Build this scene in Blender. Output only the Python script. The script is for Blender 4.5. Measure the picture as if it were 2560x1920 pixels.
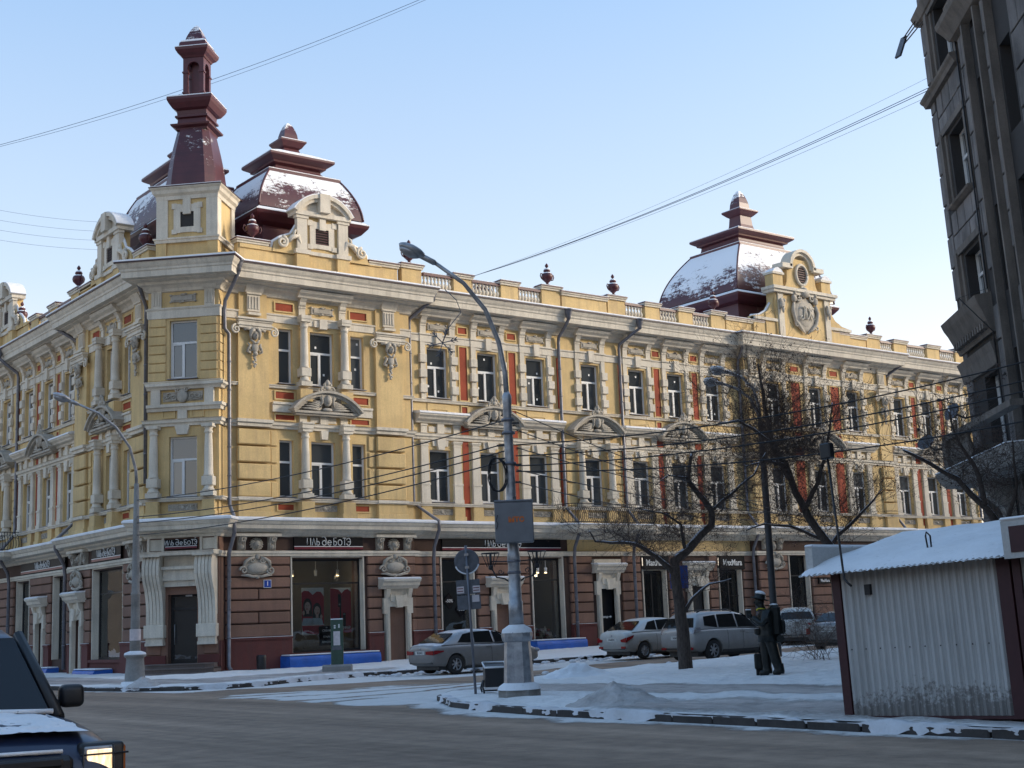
import bpy, bmesh, math, random
from mathutils import Vector, Matrix, noise, Quaternion
R = math.radians
for o in list(bpy.data.objects): bpy.data.objects.remove(o)
scene = bpy.context.scene
COL = scene.collection

# ---------------------------------------------------------------- camera
CAMPOS = Vector((-25.388, -52.253, 1.65))
PITCH = math.atan(596/3408.0); ROLL = R(2.27); HEAD = R(52.07)
hd = Vector((math.cos(HEAD), math.sin(HEAD), 0)); hr = Vector((math.sin(HEAD), -math.cos(HEAD), 0)); zz = Vector((0, 0, 1))
cf = hd*math.cos(PITCH) + zz*math.sin(PITCH); cu = zz*math.cos(PITCH) - hd*math.sin(PITCH)
crt = hr*math.cos(ROLL) - cu*math.sin(ROLL); cup = hr*math.sin(ROLL) + cu*math.cos(ROLL)
cam = bpy.data.cameras.new('camera'); camo = bpy.data.objects.new('camera', cam); COL.objects.link(camo)
m = Matrix((crt, cup, -cf)).transposed().to_4x4(); m.translation = CAMPOS
camo.matrix_world = m
cam.sensor_width = 36; cam.lens = 36*3408/2560.0; cam.clip_start = 0.1; cam.clip_end = 6000
scene.camera = camo

# ---------------------------------------------------------------- sky, sun, exposure
SUN_AZ = R(-33); SUN_EL = R(19)
sdir = Vector((math.cos(SUN_AZ)*math.cos(SUN_EL), math.sin(SUN_AZ)*math.cos(SUN_EL), math.sin(SUN_EL)))
world = bpy.data.worlds.new('World'); scene.world = world; world.use_nodes = True
wn = world.node_tree; wn.nodes.clear()
wo = wn.nodes.new('ShaderNodeOutputWorld'); wb = wn.nodes.new('ShaderNodeBackground'); ws = wn.nodes.new('ShaderNodeTexSky')
ws.sky_type = 'NISHITA'; ws.sun_disc = False; ws.sun_elevation = SUN_EL; ws.sun_rotation = math.pi/2 - SUN_AZ
ws.altitude = 400; ws.air_density = 1.0; ws.dust_density = 3.5; ws.ozone_density = 0.9
wb.inputs['Strength'].default_value = 0.12
wm = wn.nodes.new('ShaderNodeMix'); wm.data_type = 'RGBA'; wm.inputs[0].default_value = 0.52
wc = wn.nodes.new('ShaderNodeTexCoord'); wx = wn.nodes.new('ShaderNodeSeparateXYZ'); wr = wn.nodes.new('ShaderNodeValToRGB')       # winter haze: pale at the horizon, clearing overhead
for p_, c_ in ((0.0, (.92, .70, .58)), (.12, (.82, .67, .60)), (.25, (.48, .535, .60)), (.50, (.19, .365, .63))):
    e_ = wr.color_ramp.elements.new(p_); e_.color = (*c_, 1)
wr.color_ramp.elements.remove(wr.color_ramp.elements[-1]); wr.color_ramp.elements.remove(wr.color_ramp.elements[0])
wv_ = wn.nodes.new('ShaderNodeVectorMath'); wv_.operation = 'SCALE'; wv_.inputs['Scale'].default_value = 5.0
wn.links.new(wc.outputs['Generated'], wx.inputs[0]); wn.links.new(wx.outputs[2], wr.inputs[0]); wn.links.new(wr.outputs[0], wv_.inputs[0])
wn.links.new(ws.outputs[0], wm.inputs[6]); wn.links.new(wv_.outputs[0], wm.inputs[7]); wn.links.new(wm.outputs[2], wb.inputs[0]); wn.links.new(wb.outputs[0], wo.inputs[0])
sl = bpy.data.lights.new('sun', 'SUN'); sl.energy = 1.0; sl.angle = R(8.0); sl.color = (1.0, 0.90, 0.76)
so = bpy.data.objects.new('sun', sl); COL.objects.link(so)
so.rotation_euler = (-sdir).to_track_quat('-Z', 'Y').to_euler(); so.location = (40, -40, 60)
scene.render.engine = 'CYCLES'
scene.view_settings.view_transform = 'Standard'; scene.view_settings.look = 'None'
scene.view_settings.gamma = 1; scene.view_settings.use_curve_mapping = False
scene.view_settings.exposure = 1.5

# ---------------------------------------------------------------- materials
MAT = {}
def nt(name):
    m = bpy.data.materials.new(name); m.use_nodes = True; n = m.node_tree; n.nodes.clear()
    o = n.nodes.new('ShaderNodeOutputMaterial'); b = n.nodes.new('ShaderNodeBsdfPrincipled'); n.links.new(b.outputs[0], o.inputs[0])
    MAT[name] = m
    return m, n, b, o
def nd(n, t, **kw):
    x = n.nodes.new(t)
    for k, v in kw.items():
        if k[0] == 'i' and k[1:].isdigit(): x.inputs[int(k[1:])].default_value = v
        else: setattr(x, k, v)
    return x
def wpos(n):
    return n.nodes.new('ShaderNodeNewGeometry').outputs['Position']
def noisen(n, vec, scale, detail=3, rough=0.55):
    x = nd(n, 'ShaderNodeTexNoise'); x.inputs['Scale'].default_value = scale; x.inputs['Detail'].default_value = detail; x.inputs['Roughness'].default_value = rough
    if vec is not None: n.links.new(vec, x.inputs['Vector'])
    return x
def ramp(n, src, stops):
    x = nd(n, 'ShaderNodeValToRGB'); e = x.color_ramp.elements
    while len(e) < len(stops): e.new(0.5)
    for k, (p, c) in enumerate(stops):
        e[k].position = p; e[k].color = (*c, 1) if len(c) == 3 else c
    n.links.new(src, x.inputs[0]); return x
def mixc(n, fac, a, b, mode='MIX'):
    x = nd(n, 'ShaderNodeMix', data_type='RGBA', blend_type=mode)
    for s, v in ((0, fac), (6, a), (7, b)):
        if isinstance(v, (int, float)): x.inputs[s].default_value = v
        elif isinstance(v, tuple): x.inputs[s].default_value = (*v, 1)
        else: n.links.new(v, x.inputs[s])
    return x.outputs[2]
def mathn(n, op, a, b=0.0, clamp=False):
    x = nd(n, 'ShaderNodeMath', operation=op, use_clamp=clamp)
    for i, v in enumerate((a, b)):
        if isinstance(v, (int, float)): x.inputs[i].default_value = v
        else: n.links.new(v, x.inputs[i])
    return x.outputs[0]
def stretch(n, vec, s):
    x = nd(n, 'ShaderNodeMapping'); x.inputs['Scale'].default_value = s; n.links.new(vec, x.inputs[0]); return x.outputs[0]
def bump(n, b, h, strength=0.3, dist=0.01):
    x = nd(n, 'ShaderNodeBump'); x.inputs['Strength'].default_value = strength; x.inputs['Distance'].default_value = dist
    n.links.new(h, x.inputs['Height']); n.links.new(x.outputs[0], b.inputs['Normal'])

def painted(name, col, dark=0.72, streak=0.5, rough=0.85, sc=0.7, stain=None, bumps=0.25, piece=0.0):
    """weathered paint or plaster: broad blotches, rain streaks and fine grain"""
    m, n, b, o = nt(name); p = wpos(n)
    n1 = noisen(n, p, sc, 5, 0.6); n2 = noisen(n, stretch(n, p, (2.2, 2.2, 0.22)), 1.6, 4, 0.65); n3 = noisen(n, p, 26, 3, 0.6)
    dk = tuple(c*dark for c in col); st = stain or tuple(c*0.5 for c in col)
    r1 = ramp(n, n1.outputs[0], [(0.32, dk), (0.62, col)])
    f2 = ramp(n, n2.outputs[0], [(0.47, (0, 0, 0)), (0.76, (1, 1, 1))])
    c = mixc(n, mathn(n, 'MULTIPLY', f2.outputs[0], streak), r1.outputs[0], st)
    f3 = ramp(n, n3.outputs[0], [(0.3, (0.86,)*3), (0.7, (1.06,)*3)])
    c = mixc(n, 1.0, c, f3.outputs[0], 'MULTIPLY')
    if piece:
        oi = nd(n, 'ShaderNodeObjectInfo'); c = mixc(n, 1.0, c, ramp(n, oi.outputs['Random'], [(0, (1-piece,)*3), (1, (1+piece,)*3)]).outputs[0], 'MULTIPLY')
    n.links.new(c, b.inputs['Base Color']); b.inputs['Roughness'].default_value = rough
    bump(n, b, n3.outputs[0], bumps, 0.012)
    return m
def plain(name, col, rough=0.6, metal=0.0, spec=0.5, var=0.12, sc=9):
    m, n, b, o = nt(name); p = wpos(n)
    n1 = noisen(n, p, sc, 4, 0.6)
    r1 = ramp(n, n1.outputs[0], [(0.3, tuple(c*(1-var) for c in col)), (0.7, tuple(min(1, c*(1+var)) for c in col))])
    n.links.new(r1.outputs[0], b.inputs['Base Color'])
    b.inputs['Roughness'].default_value = rough; b.inputs['Metallic'].default_value = metal; b.inputs['Specular IOR Level'].default_value = spec
    return m
def emit(name, col, st):
    m, n, b, o = nt(name); b.inputs['Base Color'].default_value = (*col, 1); b.inputs['Emission Color'].default_value = (*col, 1); b.inputs['Emission Strength'].default_value = st
    return m

painted('yellow', (0.68, 0.490, 0.228), 0.78, 0.65, stain=(0.40, 0.28, 0.155))
painted('cream', (0.71, 0.64, 0.525), 0.78, 0.50, stain=(0.30, 0.265, 0.215))
painted('stone_relief', (0.47, 0.425, 0.355), 0.72, 0.45, stain=(0.20, 0.18, 0.15), sc=3.0, bumps=0.5)
painted('red_panel', (0.36, 0.062, 0.024), 0.66, 0.45)
painted('brown_rust', (0.250, 0.138, 0.096), 0.80, 0.35, stain=(0.105, 0.068, 0.055), piece=.10)
painted('brown_joint', (0.080, 0.044, 0.032), 0.8, 0.3)
painted('plinth_red', (0.140, 0.040, 0.034), 0.72, 0.42, stain=(0.08, 0.05, 0.045))
painted('granite_step', (0.17, 0.135, 0.120), 0.8, 0.3)
painted('soot_stone', (0.190, 0.176, 0.170), 0.42, 0.70, stain=(0.032, 0.030, 0.030), sc=0.8, bumps=0.5, piece=.22)
painted('soot_joint', (0.030, 0.027, 0.026), 0.7, 0.3)
painted('soot_trim', (0.165, 0.142, 0.122), 0.55, 0.55, stain=(0.035, 0.031, 0.028))
painted('kiosk_grey', (0.38, 0.37, 0.36), 0.86, 0.25, rough=0.55, bumps=0.05)
painted('white_shutter', (0.52, 0.51, 0.49), 0.86, 0.25, rough=0.55, bumps=0.05)
painted('concrete', (0.30, 0.285, 0.265), 0.70, 0.4, sc=2.5)
painted('kerb_stone', (0.060, 0.052, 0.048), 0.6, 0.3, sc=2.0)
painted('backdrop_wall', (0.13, 0.115, 0.10), 0.8, 0.3)
def mk_kiosk():
    """grey coated sheet with mud splashed up from the road"""
    m, n, b, o = nt('kiosk_wall'); tc = nd(n, 'ShaderNodeTexCoord'); p = wpos(n); s = nd(n, 'ShaderNodeSeparateXYZ'); n.links.new(p, s.inputs[0])
    n1 = noisen(n, p, 1.3, 5, .6); n2 = noisen(n, p, 15, 5, .75); n3 = noisen(n, stretch(n, p, (3, 3, .3)), 2.0, 4, .6)
    base = ramp(n, n1.outputs[0], [(.3, (.40, .39, .375)), (.7, (.48, .465, .445))]).outputs[0]
    base = mixc(n, mathn(n, 'MULTIPLY', ramp(n, n3.outputs[0], [(.5, (0, 0, 0)), (.8, (1, 1, 1))]).outputs[0], .35), base, (.17, .155, .14))
    h = mathn(n, 'MULTIPLY', mathn(n, 'SUBTRACT', mathn(n, 'ADD', .42, n1.outputs[0]), s.outputs[2]), 1.3, True)
    f = mathn(n, 'MULTIPLY', mathn(n, 'SUBTRACT', mathn(n, 'ADD', mathn(n, 'MULTIPLY', h, .62), n2.outputs[0]), .80), 7.0, True)
    n.links.new(mixc(n, mathn(n, 'MULTIPLY', f, .68), base, (.085, .07, .058)), b.inputs['Base Color']); b.inputs['Roughness'].default_value = .5
mk_kiosk()
plain('white_frame', (0.66, 0.66, 0.65), 0.4, var=0.05)
plain('pipe_grey', (0.155, 0.155, 0.175), 0.42, 0.35, var=0.25, sc=4)
plain('lamp_silver', (0.34, 0.345, 0.36), 0.42, 0.55, var=0.30, sc=6)
plain('black_metal', (0.012, 0.012, 0.014), 0.45)
plain('black_sign', (0.006, 0.006, 0.008), 0.5, spec=0.15)
plain('sign_red', (0.13, 0.006, 0.018), 0.4)
plain('sign_white', (0.72, 0.72, 0.70), 0.5, var=0.03)
plain('sign_back', (0.105, 0.110, 0.125), 0.55, 0.2, var=0.25)
plain('blue_tarp', (0.016, 0.105, 0.42), 0.5, var=0.22, sc=2.2)
plain('blue_plate', (0.012, 0.06, 0.33), 0.4)
plain('green_stele', (0.028, 0.070, 0.050), 0.4, var=0.2)
plain('bronze', (0.016, 0.018, 0.017), 0.42, 0.5, var=0.45, sc=7)
plain('yellow_scarf', (0.45, 0.42, 0.02), 0.6)
plain('orange_print', (0.55, 0.13, 0.02), 0.6)
plain('cabinet_grey', (0.155, 0.158, 0.168), 0.5, 0.1, var=0.14, sc=3)
plain('rubber', (0.018, 0.017, 0.017), 0.85, var=0.3)
plain('alloy', (0.32, 0.32, 0.33), 0.35, 0.7)
plain('dirty_plastic', (0.028, 0.027, 0.027), 0.6, var=0.4)
plain('dark_room', (0.035, 0.032, 0.030), 0.9)
plain('shop_wall', (0.22, 0.21, 0.185), 0.9, var=0.08, sc=2)
plain('red_poster', (0.42, 0.012, 0.03), 0.5)
plain('skin', (0.66, 0.46, 0.38), 0.6)
plain('hair', (0.022, 0.014, 0.011), 0.5)
plain('cloth_pale', (0.50, 0.58, 0.64), 0.8)
plain('cloth_red', (0.30, 0.015, 0.02), 0.8)
plain('cloth_dark', (0.03, 0.03, 0.035), 0.8)
plain('plate_white', (0.48, 0.48, 0.46), 0.5, var=0.25, sc=20)
plain('maroon_steel', (0.045, 0.010, 0.013), 0.5)
plain('wire_black', (0.010, 0.010, 0.012), 0.6)
plain('wire_blue', (0.10, 0.13, 0.20), 0.6)
plain('curtain', (0.30, 0.32, 0.33), 0.9)
plain('pale_paper', (0.62, 0.55, 0.55), 0.7)
plain('amber_lens', (0.35, 0.09, 0.02), 0.2)
plain('dark_pole', (0.03, 0.03, 0.032), 0.6)
emit('warm_bulb', (1.0, 0.74, 0.40), 3.2)

def mk_headglow():
    m, n, b, o = nt('head_glow'); tc = nd(n, 'ShaderNodeTexCoord'); nz = noisen(n, stretch(n, tc.outputs['Object'], (1, 26, 5)), 2.0, 3, .6)
    r1 = ramp(n, nz.outputs[0], [(.30, (.8, .34, .08)), (.55, (1, .70, .34)), (.75, (1, .93, .74))]); n.links.new(r1.outputs[0], b.inputs['Emission Color']); b.inputs['Emission Strength'].default_value = .50; b.inputs['Roughness'].default_value = .1
mk_headglow()
def mk_bark():
    m, n, b, o = nt('bark'); p = wpos(n)
    n1 = noisen(n, stretch(n, p, (6, 6, 1.5)), 3.0, 5, 0.7)
    r1 = ramp(n, n1.outputs[0], [(0.3, (0.022, 0.016, 0.013)), (0.7, (0.095, 0.072, 0.060))])
    g = n.nodes.new('ShaderNodeNewGeometry'); s = nd(n, 'ShaderNodeSeparateXYZ'); n.links.new(g.outputs['Normal'], s.inputs[0])
    n2 = noisen(n, p, 2.2, 4, 0.7)
    f = mathn(n, 'ADD', mathn(n, 'MULTIPLY', s.outputs[2], 1.3), mathn(n, 'MULTIPLY', n2.outputs[0], 1.5))
    fr = ramp(n, f, [(0.0, (0, 0, 0)), (1.0, (1, 1, 1))]); fr.color_ramp.elements[0].position = 0.0
    fs = mathn(n, 'MULTIPLY', mathn(n, 'SUBTRACT', f, 1.30), 8.0, True)
    c = mixc(n, fs, r1.outputs[0], (0.62, 0.65, 0.72))
    n.links.new(c, b.inputs['Base Color']); b.inputs['Roughness'].default_value = 0.9; bump(n, b, n1.outputs[0], 0.6, 0.02)
mk_bark()
plain('twig', (0.072, 0.049, 0.038), 0.9, var=0.4)
plain('dry_berry', (0.038, 0.018, 0.014), 0.8, var=0.5)

def mk_snow(name, base, dirt, amt, sc=1.2, lumps=0.5):
    m, n, b, o = nt(name); p = wpos(n)
    n1 = noisen(n, p, sc, 6, 0.65); n2 = noisen(n, p, 14, 5, 0.7); n3 = noisen(n, p, 3.2, 4, 0.6)
    f = ramp(n, n1.outputs[0], [(0.42, (0, 0, 0)), (0.72, (1, 1, 1))])
    c = mixc(n, mathn(n, 'MULTIPLY', f.outputs[0], amt), base, dirt)
    sp = ramp(n, n2.outputs[0], [(0.24, (0.45,)*3), (0.40, (1.0,)*3)])
    c = mixc(n, 0.75, c, sp.outputs[0], 'MULTIPLY')
    n.links.new(c, b.inputs['Base Color']); b.inputs['Roughness'].default_value = 0.92; b.inputs['Specular IOR Level'].default_value = 0.25
    h = mathn(n, 'ADD', mathn(n, 'MULTIPLY', n2.outputs[0], 0.35), n3.outputs[0])
    bump(n, b, h, lumps, 0.06)
mk_snow('snow', (0.80, 0.80, 0.81), (0.60, 0.59, 0.58), 0.5)
mk_snow('snow_trodden', (0.66, 0.66, 0.68), (0.40, 0.37, 0.35), 0.75, 0.9, 0.8)
mk_snow('snow_dirty', (0.52, 0.48, 0.455), (0.30, 0.265, 0.24), 0.9, 2.5, 1.0)
mk_snow('snow_roof', (0.80, 0.81, 0.83), (0.76, 0.77, 0.79), 0.4, 1.0, 0.3)

def mk_roof(name, amt, tiles):
    """maroon sheet roofing with wind-blown snow that clings in patches"""
    m, n, b, o = nt(name); p = wpos(n)
    g = n.nodes.new('ShaderNodeNewGeometry'); s = nd(n, 'ShaderNodeSeparateXYZ'); n.links.new(g.outputs['True Normal'], s.inputs[0])
    n0 = noisen(n, p, 2.4, 3, 0.5)
    col = ramp(n, n0.outputs[0], [(0.3, (0.060, 0.012, 0.017)), (0.7, (0.085, 0.018, 0.023))]).outputs[0]
    h = None
    if tiles:
        sp = nd(n, 'ShaderNodeSeparateXYZ'); n.links.new(p, sp.inputs[0])
        zr = mathn(n, 'FRACT', mathn(n, 'MULTIPLY', sp.outputs[2], 3.6))
        xr = mathn(n, 'FRACT', mathn(n, 'MULTIPLY', mathn(n, 'ADD', sp.outputs[0], sp.outputs[1]), 2.1))
        seam = mathn(n, 'MAXIMUM', mathn(n, 'LESS_THAN', zr, 0.10), mathn(n, 'LESS_THAN', xr, 0.07))
        col = mixc(n, mathn(n, 'MULTIPLY', seam, 0.45), col, (0.045, 0.010, 0.014))
    n1 = noisen(n, stretch(n, p, (1, 1, 1.7)), 0.75, 6, 0.62); n2 = noisen(n, stretch(n, p, (1, 1, 2.2)), 3.6, 5, 0.75)
    f = mathn(n, 'ADD', mathn(n, 'ADD', mathn(n, 'MULTIPLY', n1.outputs[0], 1.0), mathn(n, 'MULTIPLY', n2.outputs[0], 0.85)), mathn(n, 'MULTIPLY', s.outputs[2], 0.95))
    if tiles: f = mathn(n, 'ADD', f, mathn(n, 'MULTIPLY', seam, -0.08))
    f = mathn(n, 'MULTIPLY', mathn(n, 'SUBTRACT', f, amt), 9.0, True)
    c = mixc(n, f, col, (0.80, 0.81, 0.83))
    n.links.new(c, b.inputs['Base Color'])
    n.links.new(mathn(n, 'ADD', mathn(n, 'MULTIPLY', f, 0.5), 0.38), b.inputs['Roughness'])
    bump(n, b, f, 0.6, 0.03)
mk_roof('roof_metal', 1.75, False); mk_roof('roof_dome', 1.17, True); mk_roof('roof_spire', 1.24, True)
plain('maroon_paint', (0.078, 0.016, 0.021), 0.45, var=0.15, sc=3)

def mk_glass(name, tint, rough, base, trans, refl=1.25, floor=0.03, vary=False):
    """window glass: Fresnel reflection over a dark or see-through body"""
    m, n, b, o = nt(name)
    n.nodes.remove(b)
    fr = nd(n, 'ShaderNodeFresnel'); fr.inputs[0].default_value = 1.52
    gl = nd(n, 'ShaderNodeBsdfGlossy'); gl.inputs['Roughness'].default_value = rough; gl.inputs['Color'].default_value = (0.9, 0.93, 0.96, 1)
    p = wpos(n); nz = noisen(n, p, 1.1, 2, 0.5); bp = nd(n, 'ShaderNodeBump'); bp.inputs['Strength'].default_value = 0.06; bp.inputs['Distance'].default_value = 0.08
    n.links.new(nz.outputs[0], bp.inputs['Height']); n.links.new(bp.outputs[0], gl.inputs['Normal'])
    d = nd(n, 'ShaderNodeBsdfDiffuse'); d.inputs['Color'].default_value = (*base, 1)
    if vary:
        oi = nd(n, 'ShaderNodeObjectInfo'); n.links.new(ramp(n, oi.outputs['Random'], [(0, base), (.55, tuple(q*1.8 for q in base)), (.9, tuple(q*2.6 for q in base)), (1, (.16, .16, .155))]).outputs[0], d.inputs['Color'])
    t = nd(n, 'ShaderNodeBsdfTransparent'); t.inputs['Color'].default_value = (*tint, 1)
    mx = nd(n, 'ShaderNodeMixShader'); mx.inputs[0].default_value = trans; n.links.new(d.outputs[0], mx.inputs[1]); n.links.new(t.outputs[0], mx.inputs[2])
    m2 = nd(n, 'ShaderNodeMixShader'); n.links.new(mathn(n, 'ADD', mathn(n, 'MULTIPLY', fr.outputs[0], refl), floor, True), m2.inputs[0])
    n.links.new(mx.outputs[0], m2.inputs[1]); n.links.new(gl.outputs[0], m2.inputs[2]); n.links.new(m2.outputs[0], o.inputs[0])
mk_glass('glass', (0.5, 0.52, 0.54), 0.02, (0.026, 0.029, 0.031), 0.0, 1.5, .05, True)
mk_glass('shop_glass', (0.93, 0.95, 0.94), 0.0, (0.02, 0.02, 0.02), 0.94)
mk_glass('car_glass', (0.30, 0.33, 0.34), 0.02, (0.010, 0.011, 0.013), 0.35, .8, 0.0)
mk_glass('head_lens', (0.95, 0.95, 0.95), 0.02, (0.3, 0.3, 0.3), 0.9)
plain('tail_red', (0.22, 0.008, 0.010), 0.15)
plain('tail_clear', (0.28, 0.27, 0.28), 0.15, 0.3)
def carpaint(name, col, metal, dirtc=(0.17, 0.15, 0.13), top=1.0):
    """clear-coated paint, road dirt thrown up from below, snow dust on top"""
    m, n, b, o = nt(name); tc = nd(n, 'ShaderNodeTexCoord'); s = nd(n, 'ShaderNodeSeparateXYZ'); n.links.new(tc.outputs['Object'], s.inputs[0])
    nz = noisen(n, tc.outputs['Object'], 3.0, 5, 0.65)
    f = mathn(n, 'MULTIPLY', mathn(n, 'SUBTRACT', mathn(n, 'ADD', 1.05, mathn(n, 'MULTIPLY', nz.outputs[0], 0.5)), mathn(n, 'MULTIPLY', s.outputs[2], 1.25)), 1.5, True)
    c = mixc(n, mathn(n, 'MULTIPLY', f, 0.75), col, dirtc)
    g = n.nodes.new('ShaderNodeNewGeometry'); sn = nd(n, 'ShaderNodeSeparateXYZ'); n.links.new(g.outputs['Normal'], sn.inputs[0])
    n4 = noisen(n, tc.outputs['Object'], 2.3, 6, 0.7)
    fs = mathn(n, 'MULTIPLY', mathn(n, 'SUBTRACT', mathn(n, 'ADD', sn.outputs[2], mathn(n, 'MULTIPLY', n4.outputs[0], 0.9)), 1.95-top), 5.0, True)
    c = mixc(n, fs, c, (0.68, 0.69, 0.72))
    n.links.new(c, b.inputs['Base Color']); b.inputs['Metallic'].default_value = metal
    n.links.new(mathn(n, 'ADD', 0.30, mathn(n, 'MULTIPLY', mathn(n, 'MAXIMUM', f, fs), 0.5)), b.inputs['Roughness'])
    b.inputs['Coat Weight'].default_value = 0.35; b.inputs['Coat Roughness'].default_value = 0.12
carpaint('paint_silver', (0.26, 0.26, 0.265), 0.35, top=0.75); carpaint('paint_white', (0.52, 0.54, 0.53), 0.0, top=0.42)
carpaint('paint_pearl', (0.36, 0.36, 0.36), 0.2, top=0.42); carpaint('paint_navy', (0.010, 0.020, 0.055), 0.3, (0.05, 0.055, 0.065), 0.18)
carpaint('paint_grey', (0.22, 0.22, 0.225), 0.4, top=0.6); carpaint('paint_black', (0.012, 0.012, 0.014), 0.2, (0.08, 0.075, 0.07), 0.6)

# ---------------------------------------------------------------- mesh builder
def lerp(a, b, t): return a+(b-a)*t
class MB:
    def __init__(s): s.v = []; s.f = []; s.mi = []; s.sm = []
    def add(s, vs, fs, mi=0, smooth=False):
        k = len(s.v); s.v += [tuple(v) for v in vs]
        for f in fs: s.f.append(tuple(i+k for i in f)); s.mi.append(mi); s.sm.append(smooth)
        return s
    def box(s, x0, x1, y0, y1, z0, z1, mi=0, bev=0.0):
        if x1 < x0: x0, x1 = x1, x0
        if y1 < y0: y0, y1 = y1, y0
        if bev <= 0:
            v = [(x0,y0,z0),(x1,y0,z0),(x1,y1,z0),(x0,y1,z0),(x0,y0,z1),(x1,y0,z1),(x1,y1,z1),(x0,y1,z1)]
            return s.add(v, [(0,3,2,1),(4,5,6,7),(0,1,5,4),(1,2,6,5),(2,3,7,6),(3,0,4,7)], mi)
        b = min(bev, (x1-x0)/2.01, (y1-y0)/2.01, (z1-z0)/2.01)
        bm = bmesh.new(); bmesh.ops.create_cube(bm, size=1.0)
        for w in bm.verts: w.co = Vector((lerp(x0,x1,w.co.x+.5), lerp(y0,y1,w.co.y+.5), lerp(z0,z1,w.co.z+.5)))
        bmesh.ops.bevel(bm, geom=list(bm.edges), offset=b, segments=1, affect='EDGES', clamp_overlap=True)
        bm.verts.index_update()
        s.add([w.co for w in bm.verts], [[q.index for q in f.verts] for f in bm.faces], mi); bm.free(); return s
    def rbox(s, x0, x1, y0, y1, z0, z1, bev, seg=3, mi=0):
        bm = bmesh.new(); bmesh.ops.create_cube(bm, size=1.0)
        for w in bm.verts: w.co = Vector((lerp(x0,x1,w.co.x+.5), lerp(y0,y1,w.co.y+.5), lerp(z0,z1,w.co.z+.5)))
        bmesh.ops.bevel(bm, geom=list(bm.edges), offset=bev, segments=seg, profile=.5, affect='EDGES', clamp_overlap=True); bm.verts.index_update()
        s.add([w.co for w in bm.verts], [[q.index for q in f.verts] for f in bm.faces], mi, True); bm.free(); return s
    def o(s, s0, s1, o0, o1, z0, z1, mi=0, bev=0.0):      # facade box: along, outward, up
        return s.box(s0, s1, -o1, -o0, z0, z1, mi, bev)
    def prism(s, poly, y0, y1, mi=0, smooth=False):       # polygon in (x, z), extruded along y
        n = len(poly); v = [(a, y0, b) for a, b in poly]+[(a, y1, b) for a, b in poly]
        s.add(v, [tuple(range(n)), tuple(range(2*n-1, n-1, -1))], mi)
        k = len(s.v)-2*n
        for i in range(n):
            j = (i+1) % n; s.f.append((k+j, k+i, k+n+i, k+n+j)); s.mi.append(mi); s.sm.append(smooth)
        return s
    def prismz(s, poly, z0, z1, mi=0):                    # polygon in (x, y), extruded up
        n = len(poly); v = [(a, b, z0) for a, b in poly]+[(a, b, z1) for a, b in poly]
        return s.add(v, [tuple(range(n-1, -1, -1)), tuple(range(n, 2*n))]+[(i, (i+1) % n, n+(i+1) % n, n+i) for i in range(n)], mi)
    def prismx(s, poly, x0, x1, mi=0, smooth=False):      # polygon in (y, z), extruded along x
        n = len(poly); v = [(x0, a, b) for a, b in poly]+[(x1, a, b) for a, b in poly]
        s.add(v, [tuple(range(n-1, -1, -1)), tuple(range(n, 2*n))], mi)
        k = len(s.v)-2*n
        for i in range(n):
            j = (i+1) % n; s.f.append((k+i, k+j, k+n+j, k+n+i)); s.mi.append(mi); s.sm.append(smooth)
        return s
    def lathe(s, prof, seg=12, c=(0,0,0), mi=0, smooth=True, rot=0.0, sx=1, sy=1, caps=True):
        v = []; n = len(prof)
        for r, z in prof:
            for k in range(seg):
                a = rot+2*math.pi*k/seg; v.append((c[0]+r*math.cos(a)*sx, c[1]+r*math.sin(a)*sy, c[2]+z))
        f = [(i*seg+k, i*seg+(k+1) % seg, (i+1)*seg+(k+1) % seg, (i+1)*seg+k) for i in range(n-1) for k in range(seg)]
        s.add(v, f, mi, smooth)
        if caps:
            b = len(s.v)-n*seg
            s.f.append(tuple(b+k for k in range(seg-1, -1, -1))); s.mi.append(mi); s.sm.append(False)
            s.f.append(tuple(b+(n-1)*seg+k for k in range(seg))); s.mi.append(mi); s.sm.append(False)
        return s
    def tube(s, pts, r, seg=6, mi=0, smooth=True, cap=True):
        pts = [Vector(p) for p in pts]; n = len(pts); rs = r if isinstance(r, (list, tuple)) else [r]*n
        v = []; up = None
        for i, p in enumerate(pts):
            d = (pts[min(i+1, n-1)]-pts[max(i-1, 0)]); d = d.normalized() if d.length > 1e-9 else Vector((0, 0, 1))
            if up is None: up = Vector((0, 0, 1)) if abs(d.z) < 0.9 else Vector((1, 0, 0))
            a = d.cross(up); a = a.normalized() if a.length > 1e-6 else Vector((1, 0, 0)); b = a.cross(d).normalized(); up = b
            for k in range(seg):
                t = 2*math.pi*k/seg; v.append(p+(a*math.cos(t)+b*math.sin(t))*rs[i])
        f = [(i*seg+k, (i+1)*seg+k, (i+1)*seg+(k+1) % seg, i*seg+(k+1) % seg) for i in range(n-1) for k in range(seg)]
        if cap: f += [tuple(range(seg)), tuple((n-1)*seg+k for k in range(seg-1, -1, -1))]
        return s.add(v, f, mi, smooth)
    def ball(s, c, r, seg=10, rings=7, mi=0, rot=None):   # r may be a triple
        rr = r if isinstance(r, (list, tuple)) else (r, r, r); v = []; c = Vector(c)
        for i in range(rings+1):
            ph = math.pi*i/rings
            for k in range(seg):
                t = 2*math.pi*k/seg; q = Vector((rr[0]*math.sin(ph)*math.cos(t), rr[1]*math.sin(ph)*math.sin(t), -rr[2]*math.cos(ph)))
                if rot: q = rot @ q
                v.append(c+q)
        f = [(i*seg+k, i*seg+(k+1) % seg, (i+1)*seg+(k+1) % seg, (i+1)*seg+k) for i in range(rings) for k in range(seg)]
        return s.add(v, f, mi, True)
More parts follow.
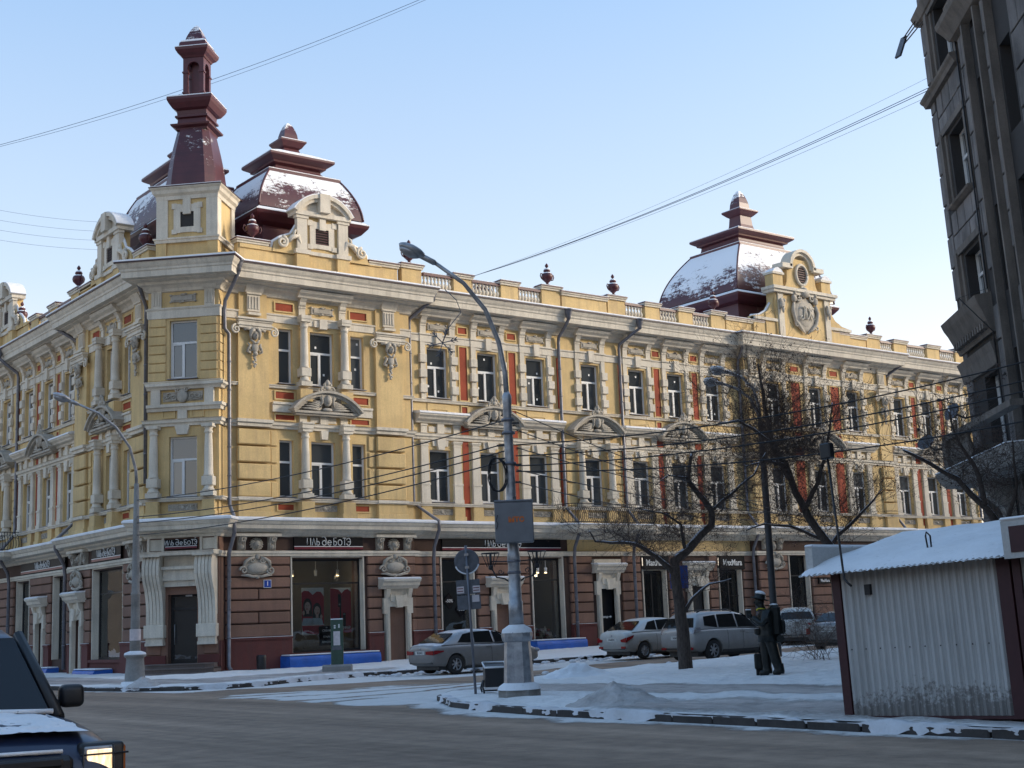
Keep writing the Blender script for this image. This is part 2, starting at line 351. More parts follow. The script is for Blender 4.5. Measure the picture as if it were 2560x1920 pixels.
    def sweep(s, prof, path, mi=0, closed=False, smooth=False, endcaps=True):
        """prof: (out, z) pairs, swept along a plan path; outward lies to the right of the path"""
        n = len(path); P = [Vector((a[0], a[1])) for a in path]; nv = []
        for i in range(n):
            ds = []
            if i > 0 or closed: ds.append((P[i]-P[i-1]).normalized())
            if i < n-1 or closed: ds.append((P[(i+1) % n]-P[i]).normalized())
            ns = [Vector((d.y, -d.x)) for d in ds]
            if len(ns) == 1: nv.append(ns[0])
            else:
                q = ns[0]+ns[1]; q.normalize(); nv.append(q/max(0.3, q.dot(ns[0])))
        v = [(P[i].x+nv[i].x*o, P[i].y+nv[i].y*o, z) for i in range(n) for o, z in prof]; k = len(prof)
        f = [(i*k+j, ((i+1) % n)*k+j, ((i+1) % n)*k+j+1, i*k+j+1) for i in range(n if closed else n-1) for j in range(k-1)]
        s.add(v, f, mi, smooth)
        if not closed and endcaps:
            b = len(s.v)-n*k; s.f.append(tuple(b+j for j in range(k))); s.mi.append(mi); s.sm.append(False)
            s.f.append(tuple(b+(n-1)*k+j for j in range(k-1, -1, -1))); s.mi.append(mi); s.sm.append(False)
        return s
    def merge(s, other, M=None, mi=None):
        k = len(s.v); s.v += [tuple(M @ Vector(v)) for v in other.v] if M is not None else other.v
        for f, a, b in zip(other.f, other.mi, other.sm): s.f.append(tuple(i+k for i in f)); s.mi.append(a if mi is None else mi); s.sm.append(b)
        return s
    def mesh(s, name, mats):
        me = bpy.data.meshes.new(name); me.from_pydata(s.v, [], s.f)
        for mt in ([mats] if isinstance(mats, str) else mats): me.materials.append(MAT[mt])
        me.polygons.foreach_set('material_index', s.mi); me.polygons.foreach_set('use_smooth', s.sm); me.update()
        return me
I4 = Matrix.Identity(4)
def T(x=0, y=0, z=0): return Matrix.Translation((x, y, z))
def RZ(a): return Matrix.Rotation(a, 4, 'Z')
def link(name, data, parent=None, M=None, **props):
    o = bpy.data.objects.new(name, data); COL.objects.link(o)
    if parent is not None: o.parent = parent
    o.matrix_local = M if M is not None else I4
    for k, v in props.items(): o[k] = v
    return o
def thing(name, label, cat, M=None, group=None):
    o = link(name, None, None, M, label=label, category=cat); o.empty_display_size = 0.2
    if group: o['group'] = group
    return o
def part(name, mb, mats, parent=None, M=None, **props):
    me = mb if isinstance(mb, bpy.types.Mesh) else mb.mesh(name, mats)
    return link(name, me, parent, M, **props)
def copy_tree(o, parent=None):
    c = o.copy(); COL.objects.link(c); c.parent = parent
    for ch in list(o.children): copy_tree(ch, c)
    return c
CACHE = {}
def cached(key, fn, mats):
    if key not in CACHE: CACHE[key] = fn().mesh(key, mats)
    return CACHE[key]
def text_mesh(txt, size, mat, extrude=0.008, bold=0.0, align='CENTER', sx=1.0, shear=0.0, space=1.0):
    cu_ = bpy.data.curves.new('txt', 'FONT'); cu_.body = txt; cu_.size = size; cu_.extrude = extrude; cu_.offset = bold; cu_.align_x = align; cu_.align_y = 'CENTER'; cu_.shear = shear; cu_.space_character = space; cu_.resolution_u = 4
    ob = bpy.data.objects.new('txt', cu_); COL.objects.link(ob); bpy.context.view_layer.update()
    me = bpy.data.meshes.new_from_object(ob.evaluated_get(bpy.context.evaluated_depsgraph_get()))
    bpy.data.objects.remove(ob); bpy.data.curves.remove(cu_)
    # stand the letters up: x along, z up, facing -y
    me.transform(Matrix.Scale(sx, 4, (1, 0, 0))); me.transform(Matrix.Rotation(math.pi/2, 4, 'X')); me.materials.clear(); me.materials.append(MAT[mat])
    return me
def road_z(x): return 0.0 if x < 2 else (0.012*(x-2) if x < 32 else 0.36+0.004*(x-32))

# ================================================================ the corner building
BLD = thing('corner_building', 'ornate three storey yellow stucco building with snowy maroon domes and corner spire', 'building')
FR = I4                                                   # right front: x along, -y outward
FL = T(-2.0, 2.25, 0) @ RZ(-math.pi/2)                    # left front, positions run negative
FB = T(-2.9, 1.4, 0) @ RZ(-math.pi/4); BW = 3.083         # canted corner bay
rnd = random.Random(4)
def put(name, key, fn, mats, F, s, o=0.0, z=0.0, parent=None, **pr):
    return link(name, cached(key, fn, mats), parent or BLD, F @ T(s, -o, z), **pr)
def bb(*a, **k): return MB().o(*a, **k)
ZS = dict(w3=12.22, w2=7.30)

# ---- walls with real openings
def wall_mb(s0, s1, z0, z1, holes, o=0.0, depth=0.34, mb=None):
    mb = mb or MB(); xs = sorted({s0, s1, *[h[0] for h in holes], *[h[1] for h in holes]}); zs = sorted({z0, z1, *[h[2] for h in holes], *[h[3] for h in holes]})
    for a, b in zip(xs, xs[1:]):
        for c, d in zip(zs, zs[1:]):
            if b <= s0+1e-6 or a >= s1-1e-6: continue
            mx, mz = (a+b)/2, (c+d)/2
            if any(h[0] < mx < h[1] and h[2] < mz < h[3] for h in holes): continue
            mb.add([(a, -o, c), (b, -o, c), (b, -o, d), (a, -o, d)], [(0, 1, 2, 3)])
    for a, b, c, d in holes:
        y0, y1 = -o, -o+depth
        mb.add([(a,y0,c),(a,y1,c),(a,y1,d),(a,y0,d)], [(0,1,2,3)]); mb.add([(b,y0,c),(b,y1,c),(b,y1,d),(b,y0,d)], [(3,2,1,0)])
        mb.add([(a,y0,c),(b,y0,c),(b,y1,c),(a,y1,c)], [(0,1,2,3)]); mb.add([(a,y0,d),(b,y0,d),(b,y1,d),(a,y1,d)], [(3,2,1,0)])
    for e in (s0, s1): mb.add([(e,-o,z0),(e,1.2,z0),(e,1.2,z1),(e,-o,z1)], [(0,1,2,3)])
    return mb

# ---- windows
def frame_mb(w, h, kind):
    m = MB(); f = 0.075; h2 = h*0.62
    m.o(-w/2, -w/2+f, 0, .07, 0, h); m.o(w/2-f, w/2, 0, .07, 0, h); m.o(-w/2+f, w/2-f, 0, .069, 0, f); m.o(-w/2+f, w/2-f, 0, .069, h-f, h)
    m.o(-w/2+f, w/2-f, 0, .068, h2-.045, h2+.045)
    if kind == 'T':
        c = -0.05; m.o(c-.055, c+.055, 0, .075, f, h2-.045)
        m.o(-w/2+f, c-.055, .01, .06, f, f+.045); m.o(-w/2+f, -w/2+f+.045, .01, .06, f+.045, h2-.045); m.o(-w/2+f+.045, c-.055, .01, .06, h2-.09, h2-.045)
    return m
def window(F, s, o, z, w, h, kind='T', tape=0):
    fr = put('window', 'winframe%s%.2f%.2f' % (kind, w, h), lambda: frame_mb(w, h, kind), 'white_frame', F, s, o-0.24, z)
    h2 = h*0.62; panes = [(-w/2, w/2, h2, h)] + ([(-w/2, -.05, 0, h2), (-.05, w/2, 0, h2)] if kind == 'T' else [(-w/2, w/2, 0, h2)])
    for a, b, c, d in panes:
        g = link('pane', cached('pane%.2f%.2f' % (b-a, d-c), lambda: bb(-(b-a)/2+.05, (b-a)/2-.05, -.012, .018, -(d-c)/2+.04, (d-c)/2-.04), 'glass'), fr, T((a+b)/2, 0, (c+d)/2) @ Matrix.Rotation(rnd.uniform(-.012, .012), 4, 'Z') @ Matrix.Rotation(rnd.uniform(-.006, .006), 4, 'X'))
        if tape and rnd.random() < 0.75:
            tz = rnd.uniform(-.3, .35)*(d-c); tx = rnd.uniform(-.2, .25)*(b-a)
            link('paper_sticker', cached('sticker', lambda: bb(-.045, .045, .019, .023, -.05, .05), 'sign_white'), fr, T((a+b)/2+tx, 0, (c+d)/2+tz))
    put('window_ledge', 'winledge%.2f' % w, lambda: bb(-w/2-.06, w/2+.06, -.26, .14, -.035, 0), 'pipe_grey', F, s, o, z)
    return fr

# ---- ornament
def spiral(mb, c, r0, turns, rad, sgn=1, y=0.0, start=0.0, n=26, seg=5):
    pts = []; rr = []
    for i in range(n):
        t = i/(n-1); a = start+sgn*turns*2*math.pi*t; r = r0*(1-.86*t); pts.append((c[0]+r*math.cos(a), y-.05*t, c[1]+r*math.sin(a))); rr.append(rad*(1-.45*t))
    mb.tube(pts, rr, seg)
def relief_plaque():
    m = MB(); m.o(-.56, .56, 0, .05, -.16, .16, bev=.03); m.o(-.44, .44, .05, .085, -.10, .10, bev=.02)
    for sx in (-1, 1):
        for sz in (-1, 1): m.ball((sx*.53, -.05, sz*.14), (.07, .05, .05), 7, 5)
        spiral(m, (sx*.12, sx*sz*.0+.15*sx), .055, 1.2, .02, sx, -.07, 0)
    m.ball((0, -.07, .15), (.12, .05, .05), 8, 5); m.ball((0, -.07, -.15), (.10, .05, .045), 8, 5)
    return m
def foliage_panel(w=1.25, h=.28):
    m = MB(); m.o(-w/2, w/2, 0, .025, -h/2, h/2); r = random.Random(7)
    n = int(w/.075)
    for i in range(n):
        for k in (-1, 0, 1):
            x = -w/2+.05+(w-.1)*i/(n-1)+r.uniform(-.02, .02)
            m.ball((x, -.03, k*h*.27+r.uniform(-.02, .02)), (.045, .035, .028), 6, 4, rot=Matrix.Rotation(r.uniform(-1.2, 1.2), 3, 'Y'))
    m.ball((0, -.05, 0), (.09, .05, .09), 8, 6)
    return m
def console():
    m = MB(); m.prismx([(0, 0), (-.09, 0), (-.09, .42), (-.16, .50), (-.19, .62), (-.30, .76), (-.30, .80), (0, .80)], -.16, .16)
    m.o(-.18, .18, 0, .12, .36, .42); m.o(-.18, .18, 0, .115, .46, .49)
    return m
def pediment_arc():
    m = MB(); W = 1.78; H = .84; Rr = (W*W+H*H)/(2*H); a0 = math.asin(W/Rr); n = 18
    for rin, rout, o in ((Rr-.10, Rr, .62), (Rr-.22, Rr-.10, .50), (Rr-.30, Rr-.22, .36)):
        q = []
        for i in range(n+1):
            a = -a0+2*a0*i/n; q.append((math.sin(a), math.cos(a)))
        for (x0, c0), (x1, c1) in zip(q, q[1:]):
            m.prism([(x0*rout, c0*rout-Rr+H), (x1*rout, c1*rout-Rr+H), (x1*rin, c1*rin-Rr+H), (x0*rin, c0*rin-Rr+H)], -o, .0)
    m.o(-1.62, 1.62, 0, .42, -.16, -.06); m.o(-1.52, 1.52, 0, .34, -.24, -.16)
    m.prism([(-1.5, -.06)]+[(math.sin(-a0*.86+2*a0*.86*i/12)*(Rr-.3), math.cos(-a0*.86+2*a0*.86*i/12)*(Rr-.3)-Rr+H) for i in range(13)]+[(1.5, -.06)], -.03, 0)
    return m
def pediment_crest():
    m = MB()
    m.ball((0, -.42, .46), (.22, .14, .30), 12, 9); m.ball((0, -.52, .46), (.14, .08, .20), 10, 7)
    m.ball((0, -.40, .02), (.26, .12, .09), 10, 6)
    for sx in (-1, 1):
        spiral(m, (sx*.20, .86), .17, 1.3, .06, -sx, -.44, math.pi/2+sx*.6); spiral(m, (sx*.26, .58), .14, 1.2, .05, sx, -.44, -math.pi/2)
        m.tube([(sx*.34, -.40, .82), (sx*.30, -.46, .60), (sx*.27, -.44, .34), (sx*.36, -.40, .12)], [.05, .07, .06, .03], 6)
        m.tube([(sx*.05, -.44, 1.28), (sx*.16, -.46, 1.12), (sx*.13, -.46, .92)], [.03, .07, .05], 6)
        for k in range(6):                                # leaf fan over the tympanum
            a = R(8+13*k); L = 1.05-.13*k
            x0 = sx*.24; z0 = .0+.05*k
            pts = [(x0+sx*L*t*math.cos(a*(1-.5*t)), -.30-.10*math.sin(t*3.0), z0+L*t*math.sin(a*(1-.45*t))*.62) for t in (0, .3, .6, .85, 1)]
            m.tube(pts, [.05, .06, .055, .035, .012], 5)
            m.ball(pts[-1], (.05, .04, .03), 6, 4)
    m.ball((0, -.46, 1.20), (.11, .10, .16), 9, 7); m.ball((0, -.44, .98), (.17, .12, .14), 9, 6)
    return m
def mascaron():
    """head with curled wig and scarf above a shield and garland, hanging from a voluted capital"""
    m = MB()
    m.ball((0, -.16, -.42), (.135, .15, .20), 12, 10)                      # face
    m.ball((0, -.31, -.43), (.028, .045, .055), 7, 6); m.ball((0, -.285, -.53), (.05, .03, .018), 7, 4)
    for sx in (-1, 1):
        m.ball((sx*.055, -.285, -.385), (.032, .02, .015), 7, 4); m.tube([(sx*.10, -.26, -.345), (sx*.055, -.30, -.335), (sx*.02, -.295, -.35)], .013, 4)
        m.tube([(sx*.05, -.25, -.20), (sx*.17, -.22, -.24), (sx*.22, -.16, -.40), (sx*.19, -.14, -.60)], [.06, .09, .08, .04], 7)
        m.tube([(sx*.2, -.14, -.16), (sx*.36, -.14, -.14), (sx*.46, -.12, -.20), (sx*.52, -.12, -.10)], [.07, .08, .06, .05], 6)
        m.tube([(sx*.18, -.13, -.62), (sx*.10, -.20, -.72), (0, -.22, -.78)], [.05, .06, .05], 6)
        m.tube([(sx*.30, -.08, -.76), (sx*.22, -.14, -.86), (sx*.30, -.12, -1.00), (sx*.36, -.08, -1.12), (sx*.20, -.12, -1.20)], [.03, .07, .06, .05, .04], 6)
        spiral(m, (sx*.26, -1.05), .10, 1.1, .035, sx, -.10, 0)
    for a in range(9):
        t = math.pi*(a+.5)/9; m.ball((.20*math.cos(t), -.17, -.28+.16*math.sin(t)), (.085, .10, .075), 7, 5)
    m.ball((0, -.14, -.94), (.17, .10, .24), 10, 8); m.ball((0, -.16, -1.22), (.12, .09, .10), 8, 6)
    r = random.Random(3)
    for k in range(10): m.ball((r.uniform(-.11, .11)*(1-k/14), -.12, -1.30-.052*k), (.07, .06, .055), 6, 4)
    return m
def capital_mb(w=1.75):
    m = MB(); h = w/2
    m.o(-h, h, 0, .30, .36, .44); m.o(-h+.06, h-.06, 0, .24, .28, .36); m.o(-h+.10, h-.10, 0, .20, .16, .28); m.o(-h+.04, h-.04, 0, .235, .10, .16); m.o(-h+.1, h-.1, 0, .19, 0, .10)
    for sx in (-1, 1): spiral(m, (sx*(h+.02), -.10), .20, 1.6, .055, -sx, -.14, math.pi/2, 34, 6)
    return m
def frieze_block():
    m = MB(); m.o(-.30, .30, 0, .10, 0, .74)
    for k in range(4): m.o(-.24+.14*k, -.24+.14*k+.065, .10, .135, .10, .64)
    m.o(-.36, .36, 0, .16, .74, .82); m.prismx([(0, .82), (-.14, .82), (-.32, 1.12), (-.32, 1.18), (0, 1.18)], -.42, .42)
    m.o(-.30, .30, 0, .20, -.18, -.06); return m
def column_mb(h=3.0):
    """slender shaft on a block and moulded base"""
    k = h/3.0; m = MB()
    m.o(-.27, .27, 0, .46, 0, .20); m.lathe([(.25, .20), (.26, .26), (.20, .31), (.20, .42)], 14, (0, -.23, 0)); m.o(-.24, .24, 0, .44, .42, .80, bev=.02)
    m.lathe([(.215, .80), (.215, .86), (.19, .90), (.185, 1.2), (.175, 1.9*k), (.15, 2.55*k), (.15, 2.60*k), (.185, 2.63*k), (.185, 2.68*k), (.155, 2.72*k), (.16, 2.80*k), (.21, 2.87*k)], 14, (0, -.23, 0))
    m.o(-.235, .235, 0, .46, 2.87*k, h); return m
def pilaster_mb():
    m = MB(); m.o(-.27, .27, 0, .16, 0, .18); m.o(-.235, .235, 0, .13, .18, .84); m.o(-.26, .26, 0, .155, .84, .93)
    m.prism([(-.225, .93), (.225, .93), (.195, 2.66), (-.195, 2.66)], -.11, 0)
    m.o(-.235, .235, 0, .13, 2.66, 2.71); m.o(-.20, .20, 0, .115, 2.71, 2.80); m.o(-.25, .25, 0, .15, 2.80, 2.86); m.o(-.275, .275, 0, .175, 2.86, 2.93); return m
def urn_mb():
    m = MB()
    m.lathe([(.16, 0), (.16, .05), (.075, .10), (.065, .16), (.15, .24), (.27, .36), (.305, .50), (.28, .60), (.24, .64), (.16, .68), (.10, .71), (.17, .76), (.185, .81), (.13, .88), (.05, .92), (.035, .95)], 16)
    m.lathe([(.03, .95), (.095, 1.04), (.085, 1.10), (.01, 1.20)], 10)
    for sx in (-1, 1): m.tube([(sx*.27, 0, .60), (sx*.40, 0, .62), (sx*.44, 0, .50), (sx*.38, 0, .36), (sx*.24, 0, .32)], .028, 6)
    return m
def urn_snow():
    m = MB(); m.lathe([(.255, .635), (.245, .66), (.165, .705), (.14, .71)], 14, caps=False); m.lathe([(.16, .85), (.14, .90), (.05, .945)], 12, caps=False); return m
def baluster_mb():
    return MB().lathe([(.07, 0), (.07, .05), (.045, .08), (.10, .22), (.105, .28), (.05, .42), (.045, .48), (.085, .56), (.06, .62), (.075, .64), (.075, .68)], 8)
def cartouche():
    m = MB(); m.ball((0, -.10, 0), (.46, .14, .22), 14, 8); m.ball((0, -.05, .04), (.62, .07, .34), 14, 8)
    for sx in (-1, 1):
        spiral(m, (sx*.62, -.10), .17, 1.4, .055, sx, -.10, math.pi); spiral(m, (sx*.22, .30), .13, 1.3, .05, -sx, -.12, 0)
        m.tube([(sx*.62, -.08, .02), (sx*.55, -.14, .26), (sx*.36, -.14, .38), (sx*.14, -.16, .44)], [.05, .075, .065, .05], 6)
        m.tube([(sx*.70, -.06, -.30), (sx*.44, -.12, -.30), (sx*.2, -.12, -.36), (0, -.12, -.34)], [.03, .07, .06, .05], 6)
    m.ball((0, -.14, .46), (.12, .10, .12), 8, 6); m.ball((0, -.12, -.38), (.10, .08, .07), 8, 5)
    return m
def lion_mask():
    m = MB(); r = random.Random(5)
    for k in range(16):
        a = 2*math.pi*k/16; m.tube([(.13*math.cos(a), -.10, .13*math.sin(a)), (.27*math.cos(a)+r.uniform(-.03, .03), -.07, .25*math.sin(a)), (.31*math.cos(a+.12), -.03, .28*math.sin(a+.12))], [.05, .05, .015], 5)
    m.ball((0, -.14, 0), (.15, .12, .16), 10, 8); m.ball((0, -.24, -.05), (.07, .06, .05), 8, 6); m.ball((0, -.22, -.12), (.06, .05, .03), 7, 5)
    for sx in (-1, 1): m.ball((sx*.06, -.23, .04), (.03, .02, .02), 6, 4)
    m.tube([(0, -.08, -.2), (0, -.06, -.42)], .035, 6); return m
def bracket_mb():
    m = MB(); m.prismx([(0, 0), (-.10, 0), (-.13, .12), (-.12, .30), (-.22, .42), (-.27, .52), (-.27, .56), (0, .56)], -.17, .17)
    spiral(m, (-.0, .42), .12, 1.3, .045, 1, -.25, 0, 20); m.ball((0, -.13, .14), (.11, .06, .12), 8, 6)
    for sx in (-1, 1): m.tube([(sx*.11, -.13, .03), (sx*.12, -.16, .2), (sx*.10, -.2, .36)], .03, 5)
    return m
def sgn_panel(w, z0, z1, o=.02, bev=.0): return bb(-w/2, w/2, -.03, o, z0, z1)

# ---- one bay of the third floor and one of the second
def win3(F, s, o, apron=True):
    window(F, s, o, 12.22, 1.2, 2.42, 'T', 1)
    def sur():
        m = MB()
        for sx in (-1, 1):
            a, b = sorted((sx*.75, sx*1.0)); m.o(a, b, 0, .07, 12.12, 14.86)
            a, b = sorted((sx*.70, sx*.75)); m.o(a, b, 0, .035, 12.12, 14.80)
        m.o(-1.02, 1.02, 0, .085, 14.86, 15.20); m.o(-1.06, 1.06, 0, .14, 15.20, 15.28); m.o(-.75, .75, 0, .04, 14.74, 14.86); return m
    su = put('window_surround', 'sur3', sur, 'cream', F, s, o)
    link('keystone', cached('key3', lambda: MB().prism([(-.16, 14.74), (.16, 14.74), (.19, 15.33), (-.19, 15.33)], -.20, 0), 'cream'), su, T())
    for sx in (-1, 1):
        for k in range(3): link('quoin_block', cached('quoin', lambda: bb(-.20, .20, 0, .17, -.20, .20, bev=.02), 'cream'), su, T(sx*.90, 0, 12.62+.72*k))
        put('console', 'console', console, 'cream', F, s+sx*.84, o, 15.28)
    put('relief_plaque', 'plaque', relief_plaque, 'stone_relief', F, s, o, 15.62)
    put('bed_mould', 'bedm', lambda: MB().prismx([(0, 16.06), (-.34, 16.06), (-.38, 16.14), (-.52, 16.24), (-.60, 16.36), (0, 16.36)], -1.12, 1.12), 'cream', F, s, o)
    if apron: put('apron_panel', 'apron3', lambda: MB().prism([(-.66, 11.93), (-.66, 11.56), (-.46, 11.56), (-.46, 11.66), (.46, 11.66), (.46, 11.56), (.66, 11.56), (.66, 11.93)], -.035, 0), 'yellow', F, s, o)
def win2(F, s, o, flank='pil', hood='flat', hw=1.42):
    window(F, s, o, 7.30, 1.2, 2.45)
    for sx in (-1, 1):
        if flank == 'pil': put('pilaster', 'pil2', pilaster_mb, 'cream', F, s+sx*.93, o, 7.24)
        put('pedestal', 'ped2', lambda: bb(-.34, .34, 0, .22, 6.28, 6.62).o(-.29, .29, 0, .17, 6.62, 7.09), 'yellow', F, s+sx*(.93 if flank == 'pil' else 1.0), o)
        put('hood_post', 'hpost', lambda: bb(-.17, .17, 0, .10, 10.52, 10.98).o(-.20, .20, 0, .14, 10.86, 10.93), 'cream', F, s+sx*.93, o)
        put('white_tablet', 'tablet', lambda: bb(-.22, .22, 0, .05, 10.58, 10.84, bev=.015), 'cream', F, s+sx*.43, o)
    put('keystone', 'key2', lambda: MB().prism([(-.17, 9.74), (.17, 9.74), (.25, 10.24), (-.25, 10.24)], -.16, 0).prism([(-.42, 9.92), (-.2, 9.92), (-.27, 10.24), (-.46, 10.24)], -.07, 0).prism([(.2, 9.92), (.42, 9.92), (.46, 10.24), (.27, 10.24)], -.07, 0), 'cream', F, s, o)
    put('hood_key', 'hkey', lambda: bb(-.19, .19, 0, .13, 10.50, 10.98), 'cream', F, s, o)
    put('foliage_panel', 'folpan', foliage_panel, 'stone_relief', F, s, o, 6.84)
    if hood == 'flat':
        put('window_hood', 'hood%.2f' % hw, lambda: MB().prismx([(0, 10.98), (-.16, 10.98), (-.20, 11.08), (-.36, 11.14), (-.40, 11.22), (-.50, 11.30), (-.52, 11.37), (0, 11.42)], -hw, hw), 'cream', F, s, o)
        put('hood_snow', 'hsnow%.2f' % hw, lambda: MB().prismx([(0, 11.424), (-.52, 11.375), (-.555, 11.39), (-.54, 11.46), (-.46, 11.50), (0, 11.55)], -hw-.01, hw+.01), 'snow', F, s, o)
    elif hood == 'ped':
        pediment(F, s, o)
def pediment(F, s, o):
    p = put('arched_pediment', 'pedarc', pediment_arc, 'stone_relief', F, s, o, 11.10)
    link('carved_crest', cached('pedcrest', pediment_crest, 'stone_relief'), p, T())
def panel(F, s, o, w, z0, z1, mat='red_panel', name='red_panel'):
    """sunk coloured field inside a raised border"""
    p = put(name, '%s%.2f%.2f%.2f' % (mat, w, z0, z1), lambda: bb(-w/2, w/2, -.02, .012, z0, z1), mat, F, s, o)
    link('panel_border', cached('pb%.2f%.2f%.2f' % (w, z0, z1), lambda: bb(-w/2-.06, -w/2, 0, .05, z0-.06, z1+.06).o(w/2, w/2+.06, 0, .05, z0-.06, z1+.06).o(-w/2, w/2, 0, .049, z1, z1+.06).o(-w/2, w/2, 0, .049, z0-.06, z0), 'yellow'), p, T())
    return p

# ---- plan paths of the fronts (outward on the right-hand side when walking left to right)
RIS1 = (-.34, 9.05); RIS2 = (31.7, 44.6); REND = 54.0
PATH_R = [(RIS1[1], -.4), (RIS1[1], 0), (RIS2[0], 0), (RIS2[0], -.4), (RIS2[1], -.4), (RIS2[1], 0), (REND, 0)]
PATH_ALL = [(-2.0, 48.0), (-2.0, 2.25+9.05), (-2.4, 2.25+9.05), (-2.4, 1.9), (-2.9, 1.4), (-.72, -.78), (-.34, -.4)] + PATH_R
def course(name, prof, mat, path=PATH_ALL): return part(name, MB().sweep(prof, path), mat, BLD)
course('main_cornice', [(0, 15.95), (.08, 15.98), (.12, 16.10), (.22, 16.20), (.34, 16.26), (.36, 16.36), (.60, 16.42), (.62, 16.46), (.86, 16.48), (.87, 16.72), (.91, 16.76), (.92, 16.84), (.98, 16.92), (1.04, 17.04), (1.05, 17.10), (0, 17.22)], 'cream')
course('cornice_flashing', [(0, 17.226), (1.055, 17.106), (1.10, 17.09), (1.10, 17.13), (0, 17.25)], 'maroon_steel')
part('cornice_snow', MB().sweep([(0.05, 17.255), (1.07, 17.135), (1.12, 17.15), (1.10, 17.22), (1.0, 17.25), (0.05, 17.36)], PATH_ALL), 'snow', BLD, kind='stuff')
course('storey_cornice', [(0, 5.60), (.08, 5.60), (.12, 5.70), (.28, 5.78), (.30, 5.86), (.58, 5.91), (.60, 6.06), (.66, 6.10), (.72, 6.20), (.72, 6.23), (0, 6.29)], 'cream')
sn = MB().sweep([(0, 6.292), (.725, 6.232), (.775, 6.24), (.775, 6.31), (.70, 6.37), (.50, 6.40), (0, 6.45)], PATH_ALL)
part('ledge_snow', sn, 'snow', BLD, kind='stuff')
course('lower_band', [(0, 4.79), (.13, 4.79), (.14, 4.88), (.18, 4.90), (.18, 5.00), (0, 5.03)], 'cream')
course('sill_course', [(0, 7.09), (.20, 7.09), (.22, 7.16), (.26, 7.18), (.26, 7.22), (0, 7.24)], 'cream')
course('string_course', [(0, 10.22), (.09, 10.22), (.10, 10.32), (.17, 10.36), (.18, 10.46), (.22, 10.50), (0, 10.53)], 'cream')
course('upper_sill_course', [(0, 11.98), (.10, 11.98), (.12, 12.06), (.15, 12.09), (.15, 12.115), (0, 12.12)], 'cream')
course('architrave', [(0, 14.88), (.045, 14.88), (.05, 15.16), (.09, 15.18), (.10, 15.25), (0, 15.26)], 'cream')
course('attic_base', [(.10, 17.2), (.46, 17.2), (.46, 17.40), (.42, 17.44), (.10, 17.44)], 'yellow')

# ---- upper walls, section by section
def upper_wall(F, s0, s1, o, w3, w2, narrow3=(), narrow2=()):
    holes = [(s-.6, s+.6, 12.22, 14.64) for s in w3]+[(s-.6, s+.6, 7.30, 9.75) for s in w2]+[(s-.34, s+.34, 12.22, 14.64) for s in narrow3]+[(s-.34, s+.34, 7.30, 9.75) for s in narrow2]
    part('upper_wall', wall_mb(s0, s1, 6.0, 17.0, holes, o), 'yellow', BLD, F)
MAINW = [10.9, 13.85, 16.85]; MIDW = [23.75, 26.6, 29.5]; CENW = [34.1, 37.75, 41.2]; ENDW = [46.2, 49.1, 52.1]; ONE = 20.45

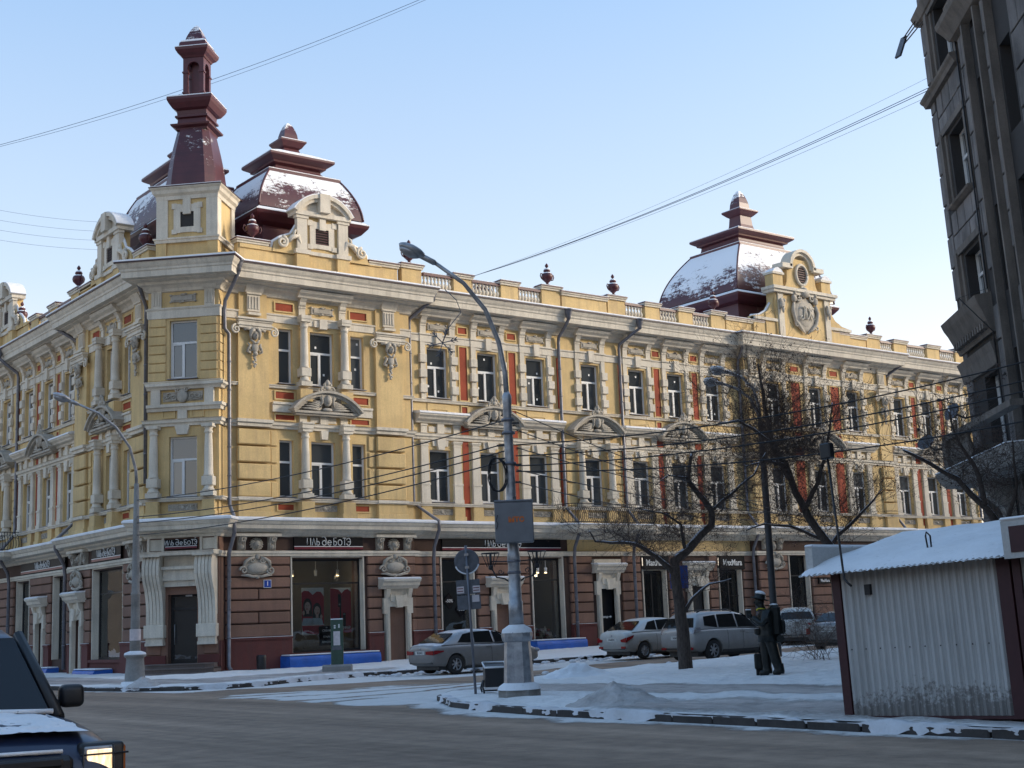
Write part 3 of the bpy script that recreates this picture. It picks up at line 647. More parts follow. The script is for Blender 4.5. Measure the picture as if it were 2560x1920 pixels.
# ---- corner risalit (used on both fronts): mask pilasters, columned triple window, arched pediment
def risalit(F, c, s0, s1, mask=(True, True)):
    o = .4; d = 1.81
    upper_wall(F, s0, s1, o, [c], [c], [c-d, c+d], [c-d, c+d])
    for z, w, h in ((12.22, 1.2, 2.42), (7.30, 1.2, 2.45)):
        window(F, c, o, z, w, h, 'T', 1 if z > 10 else 0)
        for sx in (-1, 1): window(F, c+sx*d, o, z, .68, h, 'N', 1 if z > 10 else 0)
    for sx in (-1, 1):
        x = c+sx*1.02
        put('column', 'col3', lambda: column_mb(2.98), 'cream', F, x, o, 12.12)
        put('column', 'col2', lambda: column_mb(3.0), 'cream', F, x, o, 7.24)
        put('pedestal', 'rped3', lambda: bb(-.30, .30, 0, .42, 11.45, 11.98), 'yellow', F, x, o)
        put('pedestal', 'rped2', lambda: bb(-.36, .36, 0, .50, 6.28, 6.62).o(-.31, .31, 0, .45, 6.62, 7.09), 'yellow', F, x, o)
        put('console', 'console', console, 'cream', F, x, o, 15.28)
        put('hood_post', 'hpost', None, 'cream', F, x, o)
        put('entablature_block', 'entb', lambda: bb(-.27, .27, 0, .50, 10.24, 10.50).o(-.30, .30, 0, .54, 10.44, 10.52), 'cream', F, x, o)
        put('entablature_block', 'entb3', lambda: bb(-.25, .25, 0, .48, 15.10, 15.26), 'cream', F, x, o)
        for w, z0, z1 in ((.86, 15.42, 15.76), (.90, 11.54, 11.84), (.92, 10.62, 10.84), (.76, 6.74, 6.98)): panel(F, c+sx*1.88, o, w, z0, z1)
        put('pediment_wing', 'pwing', lambda: bb(-.55, .55, 0, .10, 10.95, 11.28).o(-.55, .55, 0, .16, 11.28, 11.38), 'cream', F, c+sx*1.95, o)
        # the big pilaster: smooth above, banded below
        px = c+sx*3.42
        put('pilaster', 'bigpil', lambda: bb(-.72, .72, 0, .16, 10.53, 14.42), 'yellow', F, px, o)
        for k in range(4): put('band_block', 'bandblk', lambda: bb(-.76, .76, 0, .20, 7.26, 7.92, bev=.045), 'yellow', F, px, o, .735*k)
        for k in range(4): put('band_block', 'bandblk2', lambda: bb(-.16, .16, 0, .07, 7.26, 7.92, bev=.03), 'yellow', F, px-sx*.98, o, .735*k)
        put('pedestal', 'bigped', lambda: bb(-.78, .78, 0, .24, 6.28, 6.64, bev=.02).o(-.74, .74, 0, .18, 6.64, 7.09), 'yellow', F, px, o)
        put('pilaster_sill', 'bigsill', lambda: bb(-.80, .80, 0, .30, 7.12, 7.25), 'cream', F, px, o)
        put('pilaster_string', 'bigstr', lambda: bb(-.80, .80, 0, .26, 10.24, 10.40).o(-.84, .84, 0, .34, 10.40, 10.535), 'cream', F, px, o)
        put('voluted_capital', 'bigcap', capital_mb, 'cream', F, px, o+.16, 14.44)
        put('mask_ornament', 'masc', mascaron, 'stone_relief', F, px, o+.16, 14.56)
        put('frieze_block', 'frblk', frieze_block, 'cream', F, px, o+.10, 15.22)
        put('frieze_backing', 'frback', lambda: bb(-.66, .66, 0, .10, 14.9, 16.2), 'yellow', F, px, o)
    put('relief_plaque', 'plaque', relief_plaque, 'stone_relief', F, c, o, 15.60)
    put('foliage_panel', 'folpan', foliage_panel, 'stone_relief', F, c, o, 6.84)
    put('keystone', 'rkey', lambda: bb(-.18, .18, 0, .18, 14.78, 15.20).o(-.42, .42, 0, .11, 14.86, 15.14), 'cream', F, c, o)
    put('keystone', 'rkey2', lambda: MB().prism([(-.15, 9.85), (.15, 9.85), (.19, 10.24), (-.19, 10.24)], -.16, 0), 'cream', F, c, o)
    put('hood_key', 'hkey', None, 'cream', F, c, o)
    for sx in (-1, 1): put('white_tablet', 'tablet', None, 'cream', F, c+sx*.43, o)
    put('bed_mould', 'bedmw', lambda: MB().prismx([(0, 16.06), (-.34, 16.06), (-.38, 16.14), (-.52, 16.24), (-.60, 16.36), (0, 16.36)], -1.35, 1.35), 'cream', F, c, o)
    pediment(F, c, o)
for k_, f_, a_ in (('hpost', lambda: bb(-.17, .17, 0, .10, 10.52, 10.98).o(-.20, .20, 0, .14, 10.86, 10.93), 'cream'), ('hkey', lambda: bb(-.19, .19, 0, .13, 10.50, 10.98), 'cream'), ('tablet', lambda: bb(-.22, .22, 0, .05, 10.58, 10.84, bev=.015), 'cream')): cached(k_, f_, a_)
risalit(FR, 4.42, RIS1[0], RIS1[1]); risalit(FL, -4.42, -RIS1[1], .35)

# ---- plain sections of three bays
def trio(F, ws, s0, s1, o=0.0, gap3=.44, gap2=.34):
    upper_wall(F, s0, s1, o, ws, ws)
    for i, s in enumerate(ws):
        win3(F, s, o); win2(F, s, o, 'pil', 'ped' if i == 1 else 'flat')
    for a, b in zip(ws, ws[1:]):
        m_ = (a+b)/2; g = (b-a)-2.0-.5
        panel(F, m_, o, gap3, 12.20, 14.80); panel(F, m_, o, .52, 15.46, 15.76); panel(F, m_, o, .32, 11.52, 11.88)
        put('red_strip', 'redstrip%.1f' % gap2, lambda: bb(-gap2/2, gap2/2, -.02, .02, 7.26, 10.2), 'red_panel', F, m_, o)
        put('red_strip', 'redstripb%.1f' % gap2, lambda: bb(-gap2/2-.04, gap2/2+.04, -.02, .02, 10.55, 10.96), 'red_panel', F, m_, o)
        put('red_strip', 'redstripc%.1f' % gap2, lambda: bb(-gap2/2, gap2/2, -.02, .02, 6.32, 7.08), 'red_panel', F, m_, o)
trio(FR, MAINW, RIS1[1], 18.3); trio(FR, MIDW, 22.5, RIS2[0]); trio(FR, ENDW, RIS2[1], REND)
trio(FL, [-s for s in MAINW][::-1], -18.3, -RIS1[1]); trio(FL, [-s for s in MIDW][::-1], -RIS2[0], -22.5)
# single bay with balcony
def onebay(F, s, s0, s1):
    upper_wall(F, s0, s1, 0, [s], [s]); win3(F, s, 0, False); win2(F, s, 0, 'col', 'ped')
    for sx in (-1, 1):
        put('column', 'col2', None, 'cream', F, s+sx*1.0, 0, 7.24)
        for k in range(5): put('band_block', 'bandblk3', lambda: bb(-.30, .30, 0, .07, 7.30, 7.82, bev=.03), 'yellow', F, s+sx*1.62, 0, .585*k)
        put('entablature_block', 'entb', None, 'cream', F, s+sx*1.0, 0)
    slab = put('balcony', 'balcslab', lambda: MB().sweep([(0, 5.86), (.25, 5.90), (.55, 6.02), (.60, 6.22), (0, 6.24)], [(-2.7, 0), (-2.7, -.75), (-2.35, -1.05), (2.35, -1.05), (2.7, -.75), (2.7, 0)]).prismz([(-2.7, .0), (-2.7, -.75), (-2.35, -1.05), (2.35, -1.05), (2.7, -.75), (2.7, 0)], 5.9, 6.235), 'cream', F, s, 0)
    link('balcony_snow', cached('balcsnow', lambda: MB().sweep([(-.9, 6.30), (.60, 6.30), (.615, 6.26), (.60, 6.235)], [(-2.7, 0), (-2.7, -.75), (-2.35, -1.05), (2.35, -1.05), (2.7, -.75), (2.7, 0)]), 'snow'), slab, T(), kind='stuff')
    def rail():
        m = MB(); P = [(-2.9, 0.0), (-2.9, -1.1), (-2.5, -1.42), (2.5, -1.42), (2.9, -1.1), (2.9, 0)]
        for z in (6.38, 7.28): m.tube([(a, b, z) for a, b in P], .022, 5)
        for a, b in zip(P, P[1:]):
            L = math.hypot(b[0]-a[0], b[1]-a[1]); n = max(2, int(L/.13))
            nx, ny = (b[1]-a[1])/L, -(b[0]-a[0])/L
            for i in range(n):
                t = (i+.5)/n; x, y = lerp(a[0], b[0], t), lerp(a[1], b[1], t)
                m.tube([(x, y, 7.28), (x-nx*.02, y-ny*.02, 7.08), (x+nx*.16, y+ny*.16, 6.78), (x+nx*.17, y+ny*.17, 6.58), (x, y, 6.38)], .017, 4)
                if i % 3 == 0:
                    q = []
                    for j in range(14):
                        u = j/13; an = 1.3*2*math.pi*u; rr = .13*(1-.8*u); q.append((x+(b[0]-a[0])/L*rr*math.cos(an), y+(b[1]-a[1])/L*rr*math.cos(an), 7.02+rr*math.sin(an)))
                    m.tube(q, .014, 4)
        return m
    link('balcony_railing', cached('balcrail', rail, 'black_metal'), slab, T())
onebay(FR, ONE, 18.3, 22.5); onebay(FL, -ONE, -22.5, -18.3)
for F, c in ((FR, 18.3), (FR, 22.5), (FL, -18.3), (FL, -22.5)):
    panel(F, c, 0, .26, 12.20, 14.80); put('red_strip', 'redthin', lambda: bb(-.12, .12, -.02, .022, 7.26, 10.2), 'red_panel', F, c, 0)
# central risalit
upper_wall(FR, RIS2[0], RIS2[1], .4, CENW, CENW)
for i, s in enumerate(CENW):
    win3(FR, s, .4); win2(FR, s, .4, 'pil', 'ped' if i == 1 else 'flat', 1.5)
for a, b in zip(CENW, CENW[1:]):
    m_ = (a+b)/2; panel(FR, m_, .4, .80, 12.20, 14.80); panel(FR, m_, .4, .72, 15.46, 15.76); panel(FR, m_, .4, .60, 11.52, 11.88)
    put('red_strip', 'redwide', lambda: bb(-.36, .36, -.02, .02, 7.26, 10.2), 'red_panel', FR, m_, .4); put('red_strip', 'redwideb', lambda: bb(-.36, .36, -.02, .02, 10.55, 10.96), 'red_panel', FR, m_, .4)
for px in (32.3, 43.9):
    put('pilaster', 'cpil', lambda: bb(-.55, .55, 0, .14, 10.53, 14.42), 'yellow', FR, px, .4)
    for k in range(4): put('band_block', 'cband', lambda: bb(-.57, .57, 0, .17, 7.26, 7.92, bev=.04), 'yellow', FR, px, .4, .735*k)
    put('voluted_capital', 'ccap', lambda: capital_mb(1.3), 'cream', FR, px, .54, 14.44); put('mask_ornament', 'masc', None, 'stone_relief', FR, px, .54, 14.56); put('frieze_block', 'frblk', None, 'cream', FR, px, .45, 15.22)
    put('pedestal', 'cped', lambda: bb(-.60, .60, 0, .22, 6.28, 6.64).o(-.56, .56, 0, .17, 6.64, 7.09), 'yellow', FR, px, .4)

# ---- canted corner bay
c = BW/2
part('upper_wall', wall_mb(0, BW, 6.0, 17.0, [(c-.60, c+.60, 12.22, 14.72), (c-.60, c+.60, 7.28, 9.78)]), 'yellow', BLD, FB)
part('bay_return', MB().add([(BW, 0, 6), (BW, .62, 6), (BW, .62, 17), (BW, 0, 17)], [(0, 1, 2, 3)]), 'yellow', BLD, FB @ T(.001, 0, 0))
window(FB, c, 0, 12.22, 1.2, 2.5); window(FB, c, 0, 7.28, 1.2, 2.5)
for sx in (-1, 1):
    for k in range(7): put('band_block', 'baybl', lambda: bb(-.38, .38, 0, .06, 12.14, 12.50, bev=.03), 'yellow', FB, c+sx*1.12, 0, .387*k)
    put('frieze_block', 'frblkb', lambda: bb(-.22, .22, 0, .08, 0, .74).o(-.15, -.09, .08, .11, .1, .64).o(-.03, .03, .08, .11, .1, .64).o(.09, .15, .08, .11, .1, .64).prismx([(0, .74), (-.12, .74), (-.28, 1.08), (0, 1.08)], -.30, .30), 'cream', FB, c+sx*1.16, 0, 15.28)
    put('column', 'col2b', lambda: column_mb(2.98), 'cream', FB, c+sx*1.18, 0, 7.24)
    put('pedestal', 'bped', lambda: bb(-.30, .30, 0, .40, 6.28, 6.62).o(-.26, .26, 0, .36, 6.62, 7.09), 'yellow', FB, c+sx*1.2, 0)
    put('bay_post', 'bpost', lambda: bb(-.20, .20, 0, .14, 11.12, 11.78), 'cream', FB, c+sx*1.16, 0)
    panel(FB, c+sx*.62, 0, .46, 10.62, 10.86, 'yellow', 'sunk_panel')
for k in range(7): put('band_block', 'bayblr', lambda: MB().box(-.06, .0, .03, .58, 12.14, 12.50, bev=.02), 'yellow', FB, BW+.06, 0, .387*k)
put('bay_band', 'bband', lambda: MB().sweep([(0, 10.86), (.10, 10.86), (.12, 10.98), (.20, 11.02), (.20, 11.14), (0, 11.16)], [(0, 0), (BW, 0), (BW, .5)]), 'cream', FB, 0)
put('bay_band', 'bband2', lambda: MB().sweep([(0, 11.76), (.14, 11.76), (.18, 11.84), (.28, 11.90), (.28, 12.0), (0, 12.06)], [(0, 0), (BW, 0), (BW, .5)]), 'cream', FB, 0)
put('bay_band', 'bband3', lambda: MB().sweep([(0, 14.82), (.07, 14.82), (.07, 15.20), (.11, 15.22), (.11, 15.28), (0, 15.30)], [(0, 0), (BW, 0), (BW, .5)]), 'cream', FB, 0)
put('relief_plaque', 'plaque', None, 'stone_relief', FB, c, 0, 15.66)
put('keystone', 'bkey', lambda: MB().prism([(-.22, 9.86), (.22, 9.86), (.33, 10.24), (-.33, 10.24)], -.14, 0), 'cream', FB, c)
put('keystone', 'bkey2', lambda: bb(-.20, .20, 0, .12, 10.52, 10.88), 'cream', FB, c)
def shield_panel():
    m = MB(); m.o(-.86, .86, 0, .03, -.2, .2); m.ball((0, -.10, .02), (.24, .10, .30), 12, 8)
    for sx in (-1, 1):
        spiral(m, (sx*.20, .26), .11, 1.3, .04, sx, -.14, 0)
        for k, x in enumerate((.40, .62, .78)): spiral(m, (sx*x, -.02+.05*(k % 2)), .14-.02*k, 1.4, .03, sx*(-1)**k, -.05, k)
        m.tube([(sx*.22, -.05, -.14), (sx*.5, -.06, -.15), (sx*.82, -.05, -.12)], .025, 5)
    return m
put('shield_relief', 'shieldp', shield_panel, 'stone_relief', FB, c, 0, 11.46)
put('foliage_panel', 'folpan', None, 'stone_relief', FB, c, 0, 6.84)

# ---------------------------------------------------------------- ground floor
COURSES = [(1.47, 1.985), (2.04, 2.475), (2.53, 2.955), (3.01, 3.435), (3.49, 3.905), (3.96, 4.385), (4.44, 4.775)]
def pier(F, s0, s1, o, split=True, z0=1.47, skip=(), side=None, plinth=True):
    """rusticated pier: each block its own piece; skip holds (a, b, ztop) gaps for a doorway"""
    for i, (a, b) in enumerate(COURSES):
        cuts = [(s0, s1)]
        for (p, q, zt) in skip:
            if a < zt: cuts = [c_ for x, y in cuts for c_ in ((x, min(y, p)), (max(x, q), y)) if c_[1]-c_[0] > .08]
        if split and not skip and i in (1, 3) and s1-s0 > 2: mdl = (s0+s1)/2; cuts = [(s0, mdl-.025), (mdl+.025, s1)]
        for x, y in cuts:
            put('rustic_block', 'rb%.2f_%d' % (y-x, i), lambda: bb(-(y-x)/2, (y-x)/2, -.05, .11, a, b, bev=.035), 'brown_rust', F, (x+y)/2, o)
    if plinth:
        cuts = [(s0-.04, s1+.04)]
        for (p, q, zt) in skip: cuts = [c_ for x, y in cuts for c_ in ((x, min(y, p)), (max(x, q), y)) if c_[1]-c_[0] > .05]
        for x, y in cuts:
            put('plinth', 'pl%.2f' % (y-x), lambda: bb(-(y-x)/2, (y-x)/2, -.05, .19, -.3, 1.36).o(-(y-x)/2-.01, (y-x)/2+.01, -.05, .23, 1.36, 1.455), 'plinth_red', F, (x+y)/2, o)
            put('plinth_snow', 'plsn%.2f' % (y-x), lambda: bb(-(y-x)/2, (y-x)/2, .12, .225, 1.457, 1.475), 'snow', F, (x+y)/2, o)
def gf_wall(F, s0, s1, o, holes): part('lower_wall', wall_mb(s0, s1, -.3, 5.9, holes, o, .9), 'brown_joint', BLD, F)
def doorcase(F, s, o, z0, zt=2.55, fill='brown_rust', hood=True, w=.46):
    """cream door surround with scroll keystone and snowy cornice hood"""
    h = zt-z0
    def mk():
        m = MB()
        for sx in (-1, 1):
            a, b = sorted((sx*w, sx*(w+.20))); m.o(a, b, -.2, .20, 0, h); a, b = sorted((sx*(w+.20), sx*(w+.30))); m.o(a, b, -.2, .20, h-.30, h+.38)
            a, b = sorted((sx*(w+.06), sx*(w+.14))); m.o(a, b, .2, .235, 0, h-.3)
            m.prismx([(-.1, h+.38), (-.22, h+.38), (-.34, h+.72), (-.34, h+.78), (-.1, h+.78)], *sorted((sx*(w+.02), sx*(w+.22))))
        m.o(-w-.20, w+.20, -.2, .195, h, h+.38); m.o(-w-.1, w+.1, -.1, .16, h+.38, h+.78); return m
    d = put('door_surround', 'dc%.2f%.2f' % (w, h), mk, 'cream', F, s, o, z0)
    link('scroll_keystone', cached('scrollkey', lambda: MB().prism([(-.14, -.10), (.14, -.10), (.24, .42), (-.24, .42)], -.34, -.16).prism([(-.44, .2), (-.2, .1), (-.2, .4), (-.44, .5)], -.26, -.15).prism([(.2, .1), (.44, .2), (.44, .5), (.2, .4)], -.26, -.15), 'cream'), d, T(0, 0, h+.06))
    if hood:
        link('door_hood', cached('dhood', lambda: MB().prismx([(-.05, 0), (-.30, 0), (-.36, .08), (-.46, .14), (-.50, .26), (-.60, .34), (-.60, .40), (-.05, .44)], -.98, .98), 'cream'), d, T(0, 0, h+.78))
        link('hood_snow', cached('dhsnow', lambda: MB().prismx([(-.05, .445), (-.60, .405), (-.615, .44), (-.5, .50), (-.05, .52)], -.99, .99), 'snow'), d, T(0, 0, h+.78), kind='stuff')
    link('door_panel', cached('dpan%.2f%.2f%s' % (w, h, fill), lambda: bb(-w, w, -.16, -.10, 0, h), fill), d, T())
    return d
def shopwin(F, s0, s1, o, z0, z1, bars=1, mullion=None, room=3.0, glass='shop_glass', dep=.34):
    w = s1-s0
    def fr():
        m = MB(); f = .06
        m.o(0, f, -dep, -dep+.08, z0, z1); m.o(w-f, w, -dep, -dep+.08, z0, z1); m.o(f, w-f, -dep, -dep+.079, z0, z0+f+.03); m.o(f, w-f, -dep, -dep+.079, z1-f-.03, z1)
        if bars: m.o(f, w-f, -dep, -dep+.06, lerp(z0, z1, .735)-.03, lerp(z0, z1, .735)+.03)
        if mullion: m.o(mullion-.035, mullion+.035, -dep, -dep+.062, z0, z1)
        return m
    wdw = part('shop_window', fr(), 'black_metal', BLD, F @ T(s0, -o, 0))
    link('pane', bb(.03, w-.03, -dep+.02, -dep+.035, z0+.03, z1-.03).mesh('shop_pane', glass), wdw, T())
    link('window_reveal', MB().o(w-.002, w+.06, -dep, .06, z0, z1+.05).o(-.06, .002, -dep, .06, z0, z1+.05).o(-.06, w+.06, -dep, .058, z1+.05, z1+.12).mesh('reveal', 'cream'), wdw, T())
    rm = MB(); a, b, yb = -.4, w+.4, dep+room
    rm.add([(a,dep+.1,z0-.1),(b,dep+.1,z0-.1),(b,yb,z0-.1),(a,yb,z0-.1)], [(0,1,2,3)], 1); rm.add([(a,dep+.1,z1+.3),(b,dep+.1,z1+.3),(b,yb,z1+.3),(a,yb,z1+.3)], [(3,2,1,0)], 0)
    rm.add([(a,yb,z0-.1),(b,yb,z0-.1),(b,yb,z1+.3),(a,yb,z1+.3)], [(0,1,2,3)], 0)
    for e in (a, b): rm.add([(e,dep+.1,z0-.1),(e,yb,z0-.1),(e,yb,z1+.3),(e,dep+.1,z1+.3)], [(0,1,2,3)], 0)
    link('shop_room', rm.mesh('room', ['shop_wall', 'dark_room']), wdw, T())
    return wdw
# right front, corner risalit
GO = .4
gf_wall(FR, RIS1[0], RIS1[1], GO, [(2.78, 6.28, .75, 4.68), (7.55, 8.45, .15, 2.55)])
pier(FR, -.28, 2.66, GO); pier(FR, 6.5, 9.0, GO, skip=((7.22, 8.78, 3.6),))
dw = doorcase(FR, 8.0, GO, .12); SW1 = shopwin(FR, 2.78, 6.28, GO, .75, 4.68)
put('window_plinth', 'wpl', lambda: bb(-1.9, 1.9, -.1, .10, -.3, .62).o(-1.9, 1.9, -.1, .18, .62, .74), 'plinth_red', FR, 4.53, GO)
for s in (.42, 1.82, 7.15, 8.62): put('scroll_bracket', 'brk', bracket_mb, 'stone_relief', FR, s, GO, 5.04)
for s in (1.12, 7.9):
    put('lion_mask', 'lion', lion_mask, 'stone_relief', FR, s, GO, 5.28); put('cartouche', 'cart', cartouche, 'stone_relief', FR, s-.05, GO+.11, 4.30)
    put('bracket_shelf', 'brsh', lambda: bb(-1.05, 1.05, 0, .34, 5.60, 5.72), 'cream', FR, s, GO)
# right front, first plain section
gf_wall(FR, RIS1[1], 18.3, 0, [(10.75, 12.55, .75, 4.68), (13.75, 14.65, .15, 2.55), (16.1, 18.0, .75, 4.68)])
pier(FR, 9.2, 10.6, 0, False); pier(FR, 12.75, 15.85, 0, skip=((13.42, 14.98, 3.6),)); doorcase(FR, 14.2, 0, .22)
SW2 = shopwin(FR, 10.75, 12.55, 0, .75, 4.68); SW3 = shopwin(FR, 16.1, 18.0, 0, .75, 4.68)
for s0, s1 in ((10.7, 12.6), (16.05, 18.05)): put('window_plinth', 'wpl%.1f' % (s1-s0), lambda: bb(-(s1-s0)/2, (s1-s0)/2, -.1, .10, -.3, .62).o(-(s1-s0)/2, (s1-s0)/2, -.1, .18, .62, .74), 'plinth_red', FR, (s0+s1)/2, 0)
# single bay, then the two boutiques
gf_wall(FR, 18.3, RIS2[0], 0, [(20.35, 21.35, .3, 3.15), (23.4, 25.0, .35, 4.75), (26.75, 27.75, .4, 3.2), (29.0, 30.7, .4, 4.75)])
pier(FR, 18.45, 19.9, 0, False); pier(FR, 21.9, 23.2, 0, False); pier(FR, 25.2, 26.25, 0, False); pier(FR, 28.2, 28.85, 0, False); pier(FR, 30.85, 31.7, 0, False)
d1 = doorcase(FR, 20.85, 0, .36, 3.15, 'black_sign', True, .50); d2 = doorcase(FR, 27.25, 0, .46, 3.2, 'dark_room', True, .50)
put('doorway_crown', 'dcrown', lambda: bb(-.9, .9, 0, .2, 4.39, 4.62), 'cream', FR, 20.85, 0)
SW4 = shopwin(FR, 23.4, 25.0, 0, .40, 4.0, 0, .85, 2.0); SW5 = shopwin(FR, 29.0, 30.7, 0, .45, 4.0, 0, 1.0, 2.0)
# the strip between band and cornice is yellow along the boutiques
put('frieze_wall', 'frw', lambda: bb(-6.6, 6.6, 0, .03, 5.03, 5.62), 'yellow', FR, 25.0, 0)
# central risalit and end
gf_wall(FR, RIS2[0], RIS2[1], .4, [(34.3, 35.9, .6, 4.75), (37.9, 39.7, .6, 4.75), (41.0, 42.0, .5, 3.2)])
pier(FR, 31.75, 34.1, .4, False); pier(FR, 36.1, 37.7, .4, False); pier(FR, 39.9, 40.9, .4, False); pier(FR, 42.2, 44.5, .4, False)
shopwin(FR, 34.3, 35.9, .4, .6, 4.75); shopwin(FR, 37.9, 39.7, .4, .6, 4.75); shopwin(FR, 41.0, 42.0, .4, .5, 3.2, 0)
for s in (32.3, 33.55): put('scroll_bracket', 'brk', None, 'stone_relief', FR, s, .4, 5.10)
put('lion_mask', 'lion', None, 'stone_relief', FR, 32.95, .4, 5.3); put('cartouche', 'cart', None, 'stone_relief', FR, 32.95, .51, 4.4)
gf_wall(FR, RIS2[1], REND, 0, [(46.5, 48.1, .6, 4.7), (50.2, 51.8, .6, 4.7)]); pier(FR, 44.7, 46.3, 0); pier(FR, 48.3, 50.0, 0); pier(FR, 52.0, 53.9, 0)
shopwin(FR, 46.5, 48.1, 0, .6, 4.7); shopwin(FR, 50.2, 51.8, 0, .6, 4.7)
# left front
gf_wall(FL, -RIS1[1], .35, GO, [(-6.28, -2.78, .75, 4.68), (-8.45, -7.55, .15, 2.55)])
pier(FL, -2.66, .28, GO); pier(FL, -9.0, -6.5, GO, skip=((-8.78, -7.22, 3.6),)); doorcase(FL, -8.0, GO, .12); shopwin(FL, -6.28, -2.78, GO, .75, 4.68)
put('window_plinth', 'wpl', None, 'plinth_red', FL, -4.53, GO)
for s in (-.42, -1.82, -7.15, -8.62): put('scroll_bracket', 'brk', None, 'stone_relief', FL, s, GO, 5.04)
for s in (-1.12, -7.9): put('lion_mask', 'lion', None, 'stone_relief', FL, s, GO, 5.28); put('cartouche', 'cart', None, 'stone_relief', FL, s, GO+.11, 4.30); put('bracket_shelf', 'brsh', None, 'cream', FL, s, GO)
gf_wall(FL, -18.3, -RIS1[1], 0, [(-12.55, -10.75, .75, 4.68), (-14.65, -13.75, .15, 2.55), (-18.0, -16.1, .75, 4.68)])
pier(FL, -10.6, -9.2, 0, False); pier(FL, -15.85, -12.75, 0, skip=((-14.98, -13.42, 3.6),)); doorcase(FL, -14.2, 0, .12, 2.55, 'dark_room'); shopwin(FL, -12.55, -10.75, 0, .75, 4.68); shopwin(FL, -18.0, -16.1, 0, .75, 4.68)
gf_wall(FL, -31.7, -18.3, 0, [(-25.0, -23.4, .75, 4.68)]); pier(FL, -23.2, -18.4, 0); pier(FL, -31, -25.2, 0); shopwin(FL, -25.0, -23.4, 0, .75, 4.68)

# corner entrance in the canted bay
ENT = part('lower_wall', wall_mb(0, BW, -.3, 5.9, [(c-.62, c+.62, .55, 3.30)], 0, .55), 'brown_rust', BLD, FB)
part('bay_return', MB().add([(BW, 0, -.3), (BW, .62, -.3), (BW, .62, 6), (BW, 0, 6)], [(0, 1, 2, 3)]), 'brown_rust', BLD, FB @ T(.001, 0, 0))
def scroll_console():
    m = MB()
    for k in range(5):
        x0 = -.36+.148*k
        m.prismx([(0, 1.0), (-.22, 1.0), (-.24, 1.5), (-.30, 1.95), (-.42, 2.35), (-.62, 2.70), (-.74, 3.0), (-.74, 3.35), (-.66, 3.62), (-.60, 3.72), (0, 3.72)], x0+.012, x0+.136)
    m.o(-.37, .37, 0, .20, 1.0, 3.7); m.o(-.42, .42, 0, .34, .48, 1.0, bev=.02); m.o(-.36, .36, 0, .26, .30, .48); m.o(-.38, .38, 0, .30, .18, .30); m.o(-.42, .42, 0, .80, 3.72, 3.84); return m
for sx in (-1, 1): put('scroll_console', 'sconsole', scroll_console, 'cream', FB, c+sx*1.10, 0, 1.10)
put('entrance_lintel', 'entlint', lambda: bb(-.72, .72, 0, .22, 3.62, 3.86).o(-.72, .72, 0, .34, 3.86, 4.30).o(-.72, .72, 0, .50, 4.30, 4.42).o(-.70, .70, 0, .24, 4.42, 4.85), 'cream', FB, c)
put('entrance_entablature', 'entent', lambda: MB().sweep([(0, 4.86), (.78, 4.86), (.82, 4.96), (.88, 5.02), (0, 5.06)], [(-.05, 0), (BW+.05, 0)]), 'cream', FB, 0)
for sx in (-1, 1): put('sunk_panel', 'entpan', lambda: bb(-.26, .26, 0, .03, 5.10, 5.55).o(-.36, -.26, 0, .10, 5.06, 5.60).o(.26, .36, 0, .10, 5.06, 5.60), ['cream'], FB, c+sx*1.12, .02)
dr = part('entrance_door', bb(-.62, -.54, -.42, -.34, .55, 3.30).o(.54, .62, -.42, -.34, .55, 3.30).o(-.54, .54, -.42, -.341, 3.20, 3.30).o(-.54, .54, -.42, -.342, 2.68, 2.78).o(-.54, .54, -.42, -.343, .55, .72), 'black_metal', BLD, FB @ T(c, 0, 0))
link('pane', bb(-.54, .54, -.40, -.385, .72, 2.68).o(-.54, .54, -.40, -.385, 2.78, 3.20).mesh('door_pane', 'glass'), dr, T())
link('door_handle', MB().tube([(-.44, .30, 1.3), (-.44, .27, 1.3), (-.44, .27, 2.1), (-.44, .30, 2.1)], .016, 6).mesh('handle', 'alloy'), dr, T())
link('door_plate', bb(.0, .28, -.338, -.33, 3.22, 3.28).mesh('plate', 'sign_white'), dr, T())
for k, (dd, zz0, zz1) in enumerate(((1.55, .0, .20), (1.15, .20, .38), (.72, .38, .55))): put('entrance_step', 'estep%d' % k, lambda: MB().prismz([(-1.5-.12*(2-k), .3), (-1.5-.12*(2-k), -dd+.25), (-1.2, -dd), (1.2, -dd), (1.5+.12*(2-k), -dd+.25), (1.5+.12*(2-k), .3)], zz0, zz1-.006).prismz([(-1.5-.12*(2-k), .3), (-1.5-.12*(2-k), -dd+.22), (-1.2, -dd-.03), (1.2, -dd-.03), (1.5+.12*(2-k), -dd+.22), (1.5+.12*(2-k), .3)], zz1-.05, zz1), 'granite_step', FB, c)
for sx in (-1, 1):
    for i, (a, b) in enumerate(COURSES[:2]+[(.9, 1.42)]): put('rustic_block', 'entrb%d' % i, lambda: bb(-.30, .30, -.05, .05, a, b, bev=.03), 'brown_rust', FB, c+sx*1.2, 0)
    put('plinth', 'entpl', lambda: bb(-.44, .44, -.05, .10, -.3, .88), 'plinth_red', FB, c+sx*1.12, 0)
put('plinth', 'entpl2', lambda: MB().box(0, .08, -.02, .6, -.3, 1.4), 'plinth_red', FB, BW)

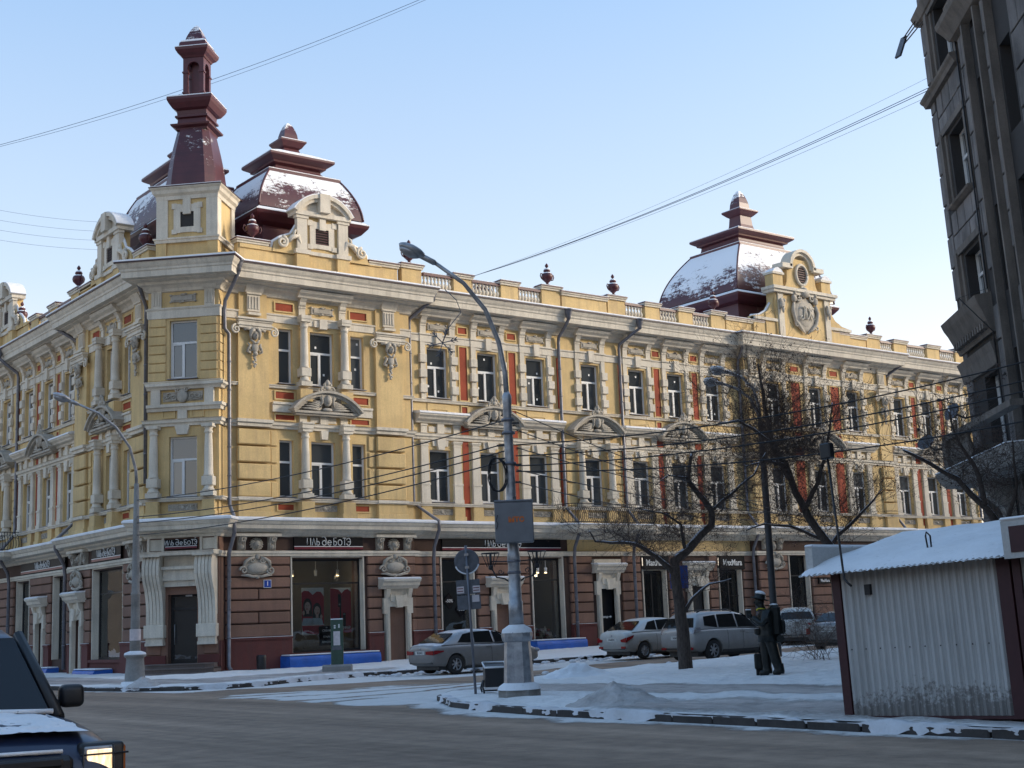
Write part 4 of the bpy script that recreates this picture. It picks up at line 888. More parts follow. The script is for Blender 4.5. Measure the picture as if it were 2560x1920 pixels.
# ---------------------------------------------------------------- drainpipes
def drain(F, pts, head=True):
    m = MB(); m.tube(pts, .085, 9)
    for i, (a, b) in enumerate(zip(pts, pts[1:])):
        if abs(a[2]-b[2]) > 2:
            n = int(abs(a[2]-b[2])/1.4)
            for k in range(1, n+1):
                t = k/(n+1); m.lathe([(.10, -.03), (.10, .03)], 9, tuple(lerp(a[j], b[j], t) for j in range(3)))
    d = part('drainpipe', m, 'pipe_grey', BLD, F)
    if head:
        h = pts[0]; link('hopper_head', MB().lathe([(.10, -.35), (.13, -.2), (.15, -.12), (.20, .0), (.20, .10), (.24, .12), (.24, .18)], 8, h).mesh('hopper', 'pipe_grey'), d, T())
    return d
def dp(s, o=0.0, zb=.3, jog=None, low=.75, sd=.55):
    y = -(o+.14)
    q = [(s+sd, -(o+1.08), 16.95), (s+sd, -(o+1.08), 16.62), (s+sd*.6, -(o+.85), 16.38), (s, y-.05, 15.85), (s, y, 15.6), (s, y, 7.2), (s+(jog or 0), -(o+low), 6.35), (s+(jog or 0), -(o+low), 5.95), (s+(jog or 0), y-.25, 5.2), (s+(jog or 0), y-.18, 4.7), (s+(jog or 0), y-.18, zb)]
    return q
drain(FR, dp(9.25, .0, .4, .9, .82, .75)); drain(FR, dp(18.32, 0, .5, .25, .82, -.05)); drain(FR, dp(22.45, 0, .5, .1, .82, .7)); drain(FR, dp(31.5, 0, .5, 0, .82, -.55)); drain(FR, dp(44.75, 0, .5, 0, .82, .8)); drain(FR, dp(53.8, 0, .5, 0, .82, 0))
drain(FR, [(-.18, -1.55, 16.95), (-.18, -1.55, 16.6), (-.25, -1.25, 16.2), (-.40, -.72, 15.5), (-.42, -.70, 15.0), (-.42, -.72, 14.3), (-.2, -.68, 14.1), (-.2, -.68, 6.9), (-.25, -1.22, 6.3), (-.25, -1.22, 5.7), (-.30, -.82, 4.9), (-.30, -.76, .35), (-.30, -.98, .2)])
drain(FL, [(.45, -1.3, 16.95), (.45, -1.25, 16.6), (.2, -.95, 16.2), (-.05, -.62, 15.6), (-.05, -.6, 8.0)]); drain(FL, dp(-9.3, 0, .3, -.9, .82, -.75)); drain(FL, dp(-18.3, 0, .3, -.2, .82, -.3))

# ---------------------------------------------------------------- parapet
PO = .40
def solid(F, s0, s1, top=18.10, panelled=True, o=PO):
    w = s1-s0
    p = put('parapet', 'par%.2f%.2f' % (w, top), lambda: bb(-w/2, w/2, -.35, 0, 17.3, top), 'yellow', F, (s0+s1)/2, o)
    cp = link('parapet_coping', cached('cop%.2f%.2f' % (w, top), lambda: bb(-w/2-.06, w/2+.06, -.42, .08, top, top+.10).o(-w/2-.10, w/2+.10, -.46, .13, top+.10, top+.17), 'cream'), p, T())
    link('coping_cap', cached('copm%.2f%.2f' % (w, top), lambda: bb(-w/2-.13, w/2+.13, -.49, .16, top+.172, top+.21), 'maroon_paint'), p, T())
    link('coping_snow', cached('cops%.2f%.2f' % (w, top), lambda: bb(-w/2-.11, w/2+.11, -.47, .15, top+.212, top+.255, bev=.018), 'snow'), p, T(), kind='stuff')
    return p
def post(F, s, w=1.1, top=18.10): return solid(F, s-w/2, s+w/2, top)
def balustrade(F, s0, s1):
    w = s1-s0; n = max(3, int(round(w/.215)))
    r = put('balustrade_rail', 'brail%.2f' % w, lambda: bb(-w/2, w/2, -.30, -.02, 18.02, 18.14), 'maroon_paint', F, (s0+s1)/2, PO)
    link('rail_snow', cached('brs%.2f' % w, lambda: bb(-w/2, w/2, -.28, -.03, 18.142, 18.18, bev=.015), 'snow'), r, T(), kind='stuff')
    link('balustrade_plinth', cached('bpl%.2f' % w, lambda: bb(-w/2, w/2, -.32, 0, 17.22, 17.36), 'yellow'), r, T())
    for k in range(n): link('baluster', cached('balu', baluster_mb, 'cream'), r, T(-w/2+w*(k+.5)/n, .16, 17.355))
def urn(F, s, z=18.36, o=PO-.18):
    u = put('urn', 'urn', urn_mb, 'maroon_paint', F, s, o, z); link('urn_snow', cached('urnsnow', urn_snow, 'snow'), u, T(), kind='stuff')
for F, k in ((FR, 1), (FL, -1)):
    def S(a, b): return (a, b) if k > 0 else (-b, -a)
    solid(F, *S(7.0, 8.5)); post(F, k*9.3, 1.1, 18.22); urn(F, k*9.3, 18.48)
    for a, b in ((10.0, 11.65), (12.82, 14.55), (15.7, 17.1), (22.85, 24.2), (25.4, 26.7), (27.9, 29.2)): balustrade(F, *S(a, b))
    for s in (12.25, 15.1, 24.8, 27.3): post(F, k*s, 1.05)
    solid(F, *S(17.15, 18.35), 18.18); solid(F, *S(18.45, 21.5), 18.02); solid(F, *S(21.6, 22.8), 18.18); urn(F, k*17.7, 18.44); urn(F, k*22.2, 18.44)
solid(FR, 29.3, 30.4, 18.18); urn(FR, 29.75, 18.44); solid(FR, 30.5, 33.5, 18.0); solid(FR, 39.8, 42.9, 18.0); solid(FR, 43.0, 44.3, 18.18); urn(FR, 43.75, 18.44)
for a, b in ((44.4, 45.6), (47.1, 49.0), (50.6, 52.2)): balustrade(FR, a, b)
for s in (46.35, 49.8, 52.9): post(FR, s, 1.3)

# ---------------------------------------------------------------- attic gables
def gable(F, c_):
    o = PO+.12
    g = put('attic_gable', 'agable', lambda: bb(-4.0, 3.2, -.5, -.10, 17.35, 18.05).o(-1.05, 1.05, -.5, 0, 17.35, 20.05).prism([(-2.45, 18.05), (-1.0, 18.05), (-1.0, 19.55), (-1.25, 19.35), (-1.5, 18.95), (-2.0, 18.75), (-2.35, 18.5)], .0, .3).prism([(2.45, 18.05), (2.35, 18.5), (2.0, 18.75), (1.5, 18.95), (1.25, 19.35), (1.0, 19.55), (1.0, 18.05)], .0, .3), 'yellow', F, c_, o)
    link('gable_base', cached('ggb', lambda: bb(-4.0, 3.2, -.5, -.04, 18.05, 18.22).o(-1.35, -.72, -.1, .16, 17.35, 18.1).o(.72, 1.35, -.1, .16, 17.35, 18.1), 'yellow'), g, T())
    link('gable_moulding', cached('ggm', lambda: bb(-1.42, -.66, -.1, .22, 18.08, 18.28).o(.66, 1.42, -.1, .22, 18.08, 18.28).o(-.66, .66, -.1, .10, 18.10, 18.26).o(-1.30, -.80, -.1, .14, 18.28, 19.72).o(.80, 1.30, -.1, .14, 18.28, 19.72).o(-1.36, -.74, -.1, .18, 19.72, 19.86).o(.74, 1.36, -.1, .18, 19.72, 19.86).o(-1.42, 1.42, -.5, .24, 19.86, 20.06), 'cream'), g, T())
    def ped():
        m = MB(); n = 12; Rr = 1.75; a0 = math.asin(1.5/Rr); zb = 20.06-Rr*math.cos(a0)
        for r0, r1, o2 in ((Rr-.16, Rr, .34), (Rr-.32, Rr-.16, .24)):
            for i in range(n):
                a, b = -a0+2*a0*i/n, -a0+2*a0*(i+1)/n
                m.prism([(r1*math.sin(a), zb+r1*math.cos(a)), (r1*math.sin(b), zb+r1*math.cos(b)), (r0*math.sin(b), zb+r0*math.cos(b)), (r0*math.sin(a), zb+r0*math.cos(a))], -o2, .5)
        m.prism([(-1.2, 20.06)]+[((Rr-.32)*math.sin(-a0+2*a0*i/n), zb+(Rr-.32)*math.cos(-a0+2*a0*i/n)) for i in range(n+1)]+[(1.2, 20.06)], -.06, .4)
        m.o(-.26, .26, 0, .40, 20.06, 20.92); return m
    link('gable_pediment', cached('ggp', ped, 'cream'), g, T())
    def arcsnow():
        m = MB(); n = 12; Rr = 1.75; a0 = math.asin(1.5/Rr); zb = 20.06-Rr*math.cos(a0)
        for i in range(n):
            a, b = -a0+2*a0*i/n, -a0+2*a0*(i+1)/n
            m.prism([((Rr+.05)*math.sin(a), zb+(Rr+.05)*math.cos(a)), ((Rr+.05)*math.sin(b), zb+(Rr+.05)*math.cos(b)), ((Rr+.005)*math.sin(b), zb+(Rr+.005)*math.cos(b)), ((Rr+.005)*math.sin(a), zb+(Rr+.005)*math.cos(a))], -.33, .5)
        return m
    link('gable_snow', cached('ggs', arcsnow, 'snow'), g, T(), kind='stuff')
    link('vent_surround', cached('ggv', lambda: bb(-.62, -.34, 0, .07, 18.42, 19.68).o(.34, .62, 0, .07, 18.42, 19.68).o(-.34, .34, 0, .07, 19.36, 19.66).o(-.34, .34, 0, .07, 18.44, 18.64).o(-.74, -.5, 0, .09, 19.46, 19.72).o(.5, .74, 0, .09, 19.46, 19.72).o(-.74, -.5, 0, .09, 18.38, 18.6).o(.5, .74, 0, .09, 18.38, 18.6).o(-.16, .16, 0, .14, 19.3, 19.86), 'cream'), g, T())
    link('vent_opening', cached('ggo', lambda: bb(-.34, .34, -.02, .015, 18.64, 19.36), 'dark_room'), g, T())
    for k in range(6): link('louvre', cached('louv', lambda: MB().prismx([(0, 0), (-.06, -.045), (-.06, -.03), (0, .015)], -.34, .34), 'maroon_paint'), g, T(0, 0, 18.71+.115*k))
    def scr(sx):
        m = MB(); spiral(m, (sx*2.02, 18.50), .26, 1.6, .085, sx, -.10, math.pi/2, 34, 7); m.tube([(sx*1.76, -.08, 18.52), (sx*1.55, -.12, 18.78), (sx*1.25, -.10, 18.86), (sx*1.12, -.06, 18.52), (sx*1.06, -.04, 18.36)], [.08, .12, .13, .09, .04], 7)
        m.tube([(sx*1.5, -.1, 18.8), (sx*1.42, -.12, 19.06), (sx*1.32, -.08, 19.18)], [.06, .07, .02], 6); return m
    for sx in (-1, 1):
        link('gable_scroll', cached('gscr%d' % sx, lambda: scr(sx), 'cream'), g, T())
        link('gable_snow', cached('gsn%d' % sx, lambda: MB().tube([(sx*2.5, .14, 18.10), (sx*2.4, .14, 18.53), (sx*2.0, .14, 18.80), (sx*1.5, .14, 19.0), (sx*1.25, .14, 19.4), (sx*1.05, .14, 19.6)], .07, 5), 'snow'), g, T(), kind='stuff')
    return g
gable(FR, 4.42); gable(FL, -4.42); gable(FL, -19.2)
solid(FR, .35, 1.75, 18.25); urn(FR, 1.15, 18.5); urn(FL, -1.15, 18.5); solid(FL, -1.75, -.35, 18.25)
# central gable with oculus, crowned monogram and ball posts
GC = 37.0
def gcen():
    m = MB(); m.o(-3.3, 3.3, -.6, 0, 17.35, 18.75).o(-2.45, 2.45, -.6, .08, 17.35, 20.1)
    m.prism([(-4.3, 17.5), (-2.4, 17.5), (-2.4, 20.0), (-2.6, 19.4), (-3.0, 18.9), (-3.6, 18.6), (-4.3, 18.5)], .05, .5); m.prism([(4.3, 17.5), (4.3, 18.5), (3.6, 18.6), (3.0, 18.9), (2.6, 19.4), (2.4, 20.0), (2.4, 17.5)], .05, .5)
    m.prism([(-1.6, 20.3), (1.6, 20.3), (1.3, 20.8), (1.15, 21.9), (.9, 22.3), (-.9, 22.3), (-1.15, 21.9), (-1.3, 20.8)], -.04, .6)
    return m
gc = put('attic_gable', 'gcen', gcen, 'yellow', FR, GC, PO+.15)
link('gable_moulding', MB().o(-2.75, 2.75, -.6, .30, 20.05, 20.22).o(-2.85, 2.85, -.6, .40, 20.22, 20.40).o(-2.3, -1.85, 0, .16, 17.4, 20.05).o(1.85, 2.3, 0, .16, 17.4, 20.05).o(-4.3, -2.2, -.3, .10, 18.28, 18.45).o(2.2, 4.3, -.3, .10, 18.28, 18.45).mesh('gm', 'cream'), gc, T())
def arch2():
    m = MB(); n = 14
    for r0, r1, o2 in ((.80, .98, .16), (.98, 1.16, .30)):
        for i in range(n):
            a, b = math.pi*i/n, math.pi*(i+1)/n; m.prism([(r1*math.cos(a), 21.75+r1*math.sin(a)), (r0*math.cos(a), 21.75+r0*math.sin(a)), (r0*math.cos(b), 21.75+r0*math.sin(b)), (r1*math.cos(b), 21.75+r1*math.sin(b))], -o2, .5)
    for sx in (-1, 1): m.o(*sorted((sx*.92, sx*1.85)), -.5, .30, 21.62, 21.90)
    return m
link('gable_pediment', arch2().mesh('gp2', 'cream'), gc, T())
link('oculus_ring', MB().tube([(.50*math.cos(2*math.pi*k/22), -.10, 21.35+.62*math.sin(2*math.pi*k/22)) for k in range(23)], .10, 7).o(-.12, .12, 0, .16, 20.4, 20.72).mesh('oc', 'cream'), gc, T())
link('oculus_vent', MB().lathe([(.50, 0), (.50, .02)], 20).mesh('ov', 'dark_room'), gc, T(0, -.05, 21.35) @ Matrix.Rotation(math.pi/2, 4, 'X') @ Matrix.Diagonal((1, 1.22, 1, 1)))
for k in range(8):
    z = -.50+.143*k; w = .47*math.sqrt(max(0, 1-(z/.60)**2)); link('louvre', MB().prismx([(0, 0), (-.05, -.05), (-.05, -.035), (0, .015)], -w, w).mesh('lv', 'maroon_paint'), gc, T(0, -.075, 21.35+z))
for sx in (-1, 1):
    bp_ = link('ball_post', MB().o(-.42, .42, -.5, .12, 20.42, 21.15).mesh('bp', 'yellow'), gc, T(sx*2.15, 0, 0)); link('post_cap', MB().o(-.50, .50, -.56, .20, 21.15, 21.28).mesh('bpc', 'cream'), bp_, T())
    link('post_snow', MB().prism([(-.46, 21.28), (.46, 21.28), (.30, 21.46), (0, 21.58), (-.30, 21.46)], -.18, .5).mesh('bps', 'snow'), bp_, T(), kind='stuff')
    link('leaf_drop', MB().ball((0, -.12, 0), (.24, .10, .34), 9, 7).ball((0, -.16, -.34), (.10, .08, .22), 8, 6).ball((-.14, -.14, .2), (.12, .09, .13), 7, 5).ball((.14, -.14, .2), (.12, .09, .13), 7, 5).mesh('ld', 'stone_relief'), gc, T(sx*2.08, -.14, 19.35))
    link('gable_snow', MB().tube([(sx*4.3, .28, 18.52), (sx*3.6, .28, 18.64), (sx*3.0, .28, 18.95), (sx*2.6, .28, 19.45)], .08, 5).mesh('gs', 'snow'), gc, T(), kind='stuff')
def mono():
    m = MB(); m.ball((0, -.06, -.25), (.95, .12, 1.05), 16, 10); m.ball((0, -.10, -.25), (.72, .13, .82), 16, 10)
    for sx in (-1, 1):
        m.tube([(sx*.95, -.12, .35), (sx*1.1, -.14, -.1), (sx*.92, -.14, -.75), (sx*.5, -.14, -1.15), (sx*.1, -.12, -1.42)], [.10, .13, .12, .11, .05], 7)
        spiral(m, (sx*.62, .72), .26, 1.4, .09, sx, -.16, 0); m.ball((sx*.95, -.15, .62), (.22, .15, .26), 9, 7); m.ball((sx*.92, -.18, .95), .15, 8, 6)
        spiral(m, (sx*.85, -.95), .2, 1.3, .06, -sx, -.14, 0)
    m.ball((0, -.2, .95), (.40, .2, .22), 10, 7); m.ball((0, -.2, 1.22), (.22, .16, .16), 9, 6)
    for k in range(5): m.ball((-.32+.16*k, -.28, 1.1+.06*(2-abs(k-2))), .07, 7, 5)
    return m
mg = link('monogram_cartouche', mono().mesh('mono', 'stone_relief'), gc, T(-.02, -.06, 19.2))
def letters():
    m = MB(); y = -.26                                       # interlaced script initials, cut in relief
    m.tube([(-.42, y, .26), (-.30, y, .36), (-.18, y, .20), (-.26, y, -.34), (-.44, y, -.48), (-.56, y, -.32), (-.44, y, -.20)], .04, 6)
    m.tube([(-.10, y-.02, .34), (-.08, y-.02, -.40)], .045, 6); m.tube([(-.22, y-.02, .34), (.10, y-.02, .30), (.28, y-.02, .0), (.12, y-.02, -.36), (-.20, y-.02, -.40)], .04, 6)
    m.tube([(.28, y, .34), (.34, y, -.42)], .042, 6); m.tube([(.58, y, .32), (.36, y, .0), (.60, y, -.40), (.68, y, -.32)], .038, 6); spiral(m, (.56, .26), .09, 1.2, .03, 1, y, 0); return m
link('carved_initials', letters().mesh('init', 'cream'), gc, T(-.02, -.06, 19.02))

# ---------------------------------------------------------------- domes and spire
def rloft(tiers, mi=0, cap=True):
    m = MB(); v = []
    for hx, hy, z in tiers: v += [(-hx, -hy, z), (hx, -hy, z), (hx, hy, z), (-hx, hy, z)]
    f = [(4*i+k, 4*i+(k+1) % 4, 4*i+4+(k+1) % 4, 4*i+4+k) for i in range(len(tiers)-1) for k in range(4)]
    if cap: f.append(tuple(4*(len(tiers)-1)+k for k in range(4)))
    return m.add(v, f, mi)
def dome(name_c, M, ex, ey, ze, rx, ry, zr, cx, cy, zc, c2, z2, za, base):
    """square-plan dome: flared skirt, eave, bulging shell, railed cap, lantern and bullet finial"""
    d = link('dome_roof', rloft([(ex-.35, ey-.35, base), (ex-.55, ey-.55, base+.5*(ze-base)), (ex-.62, ey-.62, ze-.55), (ex-.30, ey-.30, ze-.42), (ex-.05, ey-.05, ze-.14), (ex, ey, ze), (ex-.10, ey-.10, ze+.02)]).mesh('skirt', 'maroon_paint'), BLD, M)
    sh = []; n = 14
    for i in range(n+1):
        t = i/n; q = 1-(.88*t**1.9+.12*t)
        sh.append((lerp(rx+.10, ex-.22, q), lerp(ry+.10, ey-.22, q), lerp(ze+.24, zr-.12, t)))
    link('dome_shell', rloft(sh).mesh('shell', 'roof_dome'), d, T())
    link('eave_snow', rloft([(ex-.01, ey-.01, ze+.004), (ex-.01, ey-.01, ze+.05), (ex-.22, ey-.22, ze+.20), (ex-.3, ey-.3, ze+.22)]).mesh('esn', 'snow'), d, T(), kind='stuff')
    for sx in (-1, 1):
        for sy in (-1, 1): link('hip_ridge', MB().tube([(sx*a*1.0, sy*b*1.0, z) for a, b, z in sh], .055, 5).mesh('hip', 'roof_metal'), d, T())
    link('dome_gallery', rloft([(rx, ry, zr-.22), (rx+.12, ry+.12, zr-.16), (rx+.12, ry+.12, zr), (rx-.05, ry-.05, zr+.05), (rx-.35, ry-.35, zr+.12), (cx-.50, cy-.50, zr+.35), (cx-.52, cy-.52, zc-.45), (cx-.32, cy-.32, zc-.38), (cx-.30, cy-.30, zc-.30), (cx-.06, cy-.06, zc-.16), (cx, cy, zc-.10), (cx, cy, zc)]).mesh('gal', 'maroon_paint'), d, T())
    link('gallery_snow', rloft([(rx+.11, ry+.11, zr+.004), (rx+.10, ry+.10, zr+.04), (rx-.4, ry-.4, zr+.16)]).mesh('gsn', 'snow'), d, T(), kind='stuff')
    link('cap_snow', rloft([(cx-.01, cy-.01, zc+.004), (cx-.02, cy-.02, zc+.05), (c2*1.25, c2*1.1, zc+.42)]).mesh('csn', 'snow'), d, T(), kind='stuff')
    l2 = c2*.62
    link('dome_lantern', rloft([(l2+.34, l2+.26, zc+.24), (l2+.33, l2+.25, zc+.34), (l2+.16, l2+.10, zc+.42), (l2+.02, l2-.02, lerp(zc+.42, z2-.38, .45)), (l2-.03, l2-.07, z2-.40), (l2+.08, l2+.04, z2-.32), (c2-.06, c2-.10, z2-.14), (c2, c2-.06, z2-.08), (c2, c2-.06, z2)]).mesh('lan', 'maroon_paint'), d, T())
    h = za-z2; link('bullet_finial', rloft([(l2*.86, l2*.80, z2+.001), (l2*.88, l2*.82, z2+.12*h), (l2*.80, l2*.75, z2+.36*h), (l2*.64, l2*.60, z2+.60*h), (l2*.42, l2*.40, z2+.82*h), (l2*.22, l2*.20, z2+.95*h), (l2*.06, l2*.06, za)]).mesh('fin', 'roof_spire'), d, T())
    link('finial_snow', rloft([(c2-.02, c2-.08, z2+.004), (c2-.06, c2-.12, z2+.05), (l2*.9, l2*.85, z2+.14)]).mesh('fsn', 'snow'), d, T(), kind='stuff')
    return d
D1 = (2.95, 2.5, 20.37, 1.78, 1.55, 22.70, 1.70, 1.50, 23.62, .68, 24.72, 25.72, 17.6)
dome('a', T(4.85, 3.3, 0), *D1); dome('b', FL @ T(-4.85, 3.3, 0), *D1)
dome('c', T(37.45, 4.25, 0), 4.6, 3.55, 20.20, 2.45, 2.0, 23.85, 2.55, 2.1, 24.80, .85, 26.65, 28.05, 17.6)
# flat roof under snow
part('main_roof', MB().add([(-1.4, 46, 17.5), (-1.4, 3.6, 17.5), (1.0, .5, 17.5), (53.8, .5, 17.5), (53.8, 14, 17.5), (14, 14, 17.5), (14, 46, 17.5)], [(0, 1, 2, 3, 4, 5, 6)]), 'snow_roof', BLD)
dm = link('roof_dormer', MB().prism([(-.55, 17.5), (.55, 17.5), (.55, 18.6)]+[(.55*math.cos(a*math.pi/8), 18.6+.55*math.sin(a*math.pi/8)) for a in range(1, 8)]+[(-.55, 18.6)], 0, 3.2).mesh('dorm', 'roof_metal'), BLD, T(16.3, 3.6, 0) @ RZ(-.7))
link('dormer_hood', MB().tube([(.62*math.cos(a*math.pi/8), -.04, 18.6+.62*math.sin(a*math.pi/8)) for a in range(-2, 11)], .06, 6).mesh('dh', 'pipe_grey'), dm, T())
# corner tower box and spire
FT = T(-1.46, .70, 0) @ RZ(-math.pi/4)
tw = part('corner_tower', MB().box(-1.30, 1.30, 0, 2.2, 17.3, 20.7), 'yellow', BLD, FT)
link('tower_trim', MB().box(-1.40, 1.40, -.10, 2.3, 17.3, 17.62).box(-1.38, -.92, -.08, .4, 17.62, 18.25).box(.92, 1.38, -.08, .4, 17.62, 18.25).mesh('tt0', 'yellow'), tw, T())
link('tower_moulding', MB().sweep([(0, 18.25), (.12, 18.25), (.14, 18.36), (.18, 18.40), (.18, 18.46), (0, 18.50)], [(-1.3, 2.2), (-1.3, 0), (1.3, 0), (1.3, 2.2)]).sweep([(0, 20.18), (.08, 20.18), (.10, 20.34), (.20, 20.44), (.24, 20.58), (.32, 20.66), (.32, 20.74), (0, 20.8)], [(-1.3, 2.2), (-1.3, 0), (1.3, 0), (1.3, 2.2)]).box(-1.37, -.86, -.07, .0, 18.5, 20.2).box(.86, 1.37, -.07, .0, 18.5, 20.2).box(1.3, 1.365, 0, .42, 18.5, 20.2).box(1.3, 1.365, 1.78, 2.2, 18.5, 20.2).mesh('tt1', 'cream'), tw, T())
link('vent_surround', MB().o(-.60, -.30, 0, .06, 18.68, 19.98).o(.30, .60, 0, .06, 18.68, 19.98).o(-.30, .30, 0, .06, 19.62, 19.94).o(-.30, .30, 0, .06, 18.70, 18.94).o(-.68, -.46, 0, .08, 19.76, 20.0).o(.46, .68, 0, .08, 19.76, 20.0).o(-.68, -.46, 0, .08, 18.64, 18.84).o(.46, .68, 0, .08, 18.64, 18.84).o(-.17, .17, 0, .12, 19.5, 20.2).mesh('tv', 'cream'), tw, T())
link('vent_opening', MB().o(-.30, .30, -.05, .012, 18.94, 19.62).mesh('tvo', 'dark_room'), tw, T())
link('tower_snow', MB().box(-1.58, 1.58, -.28, 2.45, 20.745, 20.79).mesh('tsn', 'snow'), tw, T(), kind='stuff')
link('tower_eave', MB().box(-1.64, 1.64, -.34, 2.5, 20.70, 20.742).mesh('tev', 'maroon_steel'), tw, T())
def octa(tiers):                                           # chamfered square tiers: half width, chamfer, height
    m = MB(); v = []
    for h, k, z in tiers: v += [(-h+k, -h, z), (h-k, -h, z), (h, -h+k, z), (h, h-k, z), (h-k, h, z), (-h+k, h, z), (-h, h-k, z), (-h, -h+k, z)]
    n = len(tiers); m.add(v, [(8*i+k, 8*i+(k+1) % 8, 8*i+8+(k+1) % 8, 8*i+8+k) for i in range(n-1) for k in range(8)]+[tuple(8*(n-1)+k for k in range(8))]); return m
spi = link('spire', octa([(1.12, .36, 20.78), (1.08, .34, 21.3), (1.0, .32, 22.0), (.88, .28, 22.7), (.76, .24, 23.3), (.70, .22, 23.62)]).mesh('sp0', 'roof_spire'), BLD, FT @ T(0, 1.15, 0))
link('spire_cornice', rloft([(.70, .70, 23.52), (.72, .72, 23.60), (.88, .88, 23.68), (.90, .90, 23.76), (.66, .66, 23.80), (.64, .64, 24.05), (.74, .74, 24.10), (.74, .74, 24.18), (.66, .66, 24.22), (.68, .68, 24.42), (.82, .82, 24.50), (.96, .96, 24.72), (1.02, 1.02, 24.86), (1.02, 1.02, 24.98)]).mesh('sp1', 'maroon_paint'), spi, T())
def belfry():
    m = MB(); h = .47; w = .20; z0 = 25.0; z1 = 27.0
    for sx in (-1, 1):
        for sy in (-1, 1):
            m.box(*sorted((sx*h, sx*(h-w))), *sorted((sy*h, sy*(h-w))), z0, z1)
            for zc_ in (25.30, 26.25): m.box(*sorted((sx*(h+.035), sx*(h-w-.03))), *sorted((sy*(h+.035), sy*(h-w-.03))), zc_, zc_+.07)
    n = 8; r = h-w
    for k in range(4):                                     # arched head on each side
        q = MB(); q.prism([(-r, 27.0), (-r, 26.50)]+[(-r*math.cos(math.pi*i/n), 26.50+r*math.sin(math.pi*i/n)) for i in range(1, n)]+[(r, 26.50), (r, 27.0)], -h, -h+w*.8); m.merge(q, RZ(k*math.pi/2))
    m.box(-.17, .17, -.17, .17, z0, z1); return m
link('spire_belfry', belfry().mesh('sp2', 'maroon_paint'), spi, T())
link('spire_cap', rloft([(.50, .50, 26.96), (.54, .54, 27.04), (.66, .66, 27.14), (.74, .74, 27.28), (.76, .76, 27.40), (.62, .62, 27.44), (.60, .60, 27.66), (.56, .56, 27.70)]).mesh('sp3', 'maroon_paint'), spi, T())
link('bullet_finial', rloft([(.42, .42, 27.70), (.41, .41, 27.82), (.34, .34, 28.06), (.24, .24, 28.32), (.13, .13, 28.54), (.03, .03, 28.66)]).mesh('sp4', 'roof_spire'), spi, T())
link('spire_snow', rloft([(1.01, 1.01, 24.984), (1.0, 1.0, 25.03), (.5, .5, 25.08)]).merge(rloft([(.75, .75, 27.404), (.74, .74, 27.44), (.62, .62, 27.47)])).merge(rloft([(.56, .56, 27.704), (.55, .55, 27.76), (.40, .40, 27.86)])).mesh('sps', 'snow'), spi, T(), kind='stuff')

# ================================================================ ground
import numpy as np
def seg_dist(px, py, poly):
    """distance to a polyline and which points lie near it (numpy)"""
    best = np.full(px.shape, 1e9)
    for (ax, ay), (bx, by) in zip(poly, poly[1:]):
        dx, dy = bx-ax, by-ay; L2 = dx*dx+dy*dy; t = np.clip(((px-ax)*dx+(py-ay)*dy)/L2, 0, 1)
        best = np.minimum(best, np.hypot(px-ax-t*dx, py-ay-t*dy))
    return best
def inside(px, py, poly):
    r = np.zeros(px.shape, bool); n = len(poly)
    for i in range(n):
        x0, y0 = poly[i]; x1, y1 = poly[(i+1) % n]
        c_ = ((y0 > py) != (y1 > py)) & (px < (x1-x0)*(py-y0)/((y1-y0) if y1 != y0 else 1e-9)+x0); r ^= c_
    return r
def closest(px, py, poly):
    best = np.full(px.shape, 1e9); cx = px.copy(); cy = py.copy(); n = len(poly)
    for i in range(n):
        ax, ay = poly[i]; bx, by = poly[(i+1) % n]; dx, dy = bx-ax, by-ay; L2 = dx*dx+dy*dy
        t = np.clip(((px-ax)*dx+(py-ay)*dy)/L2, 0, 1); qx, qy = ax+t*dx, ay+t*dy; d = np.hypot(px-qx, py-qy); m_ = d < best
        best = np.where(m_, d, best); cx = np.where(m_, qx, cx); cy = np.where(m_, qy, cy)
    return best, cx, cy
def rz(x): return np.where(x < 2, 0, np.where(x < 32, 0.012*(x-2), 0.36))
def vnoise(x, y, s, seed=0.0):
    return np.array([noise.fractal(Vector((a*s+seed, b*s-seed, seed*.37)), 0.8, 2.1, 4) for a, b in zip(x, y)])
def grid_mesh(name, x0, x1, y0, y1, st, fz, attr, mat, poly=None):
    xs = np.arange(x0, x1+1e-6, st); ys = np.arange(y0, y1+1e-6, st); X, Y = np.meshgrid(xs, ys); sh = X.shape; X = X.ravel(); Y = Y.ravel(); nx = len(xs)
    I = np.arange(len(X)).reshape(sh); Q = np.stack([I[:-1, :-1], I[:-1, 1:], I[1:, 1:], I[1:, :-1]], -1).reshape(-1, 4)
    if poly is not None:
        ins = inside(X, Y, poly); Q = Q[ins[Q].any(1)]; d, cx, cy = closest(X, Y, poly); X = np.where(ins, X, cx); Y = np.where(ins, Y, cy)
        used = np.zeros(len(X), bool); used[Q.ravel()] = True; mp = np.cumsum(used)-1; X = X[used]; Y = Y[used]; Q = mp[Q]
    Z = fz(X, Y); me = bpy.data.meshes.new(name); me.from_pydata(np.stack([X, Y, Z], -1).tolist(), [], Q.tolist()); me.materials.append(MAT[mat])
    a = me.attributes.new('mask', 'FLOAT', 'POINT'); a.data.foreach_set('value', np.clip(attr(X, Y), 0, 1).astype(np.float32))
    me.polygons.foreach_set('use_smooth', [True]*len(me.polygons)); me.update(); return me
